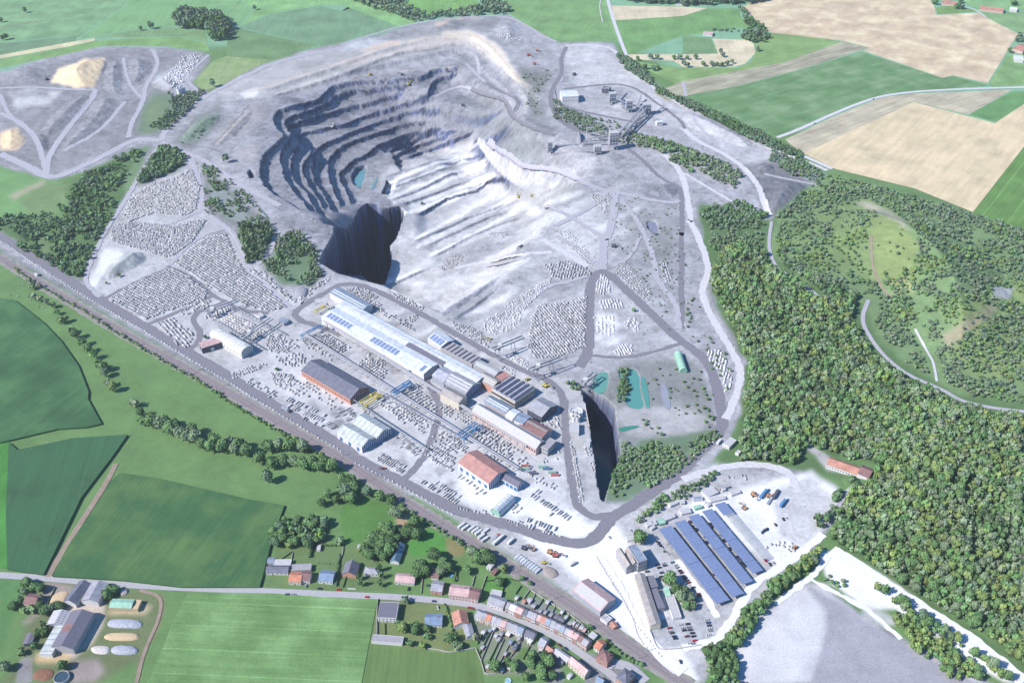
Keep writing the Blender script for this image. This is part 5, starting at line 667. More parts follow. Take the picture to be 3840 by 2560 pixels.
yard('crushed blocks by the gantry cranes', 'C', '930,320 980,280 1160,380 1120,430', '930,320 1130,420', (1.6, 2.8), (1.2, 1.8), (1, 1.5), 3, 3.2, .85, .35, .5, (1.1, 1.4)); yard('tyre like stones along the main road', 't11', '1100,940 1200,1000 1190,1020 1100,970', '1100,940 1190,1010', (1.6, 2.6), (1.2, 1.8), (1, 1.5), 3.6, 3.6, .7, .35, .5)
for reg, fr, s, sp in (('kerb boulders of the haul road', 't01', '40,110 380,350 700,545 1000,715 1280,890 1600,1080 1950,1300 2352,1540', 5.5), ('kerb boulders of the haul road', 't12', '100,55 420,215 760,410', 5.2), ('kerb boulders of the loop road', 't01', '1590,20 1720,260', 4.5), ('kerb boulders of the loop road', 't21', '80,1570 230,1470', 4.0), ('kerb boulders of the white road', 't12', '1760,720 1900,910 2000,1130 2200,1390', 4.2), ('kerb boulders of the haul road', 't00', '320,1245 480,1200 700,1090', 5)):
    for x, y in resample(wpts(fr, s), sp)[0]: BL.append((x + random.uniform(-.6, .6), y + random.uniform(-.6, .6), float(hgt(x, y)), random.uniform(1.2, 2), random.uniform(.8, 1.2), random.uniform(.7, 1), random.uniform(0, 3), reg, 1.25))
M_stone = mat('bluestone', (216, 214, 217), .9, .2, .9, rnd=.28, spec=.2)
def rock(seed, cut=.1):
    r_ = np.random.default_rng(seed); v = np.array([(x, y, z) for z in (0, 1) for x, y in ((-.5, -.5), (.5, -.5), (.5, .5), (-.5, .5))], float); v += r_.uniform(-cut, cut, v.shape) * np.array([1, 1, .8]); v[:4, 2] = -.03; return v
BF = np.array([(4, 5, 6, 7), (0, 1, 5, 4), (1, 2, 6, 5), (2, 3, 7, 6), (3, 0, 4, 7)])
import bmesh
def rock_me(seed):
    me = npmesh('block', rock(seed), np.vstack([BF, [(0, 3, 2, 1)]]), M_stone); bm = bmesh.new(); bm.from_mesh(me); bmesh.ops.bevel(bm, geom=bm.edges[:], offset=.05, segments=1, affect='EDGES'); bm.to_mesh(me); bm.free(); return me
RM = [rock_me(k) for k in range(6)]
bz = np.array([b[3] * b[5] / max((b[1] * CP - (b[2] - CAMZ) * SP), 1) ** 2 for b in BL]); bo = np.argsort(-bz); bs = set(bo[:298].tolist()); print('blocks', len(BL))
for i in bo[:298]:
    x, y, z, l_, w_, h_, a, reg, sh = BL[i]; o = bpy.data.objects.new('cut_stone' if l_ > 3.8 else 'stone_block', random.choice(RM)); o.location = (x, y, z); o.rotation_euler = (0, 0, a); o.scale = (w_, l_, h_) if l_ > w_ else (l_, w_, h_); link(o)
    tag(o, ' '.join((('long sawn stone piece in the ' if l_ > 3.8 else 'pale quarried stone block in the ') + reg).split()[:16]), 'cut stone' if l_ > 3.8 else 'stone block', ('slabs, ' if l_ > 3.8 else 'blocks, ') + reg)
idx = [i for i in range(len(BL)) if i not in bs]; RV = [rock(k, .13) for k in range(24)]; B_ = np.array([BL[i][:7] + (BL[i][8],) for i in idx]); VV = np.stack([RV[i % 24] for i in idx])
VV = VV * B_[:, None, [4, 3, 5]]; c, s = np.cos(B_[:, 6])[:, None], np.sin(B_[:, 6])[:, None]; VV = np.stack([VV[..., 0] * c - VV[..., 1] * s + B_[:, 0:1], VV[..., 0] * s + VV[..., 1] * c + B_[:, 1:2], VV[..., 2] + B_[:, 2:3]], -1)
FF = (BF[None] + (np.arange(len(idx)) * 8)[:, None, None]).reshape(-1, 4); CC = np.repeat((alb((216, 214, 218))[None] * B_[:, 7:8]).clip(0, .84), 8, 0)
tag(ob('stone_blocks', npmesh('stone_blocks', VV.reshape(-1, 3), FF, attr_mat('mass_stone', .14, .8, .9, .08, .05), CC)), 'thousands of pale quarried stone blocks filling the storage yards', 'stone blocks', kind='stuff')
# ------------------------------------------------------------------ building materials
M_w = dict(white=mat('render_white', (236, 234, 236), .8, .06, .6), grey=mat('render_grey', (190, 188, 196), .85, .08, .5), brick=mat('brick', (190, 144, 132), .9, .14, 3), orange=mat('brick_orange', (216, 158, 138), .9, .12, 2), pink=mat('brick_pale', (222, 192, 186), .9, .1, 2), blue=mat('cladding_blue', (84, 128, 178), .6, .1, .8), dark=mat('cladding_dark', (96, 100, 118), .7, .1, .8), cream=mat('render_cream', (226, 216, 202), .85, .08, .7), steel=mat('steel_grey', (178, 184, 198), .5, .12, .6), green=mat('sheet_green', (160, 206, 186), .6, .08, .6))
def rf(n, c, sp=1.0, d=.14, ax=0, **k): return mat('roof_' + n, c, k.pop('rough', .7), k.pop('var', .2), .22, rib=(sp, d, ax), **k)
M_r = dict(white=rf('white_sheet', (228, 234, 244), 2.4, .1), ribbed=rf('white_ribbed', (232, 232, 230), 4.6, .4), ribbedg=rf('grey_ribbed', (206, 212, 214), 6.0, .36), grey=rf('grey_sheet', (172, 172, 184), 1.2, .1), dark=rf('slate_dark', (118, 120, 138), .8, .12, 1), bluegrey=rf('blue_grey', (150, 164, 186), 1.4, .12), brown=rf('fibre_brown', (178, 170, 170), 1.2, .12), red=rf('red_sheet', (196, 146, 140), 1.4, .08), tile=rf('clay_tile', (200, 146, 130), .7, .16, 1), pink=rf('pink_tile', (216, 182, 182), .7, .12, 1), maroon=rf('maroon_tile', (148, 112, 112), .7, .14, 1), lav=rf('lavender_sheet', (186, 188, 204), 1.5, .1), orange=rf('orange_tile', (214, 142, 118), .7, .14, 1), green=rf('green_sheet', (170, 214, 194), 2.2, .18), flat=mat('roof_felt', (176, 172, 180), .9, .1, .5), flatd=mat('roof_felt_dark', (126, 124, 140), .9, .12, .5), teal=rf('teal_sheet', (104, 140, 164), 2.0, .2), concrete=mat('roof_concrete', (204, 202, 208), .9, .1, .5), blueroof=rf('blue_slate', (134, 156, 186), .8, .12, 1))
M_glass = mat('window_glass', (66, 78, 100), .15, .1, 1, spec=.6); M_frame = mat('window_frame', (232, 232, 234), .6, .05, 1); M_door = mat('door_blue', (70, 120, 178), .6, .08, 1); M_doorb = mat('door_brown', (110, 84, 72), .7, .08, 1); M_open = mat('opening_dark', (52, 50, 60), .9, .1, 1)
M_sky = mat('rooflight', (226, 228, 222), .4, .08, .7); M_skyd = mat('rooflight_dark', (84, 82, 100), .35, .1, .7); M_steel = mat('painted_steel', (176, 180, 192), .5, .1, 1, metal=.2); M_bluest = mat('blue_steel', (92, 148, 202), .5, .08, 1); M_yel = mat('yellow_paint', (226, 204, 84), .5, .08, 1); M_conc = mat('concrete', (206, 204, 212), .9, .1, .5); M_chim = mat('chimney_brick', (168, 116, 100), .9, .12, 2); M_black = mat('rubber', (44, 44, 50), .8, .1, 1)
def pv_mat():
    m = bpy.data.materials.new('solar_cells'); m.use_nodes = True; n = m.node_tree.nodes; l = m.node_tree.links; b = n['Principled BSDF']; b.inputs['Roughness'].default_value = .3; b.inputs['Specular IOR Level'].default_value = .5
    tc = n.new('ShaderNodeTexCoord'); br = n.new('ShaderNodeTexBrick'); l.new(tc.outputs['Object'], br.inputs['Vector']); br.offset = 0; br.inputs['Scale'].default_value = 1; br.inputs['Brick Width'].default_value = 1.65; br.inputs['Row Height'].default_value = 2.0; br.inputs['Mortar Size'].default_value = .11; br.inputs['Mortar Smooth'].default_value = 0
    br.inputs['Color1'].default_value = (*alb((118, 138, 188)), 1); br.inputs['Color2'].default_value = (*alb((104, 126, 178)), 1); br.inputs['Mortar'].default_value = (*alb((200, 208, 226)), 1); l.new(br.outputs['Color'], b.inputs['Base Color']); return m
M_pv = pv_mat()
def frame3(fr, pts, h, z0=None):
    p = g(fr, pts); z0 = float(min(q[2] for q in ground(p))) if z0 is None else z0
    A, B, C = at(p, z0 + h); u, v = B - A, C - B; eu = u / np.linalg.norm(u); v = v - eu * (v @ eu)
    if u[0] * v[1] - u[1] * v[0] < 0: A, B = B, A; u = B - A; eu = -eu
    return A, np.linalg.norm(u), np.linalg.norm(v), math.atan2(eu[1], eu[0]), z0, (A + u / 2 + v / 2)
NB = [0]
def building(name, label, cat, fr, pts, h, r=0, kind='gable', wall='white', roof='grey', win=None, win2=None, door=None, group=None, chim=0, z0=None, sky=None, pv=None, ov=.35, glass=True, parapet=.35, doors=0, dcol=None, saw=0, endm=None):
    A, L, W, a, z0, ctr = frame3(fr, pts, h, z0); e = empty(name, (ctr[0], ctr[1], z0), a); tag(e, label, cat, group); x, y = L / 2, W / 2; NB[0] += 1
    wm = M_w[wall] if isinstance(wall, str) else wall; rm = M_r[roof] if isinstance(roof, str) else roof
    w_ = MB(); w_.box(-x, x, -y, y, -.5, h - .02)
    def rz(yy_): return h + r * (1 - abs(yy_) / y) if kind in ('gable', 'hip') else (h + r * math.sqrt(max(0, 1 - (yy_ / y) ** 2)) if kind == 'arch' else (h + r * (yy_ + y) / (2 * y) if kind == 'shed' else h))
    R_ = MB(); t = .22
    if kind in ('gable', 'arch', 'shed'):
        ys = {'gable': [-y - ov, 0, y + ov], 'shed': [-y - ov, y + ov], 'arch': [-y * math.cos(math.pi * k / 8) for k in range(9)]}[kind]
        def zz(q): return h + r * (1 - abs(q) / y) if kind == 'gable' else rz(q)
        for s_ in (-1, 1):
            P = [(s_ * (x - .02), q, zz(q) + .02) for q in ys if abs(q) <= y] if kind == 'arch' else None
            if kind == 'gable': w_.poly([(s_ * (x - .01), -y + .01, h - .03), (s_ * (x - .01), y - .01, h - .03), (s_ * (x - .01), 0, h + r - .03)][::s_])
            if kind == 'arch': w_.poly([(s_ * x * .999, q, max(h, rz(q)) - .03) for q in ys][::s_])
            if kind == 'shed': w_.poly([(s_ * (x - .01), -y + .01, h - .03), (s_ * (x - .01), y - .01, h - .03), (s_ * (x - .01), y - .01, h + r - .03)][::s_])
        if kind == 'shed': w_.poly([(-x, y - .01, h - .03), (-x, y - .01, h + r - .03), (x, y - .01, h + r - .03), (x, y - .01, h - .03)])
        X = x + ov
        for i in range(len(ys) - 1):
            p0, p1 = (ys[i], zz(ys[i])), (ys[i + 1], zz(ys[i + 1])); b = len(R_.v); R_.v += [(-X, p0[0], p0[1]), (X, p0[0], p0[1]), (X, p1[0], p1[1]), (-X, p1[0], p1[1]), (-X, p0[0], p0[1] + t), (X, p0[0], p0[1] + t), (X, p1[0], p1[1] + t), (-X, p1[0], p1[1] + t)]
            R_.f += [tuple(b + k for k in q) for q in ((0, 3, 2, 1), (4, 5, 6, 7), (0, 1, 5, 4), (1, 2, 6, 5), (2, 3, 7, 6), (3, 0, 4, 7))]
    elif kind == 'hip':
        X, Y = x + ov, y + ov; k = max(0.1, X - Y); R_.v += [(-X, -Y, h), (X, -Y, h), (X, Y, h), (-X, Y, h), (-k, 0, h + r), (k, 0, h + r)]; R_.f += [(0, 1, 5, 4), (1, 2, 5), (2, 3, 4, 5), (3, 0, 4), (0, 3, 2, 1)]
    else:
        R_.box(-x + .2, x - .2, -y + .2, y - .2, h, h + .08)
        for q in ((-x - .05, x + .05, -y - .05, -y + .2), (-x - .05, x + .05, y - .2, y + .05), (-x - .05, -x + .2, -y + .2, y - .2), (x - .2, x + .05, -y + .2, y - .2)): w_.box(*q, h - .02, h + parapet)
    w_.build('wall', wm, e); ro = R_.build('roof', rm, e)
    if endm is not None:
        for s_ in (-1, 1):
            q = MB(); n_ = max(3, int(W / 2.6))
            for k in range(n_):
                ya, yb = -y + .3 + (W - .6) * k / n_, -y + .3 + (W - .6) * (k + .62) / n_; q.box(*(sorted((s_ * x, s_ * (x + .06)))), ya, yb, .2, min(rz(ya), rz(yb)) - .5)
            q.build('end_cladding', endm, e)
    def opening(nm, m, side, u0, u1, z_0, z_1, fr_=True):
        q = MB(); d = .06
        if side in 'fb': s_ = -1 if side == 'f' else 1; q.box(u0, u1, *sorted((s_ * y, s_ * (y + d))), z_0, z_1)
        else: s_ = -1 if side == 'l' else 1; q.box(*sorted((s_ * x, s_ * (x + d))), u0, u1, z_0, z_1)
        o = q.build(nm, m, e)
        if fr_ and nm == 'window':
            q = MB(); c = .1; d2 = d + .03
            for a0, a1, b0, b1 in ((u0 - c, u0, z_0 - c, z_1 + c), (u1, u1 + c, z_0 - c, z_1 + c), (u0, u1, z_1, z_1 + c), (u0, u1, z_0 - c, z_0)):
                if side in 'fb': q.box(a0, a1, *sorted((s_ * y, s_ * (y + d2))), b0, b1)
                else: q.box(*sorted((s_ * x, s_ * (x + d2))), a0, a1, b0, b1)
            q.build('frame', M_frame, o)
        return o
    if win:                                      # (count, floors, width, height)
        n_, fl, ww, wh = win
        for side in 'fb':
            for f_ in range(fl):
                for k in range(n_):
                    if door is not None and f_ == 0 and side == 'f' and k == door: opening('door', dcol or M_doorb, side, -x + L * (k + .5) / n_ - .5, -x + L * (k + .5) / n_ + .5, 0, 2.1); continue
                    c0 = -x + L * (k + .5) / n_; zc = h / fl * f_ + h / fl * .35; opening('window', M_glass, side, c0 - ww / 2, c0 + ww / 2, zc, zc + wh, n_ < 9)
    if win2:
        n_, fl, ww, wh = win2
        for side in 'lr':
            for f_ in range(fl):
                for k in range(n_): c0 = -y + W * (k + .5) / n_; zc = h / fl * f_ + h / fl * .35; opening('window', M_glass, side, c0 - ww / 2, c0 + ww / 2, zc, zc + wh, n_ < 9)
    for k in range(doors): c0 = -x + L * (k + .5) / doors; opening('door', dcol or M_door, 'f', c0 - 2, c0 + 2, 0, min(4.5, h * .7))
    def onroof(nm, m, x0, x1, ya, yb, lift=.25, th=.06, par=ro):
        b = MB(); b.v += [(x0, ya, rz(ya) + lift), (x1, ya, rz(ya) + lift), (x1, yb, rz(yb) + lift), (x0, yb, rz(yb) + lift), (x0, ya, rz(ya) + lift + th), (x1, ya, rz(ya) + lift + th), (x1, yb, rz(yb) + lift + th), (x0, yb, rz(yb) + lift + th)]; b.f += [(0, 3, 2, 1), (4, 5, 6, 7), (0, 1, 5, 4), (1, 2, 6, 5), (2, 3, 7, 6), (3, 0, 4, 7)]; return b.build(nm, m, par)
    for nm, m, axis, n_, wd_, r0, r1 in sky or []:  # roof strips: axis 'y' runs down the slope, 'x' runs along the ridge
        for k in range(n_):
            if axis == 'y': c0 = -x + L * (k + .5) / n_; onroof(nm, m, c0 - wd_ / 2, c0 + wd_ / 2, -y + W * r0, -y + W * r1)
            else: f0 = r0 + (r1 - r0) * (k + .5) / n_; onroof(nm, m, -x + 1, x - 1, -y + W * f0 - wd_ / 2, -y + W * f0 + wd_ / 2)
    for x0, x1, r0, r1 in pv or []:
        n_ = max(1, int((x1 - x0) * L / 5.2)); 
        for k in range(n_): a0 = -x + L * x0 + (x1 - x0) * L * k / n_; onroof('solar_panel', M_pv, a0, a0 + 4.4, -y + W * r0, -y + W * r1, .3)
    for k in range(saw):                         # saw-tooth north lights across the roof
        c0 = -x + L * (k + .6) / saw; q = MB(); s0 = L / saw * .34; q.v += [(c0 - s0, -y + .8, h + .12), (c0 + s0, -y + .8, h + .12), (c0 + s0 * .75, -y + .8, h + 2.1), (c0 - s0, y - .8, h + .12), (c0 + s0, y - .8, h + .12), (c0 + s0 * .75, y - .8, h + 2.1)]; q.f += [(0, 1, 2), (3, 5, 4), (0, 2, 5, 3), (1, 4, 5, 2), (0, 3, 4, 1)]
        o = q.build('saw_tooth', rm, ro); q = MB(); q.box(c0 - s0 * .1, c0 + s0 * .2, -y + 1, y - 1, h + 1.25, h + 1.3); q = MB(); q.v += [(c0 - s0 * .85, -y + .9, h + .4), (c0 + s0 * .7, -y + .9, h + 2.2), (c0 + s0 * .7, y - .9, h + 2.2), (c0 - s0 * .85, y - .9, h + .4)]; q.f += [(0, 1, 2, 3)]; q.build('roof_glazing', M_skyd, ro)
    for k in range(chim):
        cx = (-1) ** k * x * .55; q = MB(); q.box(cx - .35, cx + .35, y * .1 - .3, y * .1 + .3, rz(y * .1) - .3, rz(0) + .9); q.build('chimney', M_chim, ro)
    return e
b_ = building
# works halls
b_('works_hall', 'white ribbed arched hall beside the small blue annex', 'hall', 'A', '430,572 778,775 905,705', 8.5, 4, 'arch', 'white', 'ribbed', endm=M_w['steel'], win=(10, 1, 2, 1.2))
b_('annex', 'dark blue clad annex with a pinkish roof by the white arched hall', 'annex', 'A', '343,722 560,655 515,600', 8, 1, 'gable', 'dark', 'pink', doors=1, dcol=M_frame, win2=(2, 1, 2, 2))
b_('works_shed', 'long shed with orange side wall and dark grey two pitched roof', 'shed', 'A', '1440,968 1978,1283 2193,1150', 8, 6, 'gable', 'orange', 'dark', win=(22, 1, 1.6, 2.2), endm=M_w['dark'])
b_('works_hall', 'nearer bay of the pale double gabled hall with blue striped ends', 'hall', 'B', '537,942 815,1108 975,1010', 8, 4, 'gable', 'white', 'ribbedg', endm=M_w['blue'], doors=3); b_('works_hall', 'farther bay of the pale double gabled hall with blue striped ends', 'hall', 'B', '705,838 977,1008 1133,900', 8, 4.5, 'gable', 'white', 'ribbedg', endm=M_w['blue'])
b_('works_hall', 'very long white hall carrying three banks of solar panels', 'hall', 'P', '737.5,727 973,858.5 1013,834', 10, 2.2, 'gable', 'white', 'white', pv=[(.03, .27, .12, .42), (.47, .73, .12, .42), (.95, .995, .05, .4)], endm=M_w['steel'], doors=4)
b_('works_hall', 'long white hall with a row of brown rooflights along its ridge', 'hall', 'P', '770,704 1093,879 1118,864', 11, 1.2, 'gable', 'white', 'white', sky=[('rooflight', M_r['brown'], 'y', 15, 13, .36, .6)], endm=M_w['steel'])
b_('works_hall', 'narrow blue grey hall at the upper end of the long white halls', 'hall', 'P', '757,672 832,713 850,697', 9, 2, 'gable', 'white', 'bluegrey', sky=[('rooflight', M_sky, 'x', 2, 1.2, .1, .5)]); b_('works_hall', 'dark striped lean-to roof between the two long white halls', 'hall', 'P', '931,793 1015,839 1024,833', 11.5, .6, 'shed', 'steel', 'flatd')
b_('works_hall', 'small white hall with solar panels facing the haul road', 'hall', 'C', '10,85 155,182 285,92', 9, 3, 'gable', 'white', 'white', pv=[(.05, .95, .06, .46)], endm=M_w['steel']); b_('works_hall', 'flat grey hall with eight dark glazed ridges', 'hall', 'C', '150,182 500,372 592,290', 8.5, 0, 'flat', 'grey', 'flat', saw=0, sky=[('rooflight', M_skyd, 'y', 8, 2.2, .05, .95)])
b_('works_hall', 'grey hall with long white rooflight stripes', 'hall', 'C', '512,378 752,500 828,440', 8, 1.6, 'gable', 'grey', 'grey', sky=[('rooflight', M_sky, 'x', 6, .9, .08, .92)]); b_('works_hall', 'small flat hall with a pinkish red roof', 'hall', 'C', '765,502 832,546 905,480', 8, 0, 'flat', 'brick', 'red')
b_('works_hall', 'brownish two pitched hall with white rooflight stripes', 'hall', 'C', '558,530 728,627 812,548', 8.5, 4, 'gable', 'orange', 'brown', sky=[('rooflight', M_sky, 'x', 5, .7, .08, .9)]); b_('works_hall', 'saw tooth roofed hall with dark maroon glazing', 'hall', 'C', '715,638 975,788 1190,632', 9, 0, 'flat', 'cream', 'lav', saw=5, win=(14, 1, 2.4, 3), win2=(9, 1, 2, 3.5))
b_('works_hall', 'blue grey hall with white rooflight stripes and blue gable end', 'hall', 'C', '190,562 432,692 592,575', 9.5, 5, 'gable', 'steel', 'grey', sky=[('rooflight', M_sky, 'x', 6, .9, .05, .95)], endm=M_w['blue'], win=(8, 1, 2.5, 3)); b_('works_hall', 'lavender roofed hall adjoining the solar roof', 'hall', 'C', '60,488 188,562 318,462', 10, 3, 'gable', 'steel', 'lav')
b_('works_shed', 'plain beige gabled shed beside the elevated runway', 'shed', 'C', '150,690 352,800 470,745', 10, 3.2, 'gable', 'cream', 'brown', win2=(3, 1, 1.6, 2)); b_('works_hall', 'huge beige roofed hall with brick front at the lower end of the works', 'hall', 'C', '500,882 1205,1300 1322,1228', 9, 5, 'gable', 'pink', 'concrete', win=(26, 1, 2, 3))
b_('works_hall', 'blue grey middle hall behind the huge beige roofed hall', 'hall', 'C', '630,775 870,910 985,860', 10, 2.4, 'gable', 'grey', 'bluegrey', sky=[('rooflight', M_sky, 'x', 2, 1, .1, .5)]); b_('works_hall', 'red roofed hall behind the huge beige roofed hall', 'hall', 'C', '1020,1040 1270,1180 1400,1105', 10, 2.5, 'gable', 'grey', 'maroon', sky=[('rooflight', M_sky, 'x', 2, 1, .45, .7)])
b_('plant_room', 'small white plant room with a skylight on the roof', 'plant room', 'C', '960,985 1060,1030 1160,950', 12, 1, 'gable', 'white', 'bluegrey'); b_('plant_room', 'small grey roofed plant room beside the white one', 'plant room', 'C', '865,935 945,975 1040,895', 11, 2, 'gable', 'white', 'white')
b_('office_block', 'flat roofed office at the lower end of the works', 'office', 'C', '1258,1278 1335,1312 1465,1226', 9, 0, 'flat', 'grey', 'flat', win=(4, 2, 1.6, 1.5), win2=(7, 2, 1.8, 1.6)); b_('works_shed', 'grey gabled shed standing alone by the pit road', 'shed', 'C', '1110,862 1268,950 1440,822', 8, 5, 'gable', 'dark', 'grey')
b_('works_hall', 'large hall with a brick red roof and blue doors', 'hall', 'D', '525,276 860,508 1060,356', 8.5, 5, 'gable', 'white', 'red', doors=5, endm=M_w['blue'], win=(8, 1, 1.4, 1.4)); b_('works_annex', 'low grey roofed annex beside the brick red hall', 'annex', 'D', '1000,450 1175,548 1258,488', 6, 2.5, 'gable', 'white', 'flatd', endm=M_w['blue'], doors=4)
b_('barrel_store', 'small barrel roofed store with mint green end', 'store', 'D', '985,868 1155,706 1052,652', 1.5, 7, 'arch', 'green', 'white', sky=[('roof_vent', M_skyd, 'y', 8, .5, .25, .4), ('roof_vent', M_skyd, 'y', 8, .5, .6, .75)]); b_('barrel_store', 'pale green barrel roofed store by the settling basins', 'store', 'P', '1549,812 1562,852 1577,847', 3, 4, 'arch', 'green', 'green')
b_('goods_shed', 'goods shed with weathered pink and grey roof beside the railway', 'shed', 'F', '85,548 385,778 548,635', 7, 4, 'gable', 'steel', 'pink', endm=M_w['steel'], sky=[('roof_sheet', M_r['concrete'], 'x', 1, 9, .02, .5)]); b_('lookout_cabin', 'small pale cabin on the rim of the black pit', 'cabin', 'V', '512,1095 595,1138 668,1095', 5, .6, 'gable', 'bluegrey' if False else 'steel', 'bluegrey', win=(4, 1, 1.4, 1.2))
b_('plant_building', 'white building of the crushing plant', 'plant building', 'W', '1068,168 1228,160 1218,100', 12, 1.5, 'gable', 'white', 'white', win=(6, 1, 1.6, 1.2)); b_('plant_building', 'low white annex in front of the white plant building', 'plant building', 'W', '1080,185 1120,184 1110,140', 6, 0, 'flat', 'white', 'concrete', win=(2, 1, 2, 1.6)); b_('cabin', 'isolated white cabin right of the conveyor head', 'cabin', 'W', '1995,418 2055,412 2045,395', 7, 1, 'gable', 'white', 'white')
b_('site_cabin', 'white flat cabin beside the haul road junction', 'cabin', 't21', '275,1488 322,1512 356,1458', 4, 0, 'flat', 'white', 'concrete', win=(3, 1, 1, 1)); b_('site_cabin', 'tiny white cabin below the junction cabin', 'cabin', 't21', '362,1548 385,1560 398,1540', 3, 0, 'flat', 'white', 'concrete'); b_('site_cabin', 'white cabin in the middle of the crane yard', 'cabin', 'A', '932,352 980,385 1022,355', 3.2, 0, 'flat', 'white', 'concrete', win=(2, 1, 1, 1))
b_('transformer_house', 'small grey transformer house with a walled yard', 'transformer house', 'A', '1245,450 1300,425 1250,385', 4, 1, 'gable', 'grey', 'bluegrey'); b_('water_works', 'white tank house under the pit wall', 'tank house', 'D', '1985,570 2065,572 2065,520', 4.5, 0, 'flat', 'white', 'concrete'); b_('water_works', 'narrow white building beside the round thickener', 'tank house', 'C', '1585,1110 1680,1112 1680,1010', 6, 0, 'flat', 'white', 'concrete'); b_('water_works', 'white hut with a red shed by the pit wall', 'tank house', 'C', '1745,1248 1800,1252 1802,1200', 5, 0, 'flat', 'white', 'concrete')
b_('workshop', 'long red tiled workshop inside the wood', 'workshop', 't22', '992,62 1215,140 1240,90', 5, 3.4, 'gable', 'white', 'tile', win=(12, 1, 1.2, 1.4), chim=1); b_('workshop', 'short maroon end wing of the workshop in the wood', 'workshop', 't22', '1205,125 1280,158 1306,96', 5, 3.4, 'gable', 'white', 'maroon')
# offices at the lower right
b_('office_block', 'tall flat roofed office tower casting a long shadow', 'office', 'E', '455,852 570,1027 660,985', 13, 0, 'flat', 'grey', 'bluegrey', win=(8, 3, 1.4, 1.8), win2=(4, 3, 1.4, 1.8), parapet=.8)
for i, (p, q) in enumerate((('325,895 440,1080 500,1055', 'nearest the road'), ('425,880 500,1052 560,1030', 'against the tower'))): b_('office_house', 'brick gabled office with beige roof, the wing ' + q, 'office', 'E', p, 9, 3.2, 'gable', 'grey', 'brown', win=(5, 2, 1.2, 1.6), win2=(2, 2, 1.2, 1.6))
b_('office_wing', 'long beige roofed office row behind the car park', 'office', 'F', '765,372 940,930 1050,908', 7, 1.6, 'gable', 'cream', 'brown', win=(14, 1, 1.6, 1.6)); b_('office_wing', 'dark zigzag roofed lean-to beside the office row', 'office', 'F', '930,540 1020,750 1085,712', 5, .6, 'shed', 'grey', 'flatd'); b_('office_wing', 'upper dark zigzag lean-to beside the office row', 'office', 'F', '890,400 940,520 1010,480', 5, .6, 'shed', 'grey', 'flatd')
b_('garage_row', 'low row of pale green and white garages by the big trees', 'garages', 'F', '1105,600 1190,850 1275,820', 3.2, 0, 'flat', 'white', 'concrete', doors=0, win2=(1, 1, 1, 1)); b_('garage_row', 'short pale green garages at the upper end of the row', 'garages', 'F', '1085,520 1115,610 1160,600', 3.2, .6, 'shed', 'green', 'green'); b_('workshop', 'small red roofed shed on the railway siding', 'shed', 'F', '490,905 530,960 570,925', 3, .8, 'gable', 'orange', 'tile'); b_('site_cabin', 'white cabin block beside the goods shed', 'cabin', 'F', '385,850 460,905 510,850', 3.4, 0, 'flat', 'white', 'concrete')
for i, (p, wl, q) in enumerate([('835,520 870,560 975,505', 'white', 'large white one in the middle of the row'), ('1018,438 1050,490 1148,450', 'white', 'second large white one from the left'), ('1262,238 1335,305 1448,240', 'white', 'biggest of the yard'), ('1338,305 1372,355 1472,300', 'white', 'right behind the solar rows'), ('1470,290 1495,325 1525,300', 'white', 'small one beside the solar rows'), ('640,592 670,625 735,585', 'white', 'leftmost of the row'), ('700,560 735,610 775,590', 'white', 'second from the left'), ('775,545 805,600 868,575', 'green', 'pale green pair'), ('925,400 1040,350 1010,320', 'white', 'long thin one by the hedge'), ('1165,300 1180,335 1270,300', 'bluegrey', 'light blue one behind the row'), ('1180,400 1200,430 1265,395', 'green', 'pale green one behind the solar rows'), ('1040,370 1085,365 1085,325', 'white', 'small one at the hedge'), ('1455,195 1470,215 1560,165', 'grey', 'grey one nearest the machines'), ('1570,245 1600,280 1690,235', 'white', 'lone one in the machine yard'), ('1290,360 1340,400 1365,380', 'white', 'narrow one beside the biggest'), ('435,740 450,780 560,730', 'white', 'single one by the gate'), ('1480,210 1500,230 1535,210', 'white', 'tiny one nearest the machines'), ('695,635 720,655 760,630', 'white', 'small one under the leftmost')]):
    b_('site_cabin', 'portable site cabin, the ' + q, 'site cabin', 'E', p, 3, 0, 'flat', 'white' if wl == 'bluegrey' else wl, {'bluegrey': 'bluegrey', 'green': 'green', 'grey': 'flat'}.get(wl, 'concrete'), parapet=.12, win=(2, 1, 1, 1))
# ------------------------------------------------------------------ farm
b_('barn', 'left bay of the slate roofed double barn', 'barn', 't02', '548,866 440,1003 520,1020', 6, 3, 'gable', 'white', 'dark'); b_('barn', 'right bay of the slate roofed double barn', 'barn', 't02', '636,872 560,1000 663,1032', 6, 3, 'gable', 'white', 'grey'); b_('barn', 'light grey roofed cow shed', 'barn', 't02', '372,1072 322,1165 442,1165', 5, 2.4, 'gable', 'grey', 'concrete', sky=[('roof_vent', M_skyd, 'y', 6, .7, .6, .66), ('roof_vent', M_skyd, 'y', 6, .7, .8, .86)])
b_('barn', 'large dark roofed barn in the middle of the farm', 'barn', 't02', '500,1072 355,1318 512,1324', 7, 3.5, 'gable', 'grey', 'flatd', sky=[('roof_sheet', M_r['maroon'], 'y', 1, 9, .05, .45)]); b_('barn', 'low lean-to with white ribbed roof on the left of the dark barn', 'barn', 't02', '385,1166 272,1368 362,1368', 4, 1.2, 'shed', 'white', 'ribbedg'); b_('farmhouse', 'red roofed farmhouse among shrubs', 'farmhouse', 't02', '160,1020 240,1030 258,958', 5, 2.6, 'gable', 'pink', 'maroon', win=(4, 1, 1, 1.2), chim=1); b_('barn', 'small slate blue shed left of the farm', 'shed', 't02', '188,1228 160,1300 212,1310', 3.4, .8, 'gable', 'dark', 'flatd')
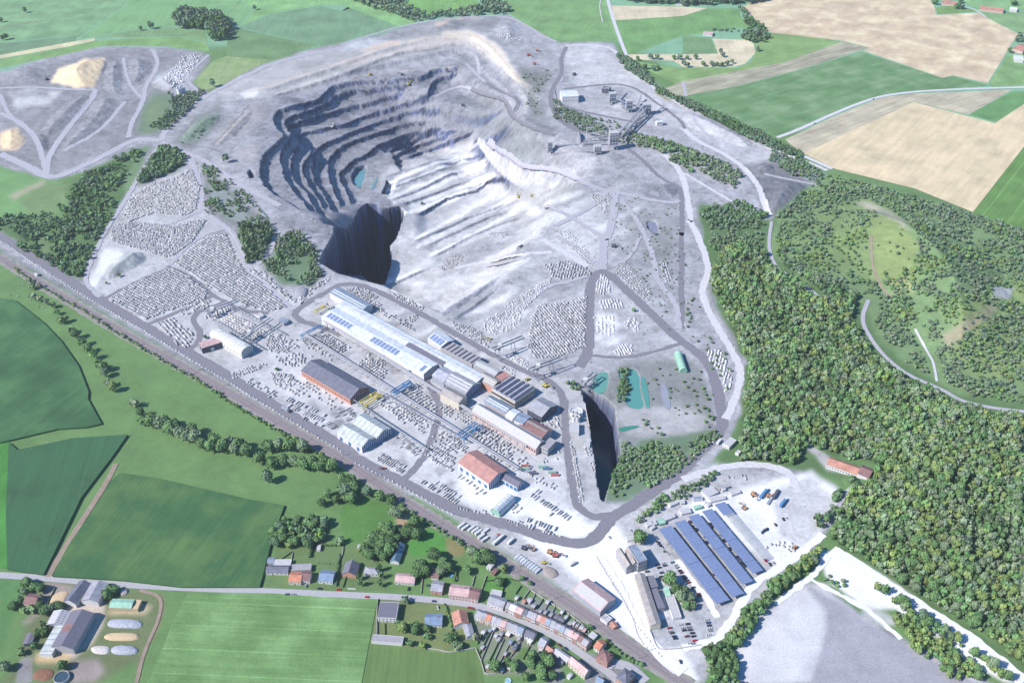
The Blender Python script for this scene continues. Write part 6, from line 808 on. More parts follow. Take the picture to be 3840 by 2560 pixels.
def heap(name, label, cat, fr, s, h, m, sides=6, group=None, z=0, kind=None):
    P3 = ground(smooth(g(fr, s), 2, True)); c = P3.mean(0); e = None; n = len(P3); V = []; rings = 5
    for k in range(rings):
        t = k / rings; f = 1 - t ** 1.6 * .85; zz = h * (1 - (1 - t) ** 2)
        for p in P3: V.append((p[0] * f + c[0] * (1 - f) - c[0] + random.uniform(-.25, .25) * (k > 0), p[1] * f + c[1] * (1 - f) - c[1] + random.uniform(-.25, .25) * (k > 0), zz - .05 + random.uniform(-.12, .12) * (k > 0)))
    V.append((0, 0, h)); F = [(k * n + i, k * n + (i + 1) % n, (k + 1) * n + (i + 1) % n, (k + 1) * n + i) for k in range(rings - 1) for i in range(n)] + [((rings - 1) * n + i, (rings - 1) * n + (i + 1) % n, len(V) - 1) for i in range(n)]
    if sum(P3[i][0] * P3[(i + 1) % n][1] - P3[(i + 1) % n][0] * P3[i][1] for i in range(n)) < 0: F = [f[::-1] for f in F]
    me = bpy.data.meshes.new(name); me.from_pydata(V, [], F); me.materials.append(m); o = ob(name, me, None, (c[0], c[1], P3[:, 2].mean() + z)); tag(o, label, cat, group, kind); return o
M_sil = mat('silage_tyres', (186, 188, 202), .7, .45, 1.3); M_straw = mat('straw', (222, 196, 160), .95, .2, 1.5); M_dung = mat('manure', (150, 108, 88), .95, .3, .8)
heap('silage_clamp', 'upper silage clamp covered with tyres and grey sheet', 'silage clamp', 't02', '745,1130 880,1128 980,1140 985,1190 900,1195 735,1188', 2.6, M_sil, group='silage clamps of the farm'); heap('silage_clamp', 'lower silage clamp under white and grey sheet with tyres', 'silage clamp', 't02', '770,1308 950,1315 955,1375 760,1375', 2.6, M_sil, group='silage clamps of the farm'); heap('silage_clamp', 'opened middle silage clamp showing brown straw', 'silage clamp', 't02', '720,1225 930,1220 970,1250 940,1280 715,1278', 2, M_straw, group='silage clamps of the farm'); heap('silage_clamp', 'torn white sheeted end of the lower silage clamp', 'silage clamp', 't02', '615,1315 765,1310 755,1372 640,1370', 1.6, mat('torn_sheet', (222, 212, 210), .8, .3, .8), group='silage clamps of the farm')
e = b_('straw_stack', 'stack of straw bales under a mint green tarpaulin', 'straw stack', 't02', '750,1050 905,1055 908,992', 4.5, 1.6, 'gable', M_straw, 'green', ov=.1); e = b_('straw_stack', 'uncovered end of the straw bale stack', 'straw stack', 't02', '908,1058 948,1060 955,995', 4.0, 0, 'flat', M_straw, M_straw, parapet=.02)
def tank(name, label, cat, fr, s, r, h, m, m2, z=None):
    p = ground(g(fr, s))[0]; e = empty(name, p); tag(e, label, cat); q = MB(); n = 24
    for k in range(n):
        a0, a1 = 2 * math.pi * k / n, 2 * math.pi * (k + 1) / n; o_ = [(r * math.cos(a), r * math.sin(a)) for a in (a0, a1)]; i_ = [((r - .3) * math.cos(a), (r - .3) * math.sin(a)) for a in (a0, a1)]
        q.poly([(*o_[0], -.3), (*o_[1], -.3), (*o_[1], h), (*o_[0], h)]); q.poly([(*i_[1], 0), (*i_[0], 0), (*i_[0], h), (*i_[1], h)]); q.poly([(*o_[0], h), (*o_[1], h), (*i_[1], h), (*i_[0], h)])
    q.build('wall', m, e); q = MB(); q.cyl(0, 0, 0, h * .75, r - .31, n=24); q.build('content', m2, e); return e
tank('slurry_tank', 'round dark slurry tank at the bottom of the farm', 'tank', 't02', '430,1540', 6, 3, M_conc, mat('slurry', (70, 92, 110), .3, .1, .5)); tank('thickener', 'round white thickener basin beside the flooded pit', 'basin', 'C', '1650,915', 7, 4, M_w['white'], mat('slurry_white', (220, 220, 226), .5, .08, .5))
for i, s in enumerate(('1625,960', '1660,965', '1625,1000', '1662,1005')): tank('silo', 'small white silo beside the thickener, number of four in a square', 'silo', 'C', s, 2.6, 8, M_w['white'], M_conc)['group'] = 'four small white silos'
tank('pool', 'round blue garden pool south of the street', 'pool', 'L', '1200,880', 2.4, 1.1, M_bluest, mat('pool_water', (150, 205, 226), .1, .05, 1)); tank('pool', 'round blue garden pool at the bottom edge', 'pool', 'L', '897,1155', 2.6, 1.1, M_frame, mat('pool_water', (150, 205, 226), .1, .05, 1)); tank('trampoline', 'round blue trampoline in a back garden', 'trampoline', 'K', '2158,640', 1.8, .9, M_bluest, mat('pool_water', (150, 205, 226), .1, .05, 1))
heap('dung_heap', 'brown manure heap inside low concrete walls', 'manure heap', 't02', '205,1540 260,1465 390,1470 345,1560', 1.5, M_dung); heap('dung_heap', 'reddish brown earth heap beside the barns', 'manure heap', 't02', '330,1035 365,950 480,925 450,1000 420,1035', 1.2, M_straw)
# ------------------------------------------------------------------ village
def house(label, fr, pts, h, r, roof, wall='white', kind='gable', n=3, fl=1, chim=1, group=None, **k): return b_('house', label, 'house', fr, pts, h, r, kind, wall, roof, win=(n, fl, 1.1, 1.2), win2=(2, fl, 1, 1.1), door=min(1, n - 1), chim=chim, group=group, **k)
house('white bungalow with dark roof and two dormers', 'K', '110,602 350,606 372,528', 3.4, 2.8, 'dark', 'white', n=5, fl=1); b_('patio_annex', 'white flat roofed annexes behind the white bungalow', 'annex', 'K', '190,525 380,525 388,460', 3, 0, 'flat', 'white', 'concrete'); b_('shed', 'blue grey shed left of the bungalow annexes', 'shed', 'K', '125,500 190,500 195,440', 2.6, 1, 'gable', 'grey', 'bluegrey')
house('house with bright orange tiled roof', 'K', '358,702 492,708 492,600', 4.5, 2.6, 'orange', 'cream', n=3, fl=1); house('house with dull red roof attached to the orange one', 'K', '494,692 590,694 604,590', 4.5, 2.6, 'maroon', 'white', n=3, fl=1); b_('annex', 'wide flat grey extension behind the orange roofed house', 'annex', 'K', '385,585 605,575 650,505', 3.4, 0, 'flat', 'grey', 'flat')
house('house with light slate roof and a front gable', 'K', '688,692 842,704 878,590', 4, 3, 'blueroof', 'white', n=4, fl=1); house('brick house with its gable towards the street', 'K', '992,492 948,622 1100,632', 4, 4, 'flatd', 'orange', n=3, fl=1); house('house with hipped grey roof between two cypresses', 'K', '1192,615 1345,622 1345,550', 3.4, 2.6, 'grey', 'white', 'hip', n=4, fl=1)
house('wide house with salmon pink roof', 'K', '1530,703 1742,722 1745,625', 3.6, 2.6, 'pink', 'white', n=6, fl=1); b_('greenhouse', 'long teal roofed glasshouse in a back garden', 'greenhouse', 'K', '1548,285 1480,480 1572,500', 3.2, 2.6, 'gable', 'white', 'teal', win=(9, 1, 1.6, 1.6)); house('grey roofed brick house beside the pink terrace', 'K', '1925,802 2048,818 2062,705', 5, 2.6, 'grey', 'orange', n=3, fl=2)
house('big pale pink roofed double house on the street', 'L', '243,202 455,228 468,108', 6, 3, 'pink', 'pink', n=6, fl=2); house('brown red roofed house ending the pink terrace', 'L', '458,230 562,252 582,140', 6, 2.6, 'maroon', 'pink', n=3, fl=2); house('long low house with plain grey roof', 'L', '668,288 840,348 862,245', 5, 2.6, 'grey', 'white', n=5, fl=1); b_('annex', 'white flat annex behind the long low grey house', 'annex', 'L', '700,195 820,215 825,160', 3, 0, 'flat', 'white', 'concrete')
b_('garden_house', 'brown roofed garden house in the trees', 'garden house', 'K', '1930,660 2010,665 2030,560', 3, 2.4, 'gable', 'white', 'maroon'); b_('garden_house', 'tiny white garden hut by the meadow', 'garden house', 'K', '1120,330 1180,335 1190,300', 2.4, .6, 'gable', 'white', 'concrete'); b_('garden_house', 'narrow white garden hut behind the first villas', 'garden house', 'K', '672,355 705,355 712,300', 2.4, .6, 'gable', 'white', 'concrete')
NR = [('865,345', 'grey'), ('905,362', 'white'), ('965,390', 'pink'), ('1045,425', 'dark'), ('1100,440', 'grey'), ('1150,462', 'grey'), ('1195,480', 'pink'), ('1245,500', 'tile'), ('1300,525', 'bluegrey'), ('1350,545', 'grey'), ('1400,570', 'grey'), ('1455,600', 'bluegrey'), ('1505,622', 'grey'), ('1550,650', 'pink'), ('1600,672', 'pink'), ('1650,705', 'maroon'), ('1700,735', 'grey'), ('1760,775', None)]
CN = dict(grey='grey', white='whitish', pink='pale pink', dark='dark slate', tile='orange', bluegrey='blue grey', maroon='brown red', orange='bright orange')
ORD = 'first second third fourth fifth sixth seventh eighth ninth tenth eleventh twelfth thirteenth fourteenth fifteenth sixteenth seventeenth'.split()
for i in range(len(NR) - 1):
    a = [float(v) for v in NR[i][0].split(',')]; b = [float(v) for v in NR[i + 1][0].split(',')]; v = (52, -72); b = [b[0] - .6, b[1] - .4]
    house('terraced house with %s roof, %s from the left on the north side' % (CN[NR[i][1]], ORD[i]), 'L', '%f,%f %f,%f %f,%f' % (*a, *b, b[0] + v[0], b[1] + v[1]), 6 + .25 * (i % 3), 2.8 + .2 * (i % 2), NR[i][1], ['pink', 'white', 'brick', 'cream'][i % 4], n=3, fl=2, ov=.02, group='terraced houses on the north side of the street')
SR = [('528,435', 'grey'), ('590,462', 'grey'), ('645,482', 'orange'), ('700,500', 'grey'), ('755,520', 'grey'), ('808,545', 'pink'), ('865,565', 'grey'), ('925,590', 'grey'), ('985,612', 'bluegrey'), ('1050,640', None)]
for i in range(len(SR) - 1):
    a = [float(v) for v in SR[i][0].split(',')]; b = [float(v) for v in SR[i + 1][0].split(',')]; b = [b[0] - .6, b[1] - .4]
    house('terraced house with %s roof, %s from the left on the south side' % (CN[SR[i][1]], ORD[i]), 'L', '%f,%f %f,%f %f,%f' % (*a, *b, b[0] + 50, b[1] - 78), 5.4 + .25 * (i % 3), 2.8, SR[i][1], ['white', 'pink', 'cream', 'white'][i % 4], n=2, fl=2, ov=.02, group='terraced houses on the south side of the street')
house('detached white house with grey blue roof after the south terrace', 'L', '1075,650 1172,688 1220,612', 5, 2.8, 'dark', 'white', n=3, fl=2); house('narrow house with lilac grey roof at the street bend', 'L', '1225,745 1290,780 1342,690', 5, 2.8, 'lav', 'cream', n=2, fl=2); house('small cross gabled house with red roof', 'L', '1310,800 1375,848 1400,800', 4, 2.4, 'red', 'pink', n=2, fl=1); b_('outbuilding', 'long narrow grey outbuilding behind the school wall', 'outbuilding', 'L', '1395,835 1548,940 1588,885', 4, 1.6, 'gable', 'white', 'concrete', win=(6, 1, 1, 1))
house('large house with pale pink roof and white gable near the crossing', 'L', '1562,942 1742,1092 1790,1020', 6, 3.6, 'pink', 'cream', n=6, fl=2); house('orange roofed corner house beside the railway', 'L', '1842,770 1900,812 1955,715', 5, 2.4, 'orange', 'white', n=2, fl=2); house('hipped brick station house at the junction', 'L', '1870,885 1992,955 2100,885', 7, 3.4, 'maroon', 'brick', 'hip', n=4, fl=2); house('brick house with slate roof at the bottom edge', 'L', '2085,1120 2200,1195 2335,1105', 7, 3.4, 'dark', 'orange', 'hip', n=4, fl=2); house('small deep blue roofed house at the bottom edge', 'L', '1862,1150 1930,1190 1958,1130', 4, 2.6, 'blueroof', 'grey', n=2, fl=1)
b_('outbuilding', 'brown roofed hut behind the red roofed house', 'outbuilding', 'L', '1430,930 1490,965 1515,935', 3, .6, 'gable', 'grey', 'flatd'); b_('outbuilding', 'pale hut in the corner garden', 'outbuilding', 'L', '1545,1100 1575,1120 1610,1080', 2.6, .5, 'gable', 'white', 'concrete'); b_('outbuilding', 'white roofed lean-to at the end of the north terrace', 'outbuilding', 'L', '1785,650 1840,690 1872,645', 3, .4, 'shed', 'white', 'concrete')
b_('house', 'wide flat roofed house in dark felt south of the street', 'house', 'K', '1340,1102 1545,1110 1568,935', 5.5, 0, 'flat', 'white', 'flatd', win=(5, 2, 1.2, 1.2), win2=(3, 2, 1.1, 1.1), door=2); b_('garage', 'long flat garage at the corner of the bright green field', 'garage', 'K', '1272,1362 1612,1390 1618,1312', 3, 0, 'flat', 'white', 'flat'); house('house with smooth blue grey roof in a large garden', 'K', '1862,1180 2048,1180 2055,1062', 4, 2.6, 'blueroof', 'white', n=4, fl=1)
house('house with half orange half brown roof', 'L', '275,405 303,545 462,500', 5, 3, 'tile', 'white', n=4, fl=1); b_('annex', 'long grey roofed annex of the half orange house', 'annex', 'L', '402,535 438,668 525,648', 4, 1, 'gable', 'white', 'grey')
random.seed(21)
SHN = [('L', '1230,395', 'grey'), ('L', '1150,330', 'grey'), ('L', '1285,405', 'grey'), ('L', '1345,430', 'grey'), ('L', '1400,450', 'flatd'), ('L', '1440,470', 'flatd'), ('L', '1475,490', 'flatd'), ('L', '1515,460', 'concrete'), ('L', '1560,520', 'flat'), ('L', '1600,525', 'concrete'), ('L', '1640,550', 'flat'), ('L', '1680,570', 'concrete'), ('L', '1720,600', 'pink'), ('L', '1470,400', 'concrete'), ('L', '1310,290', 'concrete'), ('L', '1100,270', 'concrete'), ('L', '970,245', 'concrete'), ('L', '1050,280', 'tile'),
    ('L', '600,620', 'concrete'), ('L', '680,600', 'bluegrey'), ('L', '740,660', 'concrete'), ('L', '720,580', 'concrete'), ('L', '800,640', 'grey'), ('L', '870,640', 'white'), ('L', '900,730', 'bluegrey'), ('L', '940,800', 'dark'), ('L', '960,770', 'dark'), ('L', '850,860', 'grey'), ('L', '770,700', 'flat'), ('L', '1110,720', 'white'), ('L', '650,1000', 'concrete'), ('L', '800,1040', 'concrete'), ('L', '885,1010', 'concrete'), ('L', '1235,810', 'concrete'), ('L', '590,790', 'grey'), ('L', '1000,690', 'grey'), ('t12', '1030,810', 'maroon'), ('t12', '1000,770', 'concrete')]
wsh = ['between the backs of the terraces', 'at the end of a garden strip', 'against a garden wall']
for i, (fr, s, rm_) in enumerate(SHN):
    x, y = [float(v) for v in s.split(',')]; dx, dy = (22, 12); w2 = random.uniform(.8, 1.6); q = '%f,%f %f,%f %f,%f' % (x, y, x + dx * w2, y + dy * w2, x + dx * w2 + 24, y + dy * w2 - 36)
    b_('garden_shed', 'small %s roofed shed %s' % (CN.get(rm_, {'concrete': 'whitish', 'flat': 'light felt', 'flatd': 'dark felt'}.get(rm_, 'pale')), 'behind the north terrace by the railway' if i < 18 else 'in the narrow gardens behind the south terrace'), 'shed', fr, q, random.uniform(2.2, 3), random.uniform(.2, .8), 'gable', random.choice(['white', 'grey', 'brick']), rm_, group='garden sheds behind the terraces %s %s' % (CN.get(rm_, {'concrete': 'whitish', 'flat': 'light felt', 'flatd': 'dark felt'}.get(rm_, 'pale')), i < 18), door=0, win=(1, 1, 1, 1))
# far farms
for lb, fr, s, h, r, ro, wl in (('far red roofed farm range on the left', 't20', '1790,22 1890,32 1900,12', 5, 3, 'tile', 'pink'), ('long far red roofed farm building', 't20', '2050,62 2210,80 2225,62', 5, 3, 'tile', 'pink'), ('far white barn beside the red farm', 't20', '2260,68 2305,72 2310,55', 5, 2.6, 'white', 'white'), ('far farmhouse with red roof at the right edge', 't20', '2275,335 2345,355 2348,310', 6, 3.4, 'tile', 'pink'), ('far white roofed barn at the right edge', 't20', '2290,412 2350,418 2360,385', 5, 2, 'white', 'white'), ('far tiny barn by the clump of trees', 't20', '140,235 205,240 200,220', 4, 2, 'pink', 'white'), ('far white house at the forest edge', 't20', '-50,25 0,26 0,12', 5, 2.4, 'dark', 'white')):
    b_('farm_building', lb, 'farm building', fr, s, h, r, 'gable', wl, ro)
b_('pump_house', 'small blue and white hut below the spoil heap', 'hut', 't00', '1215,615 1228,620 1268,600', 9, 0, 'flat', 'white', 'bluegrey'); b_('trackside_hut', 'little white hut beside the railway', 'hut', 't01', '235,318 252,328 265,318', 3, .8, 'gable', 'white', 'concrete')
# ------------------------------------------------------------------ solar carports
def carport(label, pts, panels=True, part=None):
    A, L, W, a, z0, ctr = frame3('E', pts, 4.6, 0.0); e = empty('solar_carport', (ctr[0], ctr[1], 0), a); tag(e, label, 'solar carport', 'solar carports over the car park'); x, y = L / 2, W * .58
    lo, hi = 4.2, 5.0
    def zz(q): return lo + (hi - lo) * (q + y) / (2 * y)
    def panel(x0, x1, nm='solar_panel'):
        q = MB(); q.v += [(x0, -y, zz(-y)), (x1, -y, zz(-y)), (x1, y, zz(y)), (x0, y, zz(y)), (x0, -y, zz(-y) + .12), (x1, -y, zz(-y) + .12), (x1, y, zz(y) + .12), (x0, y, zz(y) + .12)]; q.f += [(0, 3, 2, 1), (4, 5, 6, 7), (0, 1, 5, 4), (1, 2, 6, 5), (2, 3, 7, 6), (3, 0, 4, 7)]; return q.build(nm, M_pv, e)
    if panels:
        n = 6
        for k in range(n): panel(-x + L * k / n + .1, -x + L * (k + 1) / n - .1)
    else:
        panel(x - 16 if part else -x, x if part else -x + 16)
        for k in range(9): q = MB(); yy_ = -y + 2 * y * (k + .5) / 9; q.box(-x, x, yy_ - .14, yy_ + .14, zz(yy_) - .3, zz(yy_) - .05); q.build('purlin', M_frame, e)
    n = max(4, int(L / 12))
    for k in range(n + 1):
        u = -x + .6 + (L - 1.2) * k / n; q = MB(); q.beam((u, -y + .3, zz(-y) - .35), (u, y - .3, zz(y) - .35), .3); q.build('beam', M_steel, e)
        q = MB(); q.beam((u, 0, -.2), (u, 0, zz(0) - .4), .35); q.build('post', M_steel, e)
for lb, p in (('leftmost of four blue solar carports beside the car park', '922,613 1570,1435 1440,1480'), ('second from the left of four blue solar carports', '1078,548 1727,1363 1618,1410'), ('third from the left of four blue solar carports', '1228,483 1832,1228 1735,1278'), ('rightmost of the four finished blue solar carports', '1372,428 1942,1108 1842,1145')): carport(lb, p)
carport('unfinished carport with bare white purlins and few panels', '1515,352 2030,960 1940,1010', False, True)
tr = ground(g('E', '1500,360'))[0]
# ------------------------------------------------------------------ craneways and cranes
def W3D(fr, s): return ground(g(fr, s))
def span_sys(name, label, cat, fr, s, h, wd, n, m, gap=0, group=None, th=.9):
    P3 = W3D(fr, s); c = P3.mean(0); e = empty(name, c); tag(e, label, cat, group); a, b = P3[0] - c, P3[1] - c; d = (b - a)[:2] / np.linalg.norm((b - a)[:2]); nn = np.array([-d[1], d[0]])
    for o_ in ((-gap / 2, gap / 2) if gap else (0,)):
        q = MB(); q.beam((*(a[:2] + nn * o_), h), (*(b[:2] + nn * o_), h), wd, th); q.build('girder', m, e)
    for k in range(n):
        f = a[:2] + (b - a)[:2] * (k + .5) / n; q = MB()
        if gap:
            for o_ in (-gap / 2, gap / 2): q.beam((*(f + nn * o_), -.3), (*(f + nn * o_), h), .4)
            q.beam((*(f - nn * gap / 2), h * .55), (*(f + nn * gap / 2), h * .55), .25)
        else: q.beam((*f, -.3), (*f, h), .5)
        q.build('leg', m, e)
    return e
span_sys('craneway', 'longest elevated craneway running beside the long white hall', 'craneway', 'P', '744,747 1210,1036', 7.5, 1.0, 34, M_conc, 2.2); span_sys('craneway', 'middle elevated craneway between the slab yards', 'craneway', 'P', '692,772 1190,1087', 7, .9, 34, M_conc, 2.4); span_sys('craneway', 'short craneway in front of the double white hall', 'craneway', 'P', '805,922 985,1042', 6, .8, 14, M_steel); span_sys('craneway', 'thin craneway between the slab rows and the mixed yard', 'craneway', 'B', '1010,530 1960,1080', 6.5, .8, 22, M_steel)
span_sys('craneway', 'craneway behind the white arched hall', 'craneway', 'A', '480,440 1010,760', 6, .8, 14, M_steel); span_sys('craneway', 'craneway on the far side of the crane yard', 'craneway', 'A', '700,300 1250,600', 6, .8, 14, M_steel)
def bridge(label, fr, s, z, m, cat='bridge crane'):
    P3 = at(g(fr, s), z); c = P3.mean(0); e = empty('bridge_crane', (c[0], c[1], 0)); tag(e, label, cat, 'bridge cranes over the slab yards'); a, b = P3 - c; d = (b - a) / np.linalg.norm(b - a); nn = np.array([-d[1], d[0]])
    for o_ in (-1.6, 1.6): q = MB(); q.beam((*(a + nn * o_), z), (*(b + nn * o_), z), .7, 1.1); q.build('girder', m, e)
    for f in (a, b):
        q = MB(); q.beam((*(f - nn * 2.6), z - .6), (*(f + nn * 2.6), z - .6), .8, .7); q.build('end_carriage', m, e)
        for o_ in (-2.2, 2.2): q = MB(); q.beam((*(f + nn * o_), -.2), (*(f + nn * o_), z - .6), .45); q.build('leg', m, e)
    f = a + (b - a) * .62; q = MB(); q.box(f[0] - 1.4, f[0] + 1.4, f[1] - 1.4, f[1] + 1.4, z + .5, z + 2); q.build('hoist', m, e)
bridge('bright blue bridge crane over the middle slab yard', 'B', '1150,492 1345,372', 8, M_bluest); bridge('second bright blue bridge crane close behind the first', 'B', '1180,512 1370,398', 8, M_bluest); bridge('thin blue bridge crane over the lower slab yard', 'C', '350,1142 545,1012', 8, M_bluest); bridge('lower blue bridge crane with hoist beside the beige hall', 'C', '400,1178 600,1040', 8, M_bluest); bridge('dark blue bridge crane at the upper end of the long craneway', 'A', '1445,578 1662,468', 7, M_bluest)
bridge('yellow bridge crane beside the orange walled shed', 'B', '850,640 1030,520', 7, M_yel); bridge('second yellow bridge crane beside the orange walled shed', 'B', '800,610 980,500', 7, M_yel); bridge('long pale gantry at the upper hall end', 'A', '1600,180 1780,270', 7, M_conc); bridge('yellow gantry at the upper hall end', 'A', '1600,310 1730,240', 6, M_yel)
def gantry(label, fr, s, h, over, m, lw=.7):
    P3 = W3D(fr, s); c = P3.mean(0); e = empty('gantry_crane', c); tag(e, label, 'gantry crane', 'portal gantry cranes of the stone works'); a, b = P3 - c; d = (b - a)[:2]; L = np.linalg.norm(d); d = d / L; nn = np.array([-d[1], d[0]]); a2 = a[:2] - d * over[0]; b2 = b[:2] + d * over[1]
    for o_ in (-2.4, 2.4):
        q = MB(); q.beam((*(a2 + nn * o_), h + .8), (*(b2 + nn * o_), h + .8), 1.0, 1.7); q.build('girder', m, e)
    for f in (a[:2], b[:2]):
        for o_ in (-1, 1): q = MB(); q.beam((*(f + nn * o_ * 5), -.3), (*(f + nn * o_ * 2.4), h), lw); q.build('leg', m, e)
        q = MB(); q.beam((*(f - nn * 6), .4), (*(f + nn * 6), .4), .8); q.build('bogie', m, e)
    for f in (a2, b2): q = MB(); q.beam((*(f - nn * 2.8), h + .8), (*(f + nn * 2.8), h + .8), .7); q.build('cross_beam', m, e)
    f = a[:2] + (b - a)[:2] * .15; q = MB(); q.box(f[0] - 2.2, f[0] + 2.2, f[1] - 2.2, f[1] + 2.2, h + 1.7, h + 4.2); q.build('trolley', M_frame, e); q = MB(); q.box(f[0] - 1.2, f[0] + 1.2, f[1] - 3.8, f[1] - 1.6, h - 2.6, h - .2); q.build('cab', M_w['steel'], e)
gantry('tall steel gantry crane over the haul road, the upper one', 'C', '780,305 955,232', 15, (6, 14), M_steel); gantry('tall steel gantry crane over the haul road, the lower one', 'C', '1200,528 1375,462', 15, (6, 13), M_steel); gantry('white gantry crane at the upper end of the crane yard', 'A', '440,395 680,300', 10, (4, 10), M_conc); gantry('white gantry crane at the lower end of the crane yard', 'A', '850,655 1060,515', 10, (8, 10), M_conc)
q = W3D('C', '1800,500'); gantry('dark steel portal crane at the corner of the turquoise pool', 'C', '1730,640 1830,560', 9, (3, 4), M_w['dark'] if False else M_steel)
# ------------------------------------------------------------------ crushing plant
def tower(label, fr, s, wd, dp, h, m, rz_=.12):
    wd *= .8; dp *= .8; h *= .92
    p = W3D(fr, s)[0]; e = empty('screening_tower', p, rz_); tag(e, label, 'screening tower', 'towers of the crushing plant'); q = MB(); q.box(-wd / 2, wd / 2, -dp / 2, dp / 2, h * .3, h); q.build('housing', m, e); q = MB(); q.box(-wd / 2 - .4, wd / 2 + .4, -dp / 2 - .4, dp / 2 + .4, h, h + .5); q.build('roof', M_r['concrete'], e)
    for sx in (-1, 1):
        for sy in (-1, 1): q = MB(); q.beam((sx * wd * .44, sy * dp * .44, -.5), (sx * wd * .44, sy * dp * .44, h * .31), .9); q.build('leg', M_conc, e)
    for f in range(max(2, int(h / 6))):
        for k in range(3):
            u = -wd / 2 + wd * (k + .5) / 3; z_ = h * .36 + f * (h * .6 / max(2, int(h / 6))); q = MB(); q.box(u - wd * .11, u + wd * .11, -dp / 2 - .08, -dp / 2, z_, z_ + 1.8); q.build('opening', M_glass, e)
    for z_ in (h * .3, h * .65): q = MB(); q.box(-wd / 2 - 1.2, wd / 2 + 1.2, -dp / 2 - 1.2, -dp / 2 - .1, z_ - .15, z_ + .15); q.build('gallery', M_steel, e)
    return p
tower('tallest grey concrete tower of the crushing plant', 'W', '1562,680', 17, 13, 32, M_w['grey']); tower('steel blue tower with leaning conveyors, nearest the white building', 'W', '1555,238', 14, 11, 22, M_w['steel']); tower('middle steel blue tower of the plant', 'W', '1715,312', 13, 11, 22, M_w['steel']); tower('right hand steel blue tower at the conveyor tops', 'W', '1890,335', 16, 12, 20, M_w['steel']); tower('open framed crusher tower over the quarry slope', 'W', '945,730', 9, 9, 24, M_steel); tower('low frame tower below the tallest one', 'W', '1410,725', 14, 9, 15, M_conc)
def conveyor(label, fr, s, z0, z1, n=6, wd=2.2):
    P3 = W3D(fr, s); c = P3.mean(0); e = empty('conveyor', c); tag(e, label, 'conveyor', 'belt conveyors of the crushing plant'); a, b = P3 - c; q = MB(); q.beam((a[0], a[1], a[2] + z0), (b[0], b[1], b[2] + z1), wd, 1.3); q.build('belt_gallery', M_steel, e)
    for k in range(n):
        t = (k + .5) / n; f = a + (b - a) * t; z_ = a[2] + z0 + (b[2] + z1 - a[2] - z0) * t
        if z_ - f[2] > 1.5: q = MB(); q.beam((f[0] - 1.4, f[1], f[2] - 1), (f[0] - .3, f[1], z_), .4); q.beam((f[0] + 1.4, f[1], f[2] - 1), (f[0] + .3, f[1], z_), .4); q.build('trestle', M_steel, e)
for a in (('left of the two long conveyors rising to the right tower', 'W', '1610,600 1860,335', 12, 16, 9), ('right of the two long conveyors rising to the right tower', 'W', '1640,610 1890,350', 10, 14, 9), ('dark thin conveyor bending round to the tallest tower', 'W', '1670,640 1770,440', 6, 5, 6), ('dark thin conveyor running on to the right tower', 'W', '1770,440 1900,370', 5, 6, 5), ('upper level conveyor from the crusher to the tall tower', 'W', '990,690 1500,640', 8, 6, 12), ('lower level conveyor from the crusher to the frame tower', 'W', '970,740 1380,722', 3, 5, 9),
    ('short conveyor between the first two blue towers', 'W', '1590,230 1680,290', 10, 12, 3), ('short conveyor between the last two blue towers', 'W', '1740,300 1850,330', 10, 12, 3), ('feed conveyor coming down from the hopper', 'W', '1460,105 1530,165', 4, 16, 3), ('pipe like conveyor leading to the far stockpile', 'W', '1985,335 2060,290', 1, 8, 3), ('stacker conveyor behind the middle tower', 'W', '1790,290 1840,200', 2, 10, 3), ('stacker conveyor behind the first tower', 'W', '1600,220 1650,140', 2, 10, 3), ('dark pipe climbing the slope left of the white building', 'W', '985,100 1015,230', 1, 1, 2), ('upper belt from the slope into the tall tower', 'W', '1320,600 1500,600', 4, 10, 4), ('uppermost belt from the slope into the tall tower', 'W', '1330,540 1500,590', 3, 16, 4)): conveyor(*a)
building('hopper', 'dark feed hopper at the top of the crushing plant', 'hopper', 'W', '1455,90 1525,100 1530,70', 7, 0, 'flat', 'dark', 'flatd')
p = W3D('W', '1302,630')[0]; e = empty('mast', p); tag(e, 'thin pale mast standing left of the tallest tower', 'mast'); q = MB(); q.cyl(0, 0, -.3, 34, .5, .25, 8); q.build('pole', M_frame, e); q = MB(); q.box(-1, 1, -.3, .3, 33, 34); q.build('lamp_head', M_steel, e)
# ------------------------------------------------------------------ vehicles
def carmesh():
    P = [(-2.1, .35), (-2.15, .75), (-2.0, .95), (-1.3, 1.0), (1.15, .98), (2.0, .82), (2.15, .6), (2.1, .35)]; q = MB(); n = len(P); q.v += [(x, s * .86, z) for s in (-1, 1) for x, z in P]; q.f += [tuple(range(n)), tuple(range(2 * n - 1, n - 1, -1))] + [(i, n + i, n + (i + 1) % n, (i + 1) % n) for i in range(n)]; q.f = [tuple(f) for f in q.f]
    b = len(q.v); q.v += [(-1.25, -.62, 1.44), (.35, -.62, 1.44), (.35, .62, 1.44), (-1.25, .62, 1.44), (-1.25, -.62, 1.49), (.35, -.62, 1.49), (.35, .62, 1.49), (-1.25, .62, 1.49)]; q.f += [tuple(b + i for i in z) for z in ((0, 3, 2, 1), (4, 5, 6, 7), (0, 1, 5, 4), (1, 2, 6, 5), (2, 3, 7, 6), (3, 0, 4, 7))]; w_ = MB(); w_.v += [(-1.85, -.8, .96), (1.15, -.8, .96), (1.15, .8, .96), (-1.85, .8, .96), (-1.3, -.64, 1.46), (.4, -.64, 1.46), (.4, .64, 1.46), (-1.3, .64, 1.46)]; w_.f += [(4, 5, 6, 7), (0, 1, 5, 4), (1, 2, 6, 5), (2, 3, 7, 6), (3, 0, 4, 7)]; return q, w_
cb, cw = carmesh(); ME_win = cw.mesh('windows', mat('car_glass', (50, 58, 74), .12, .05, 1, spec=.7)); wq = MB(); 
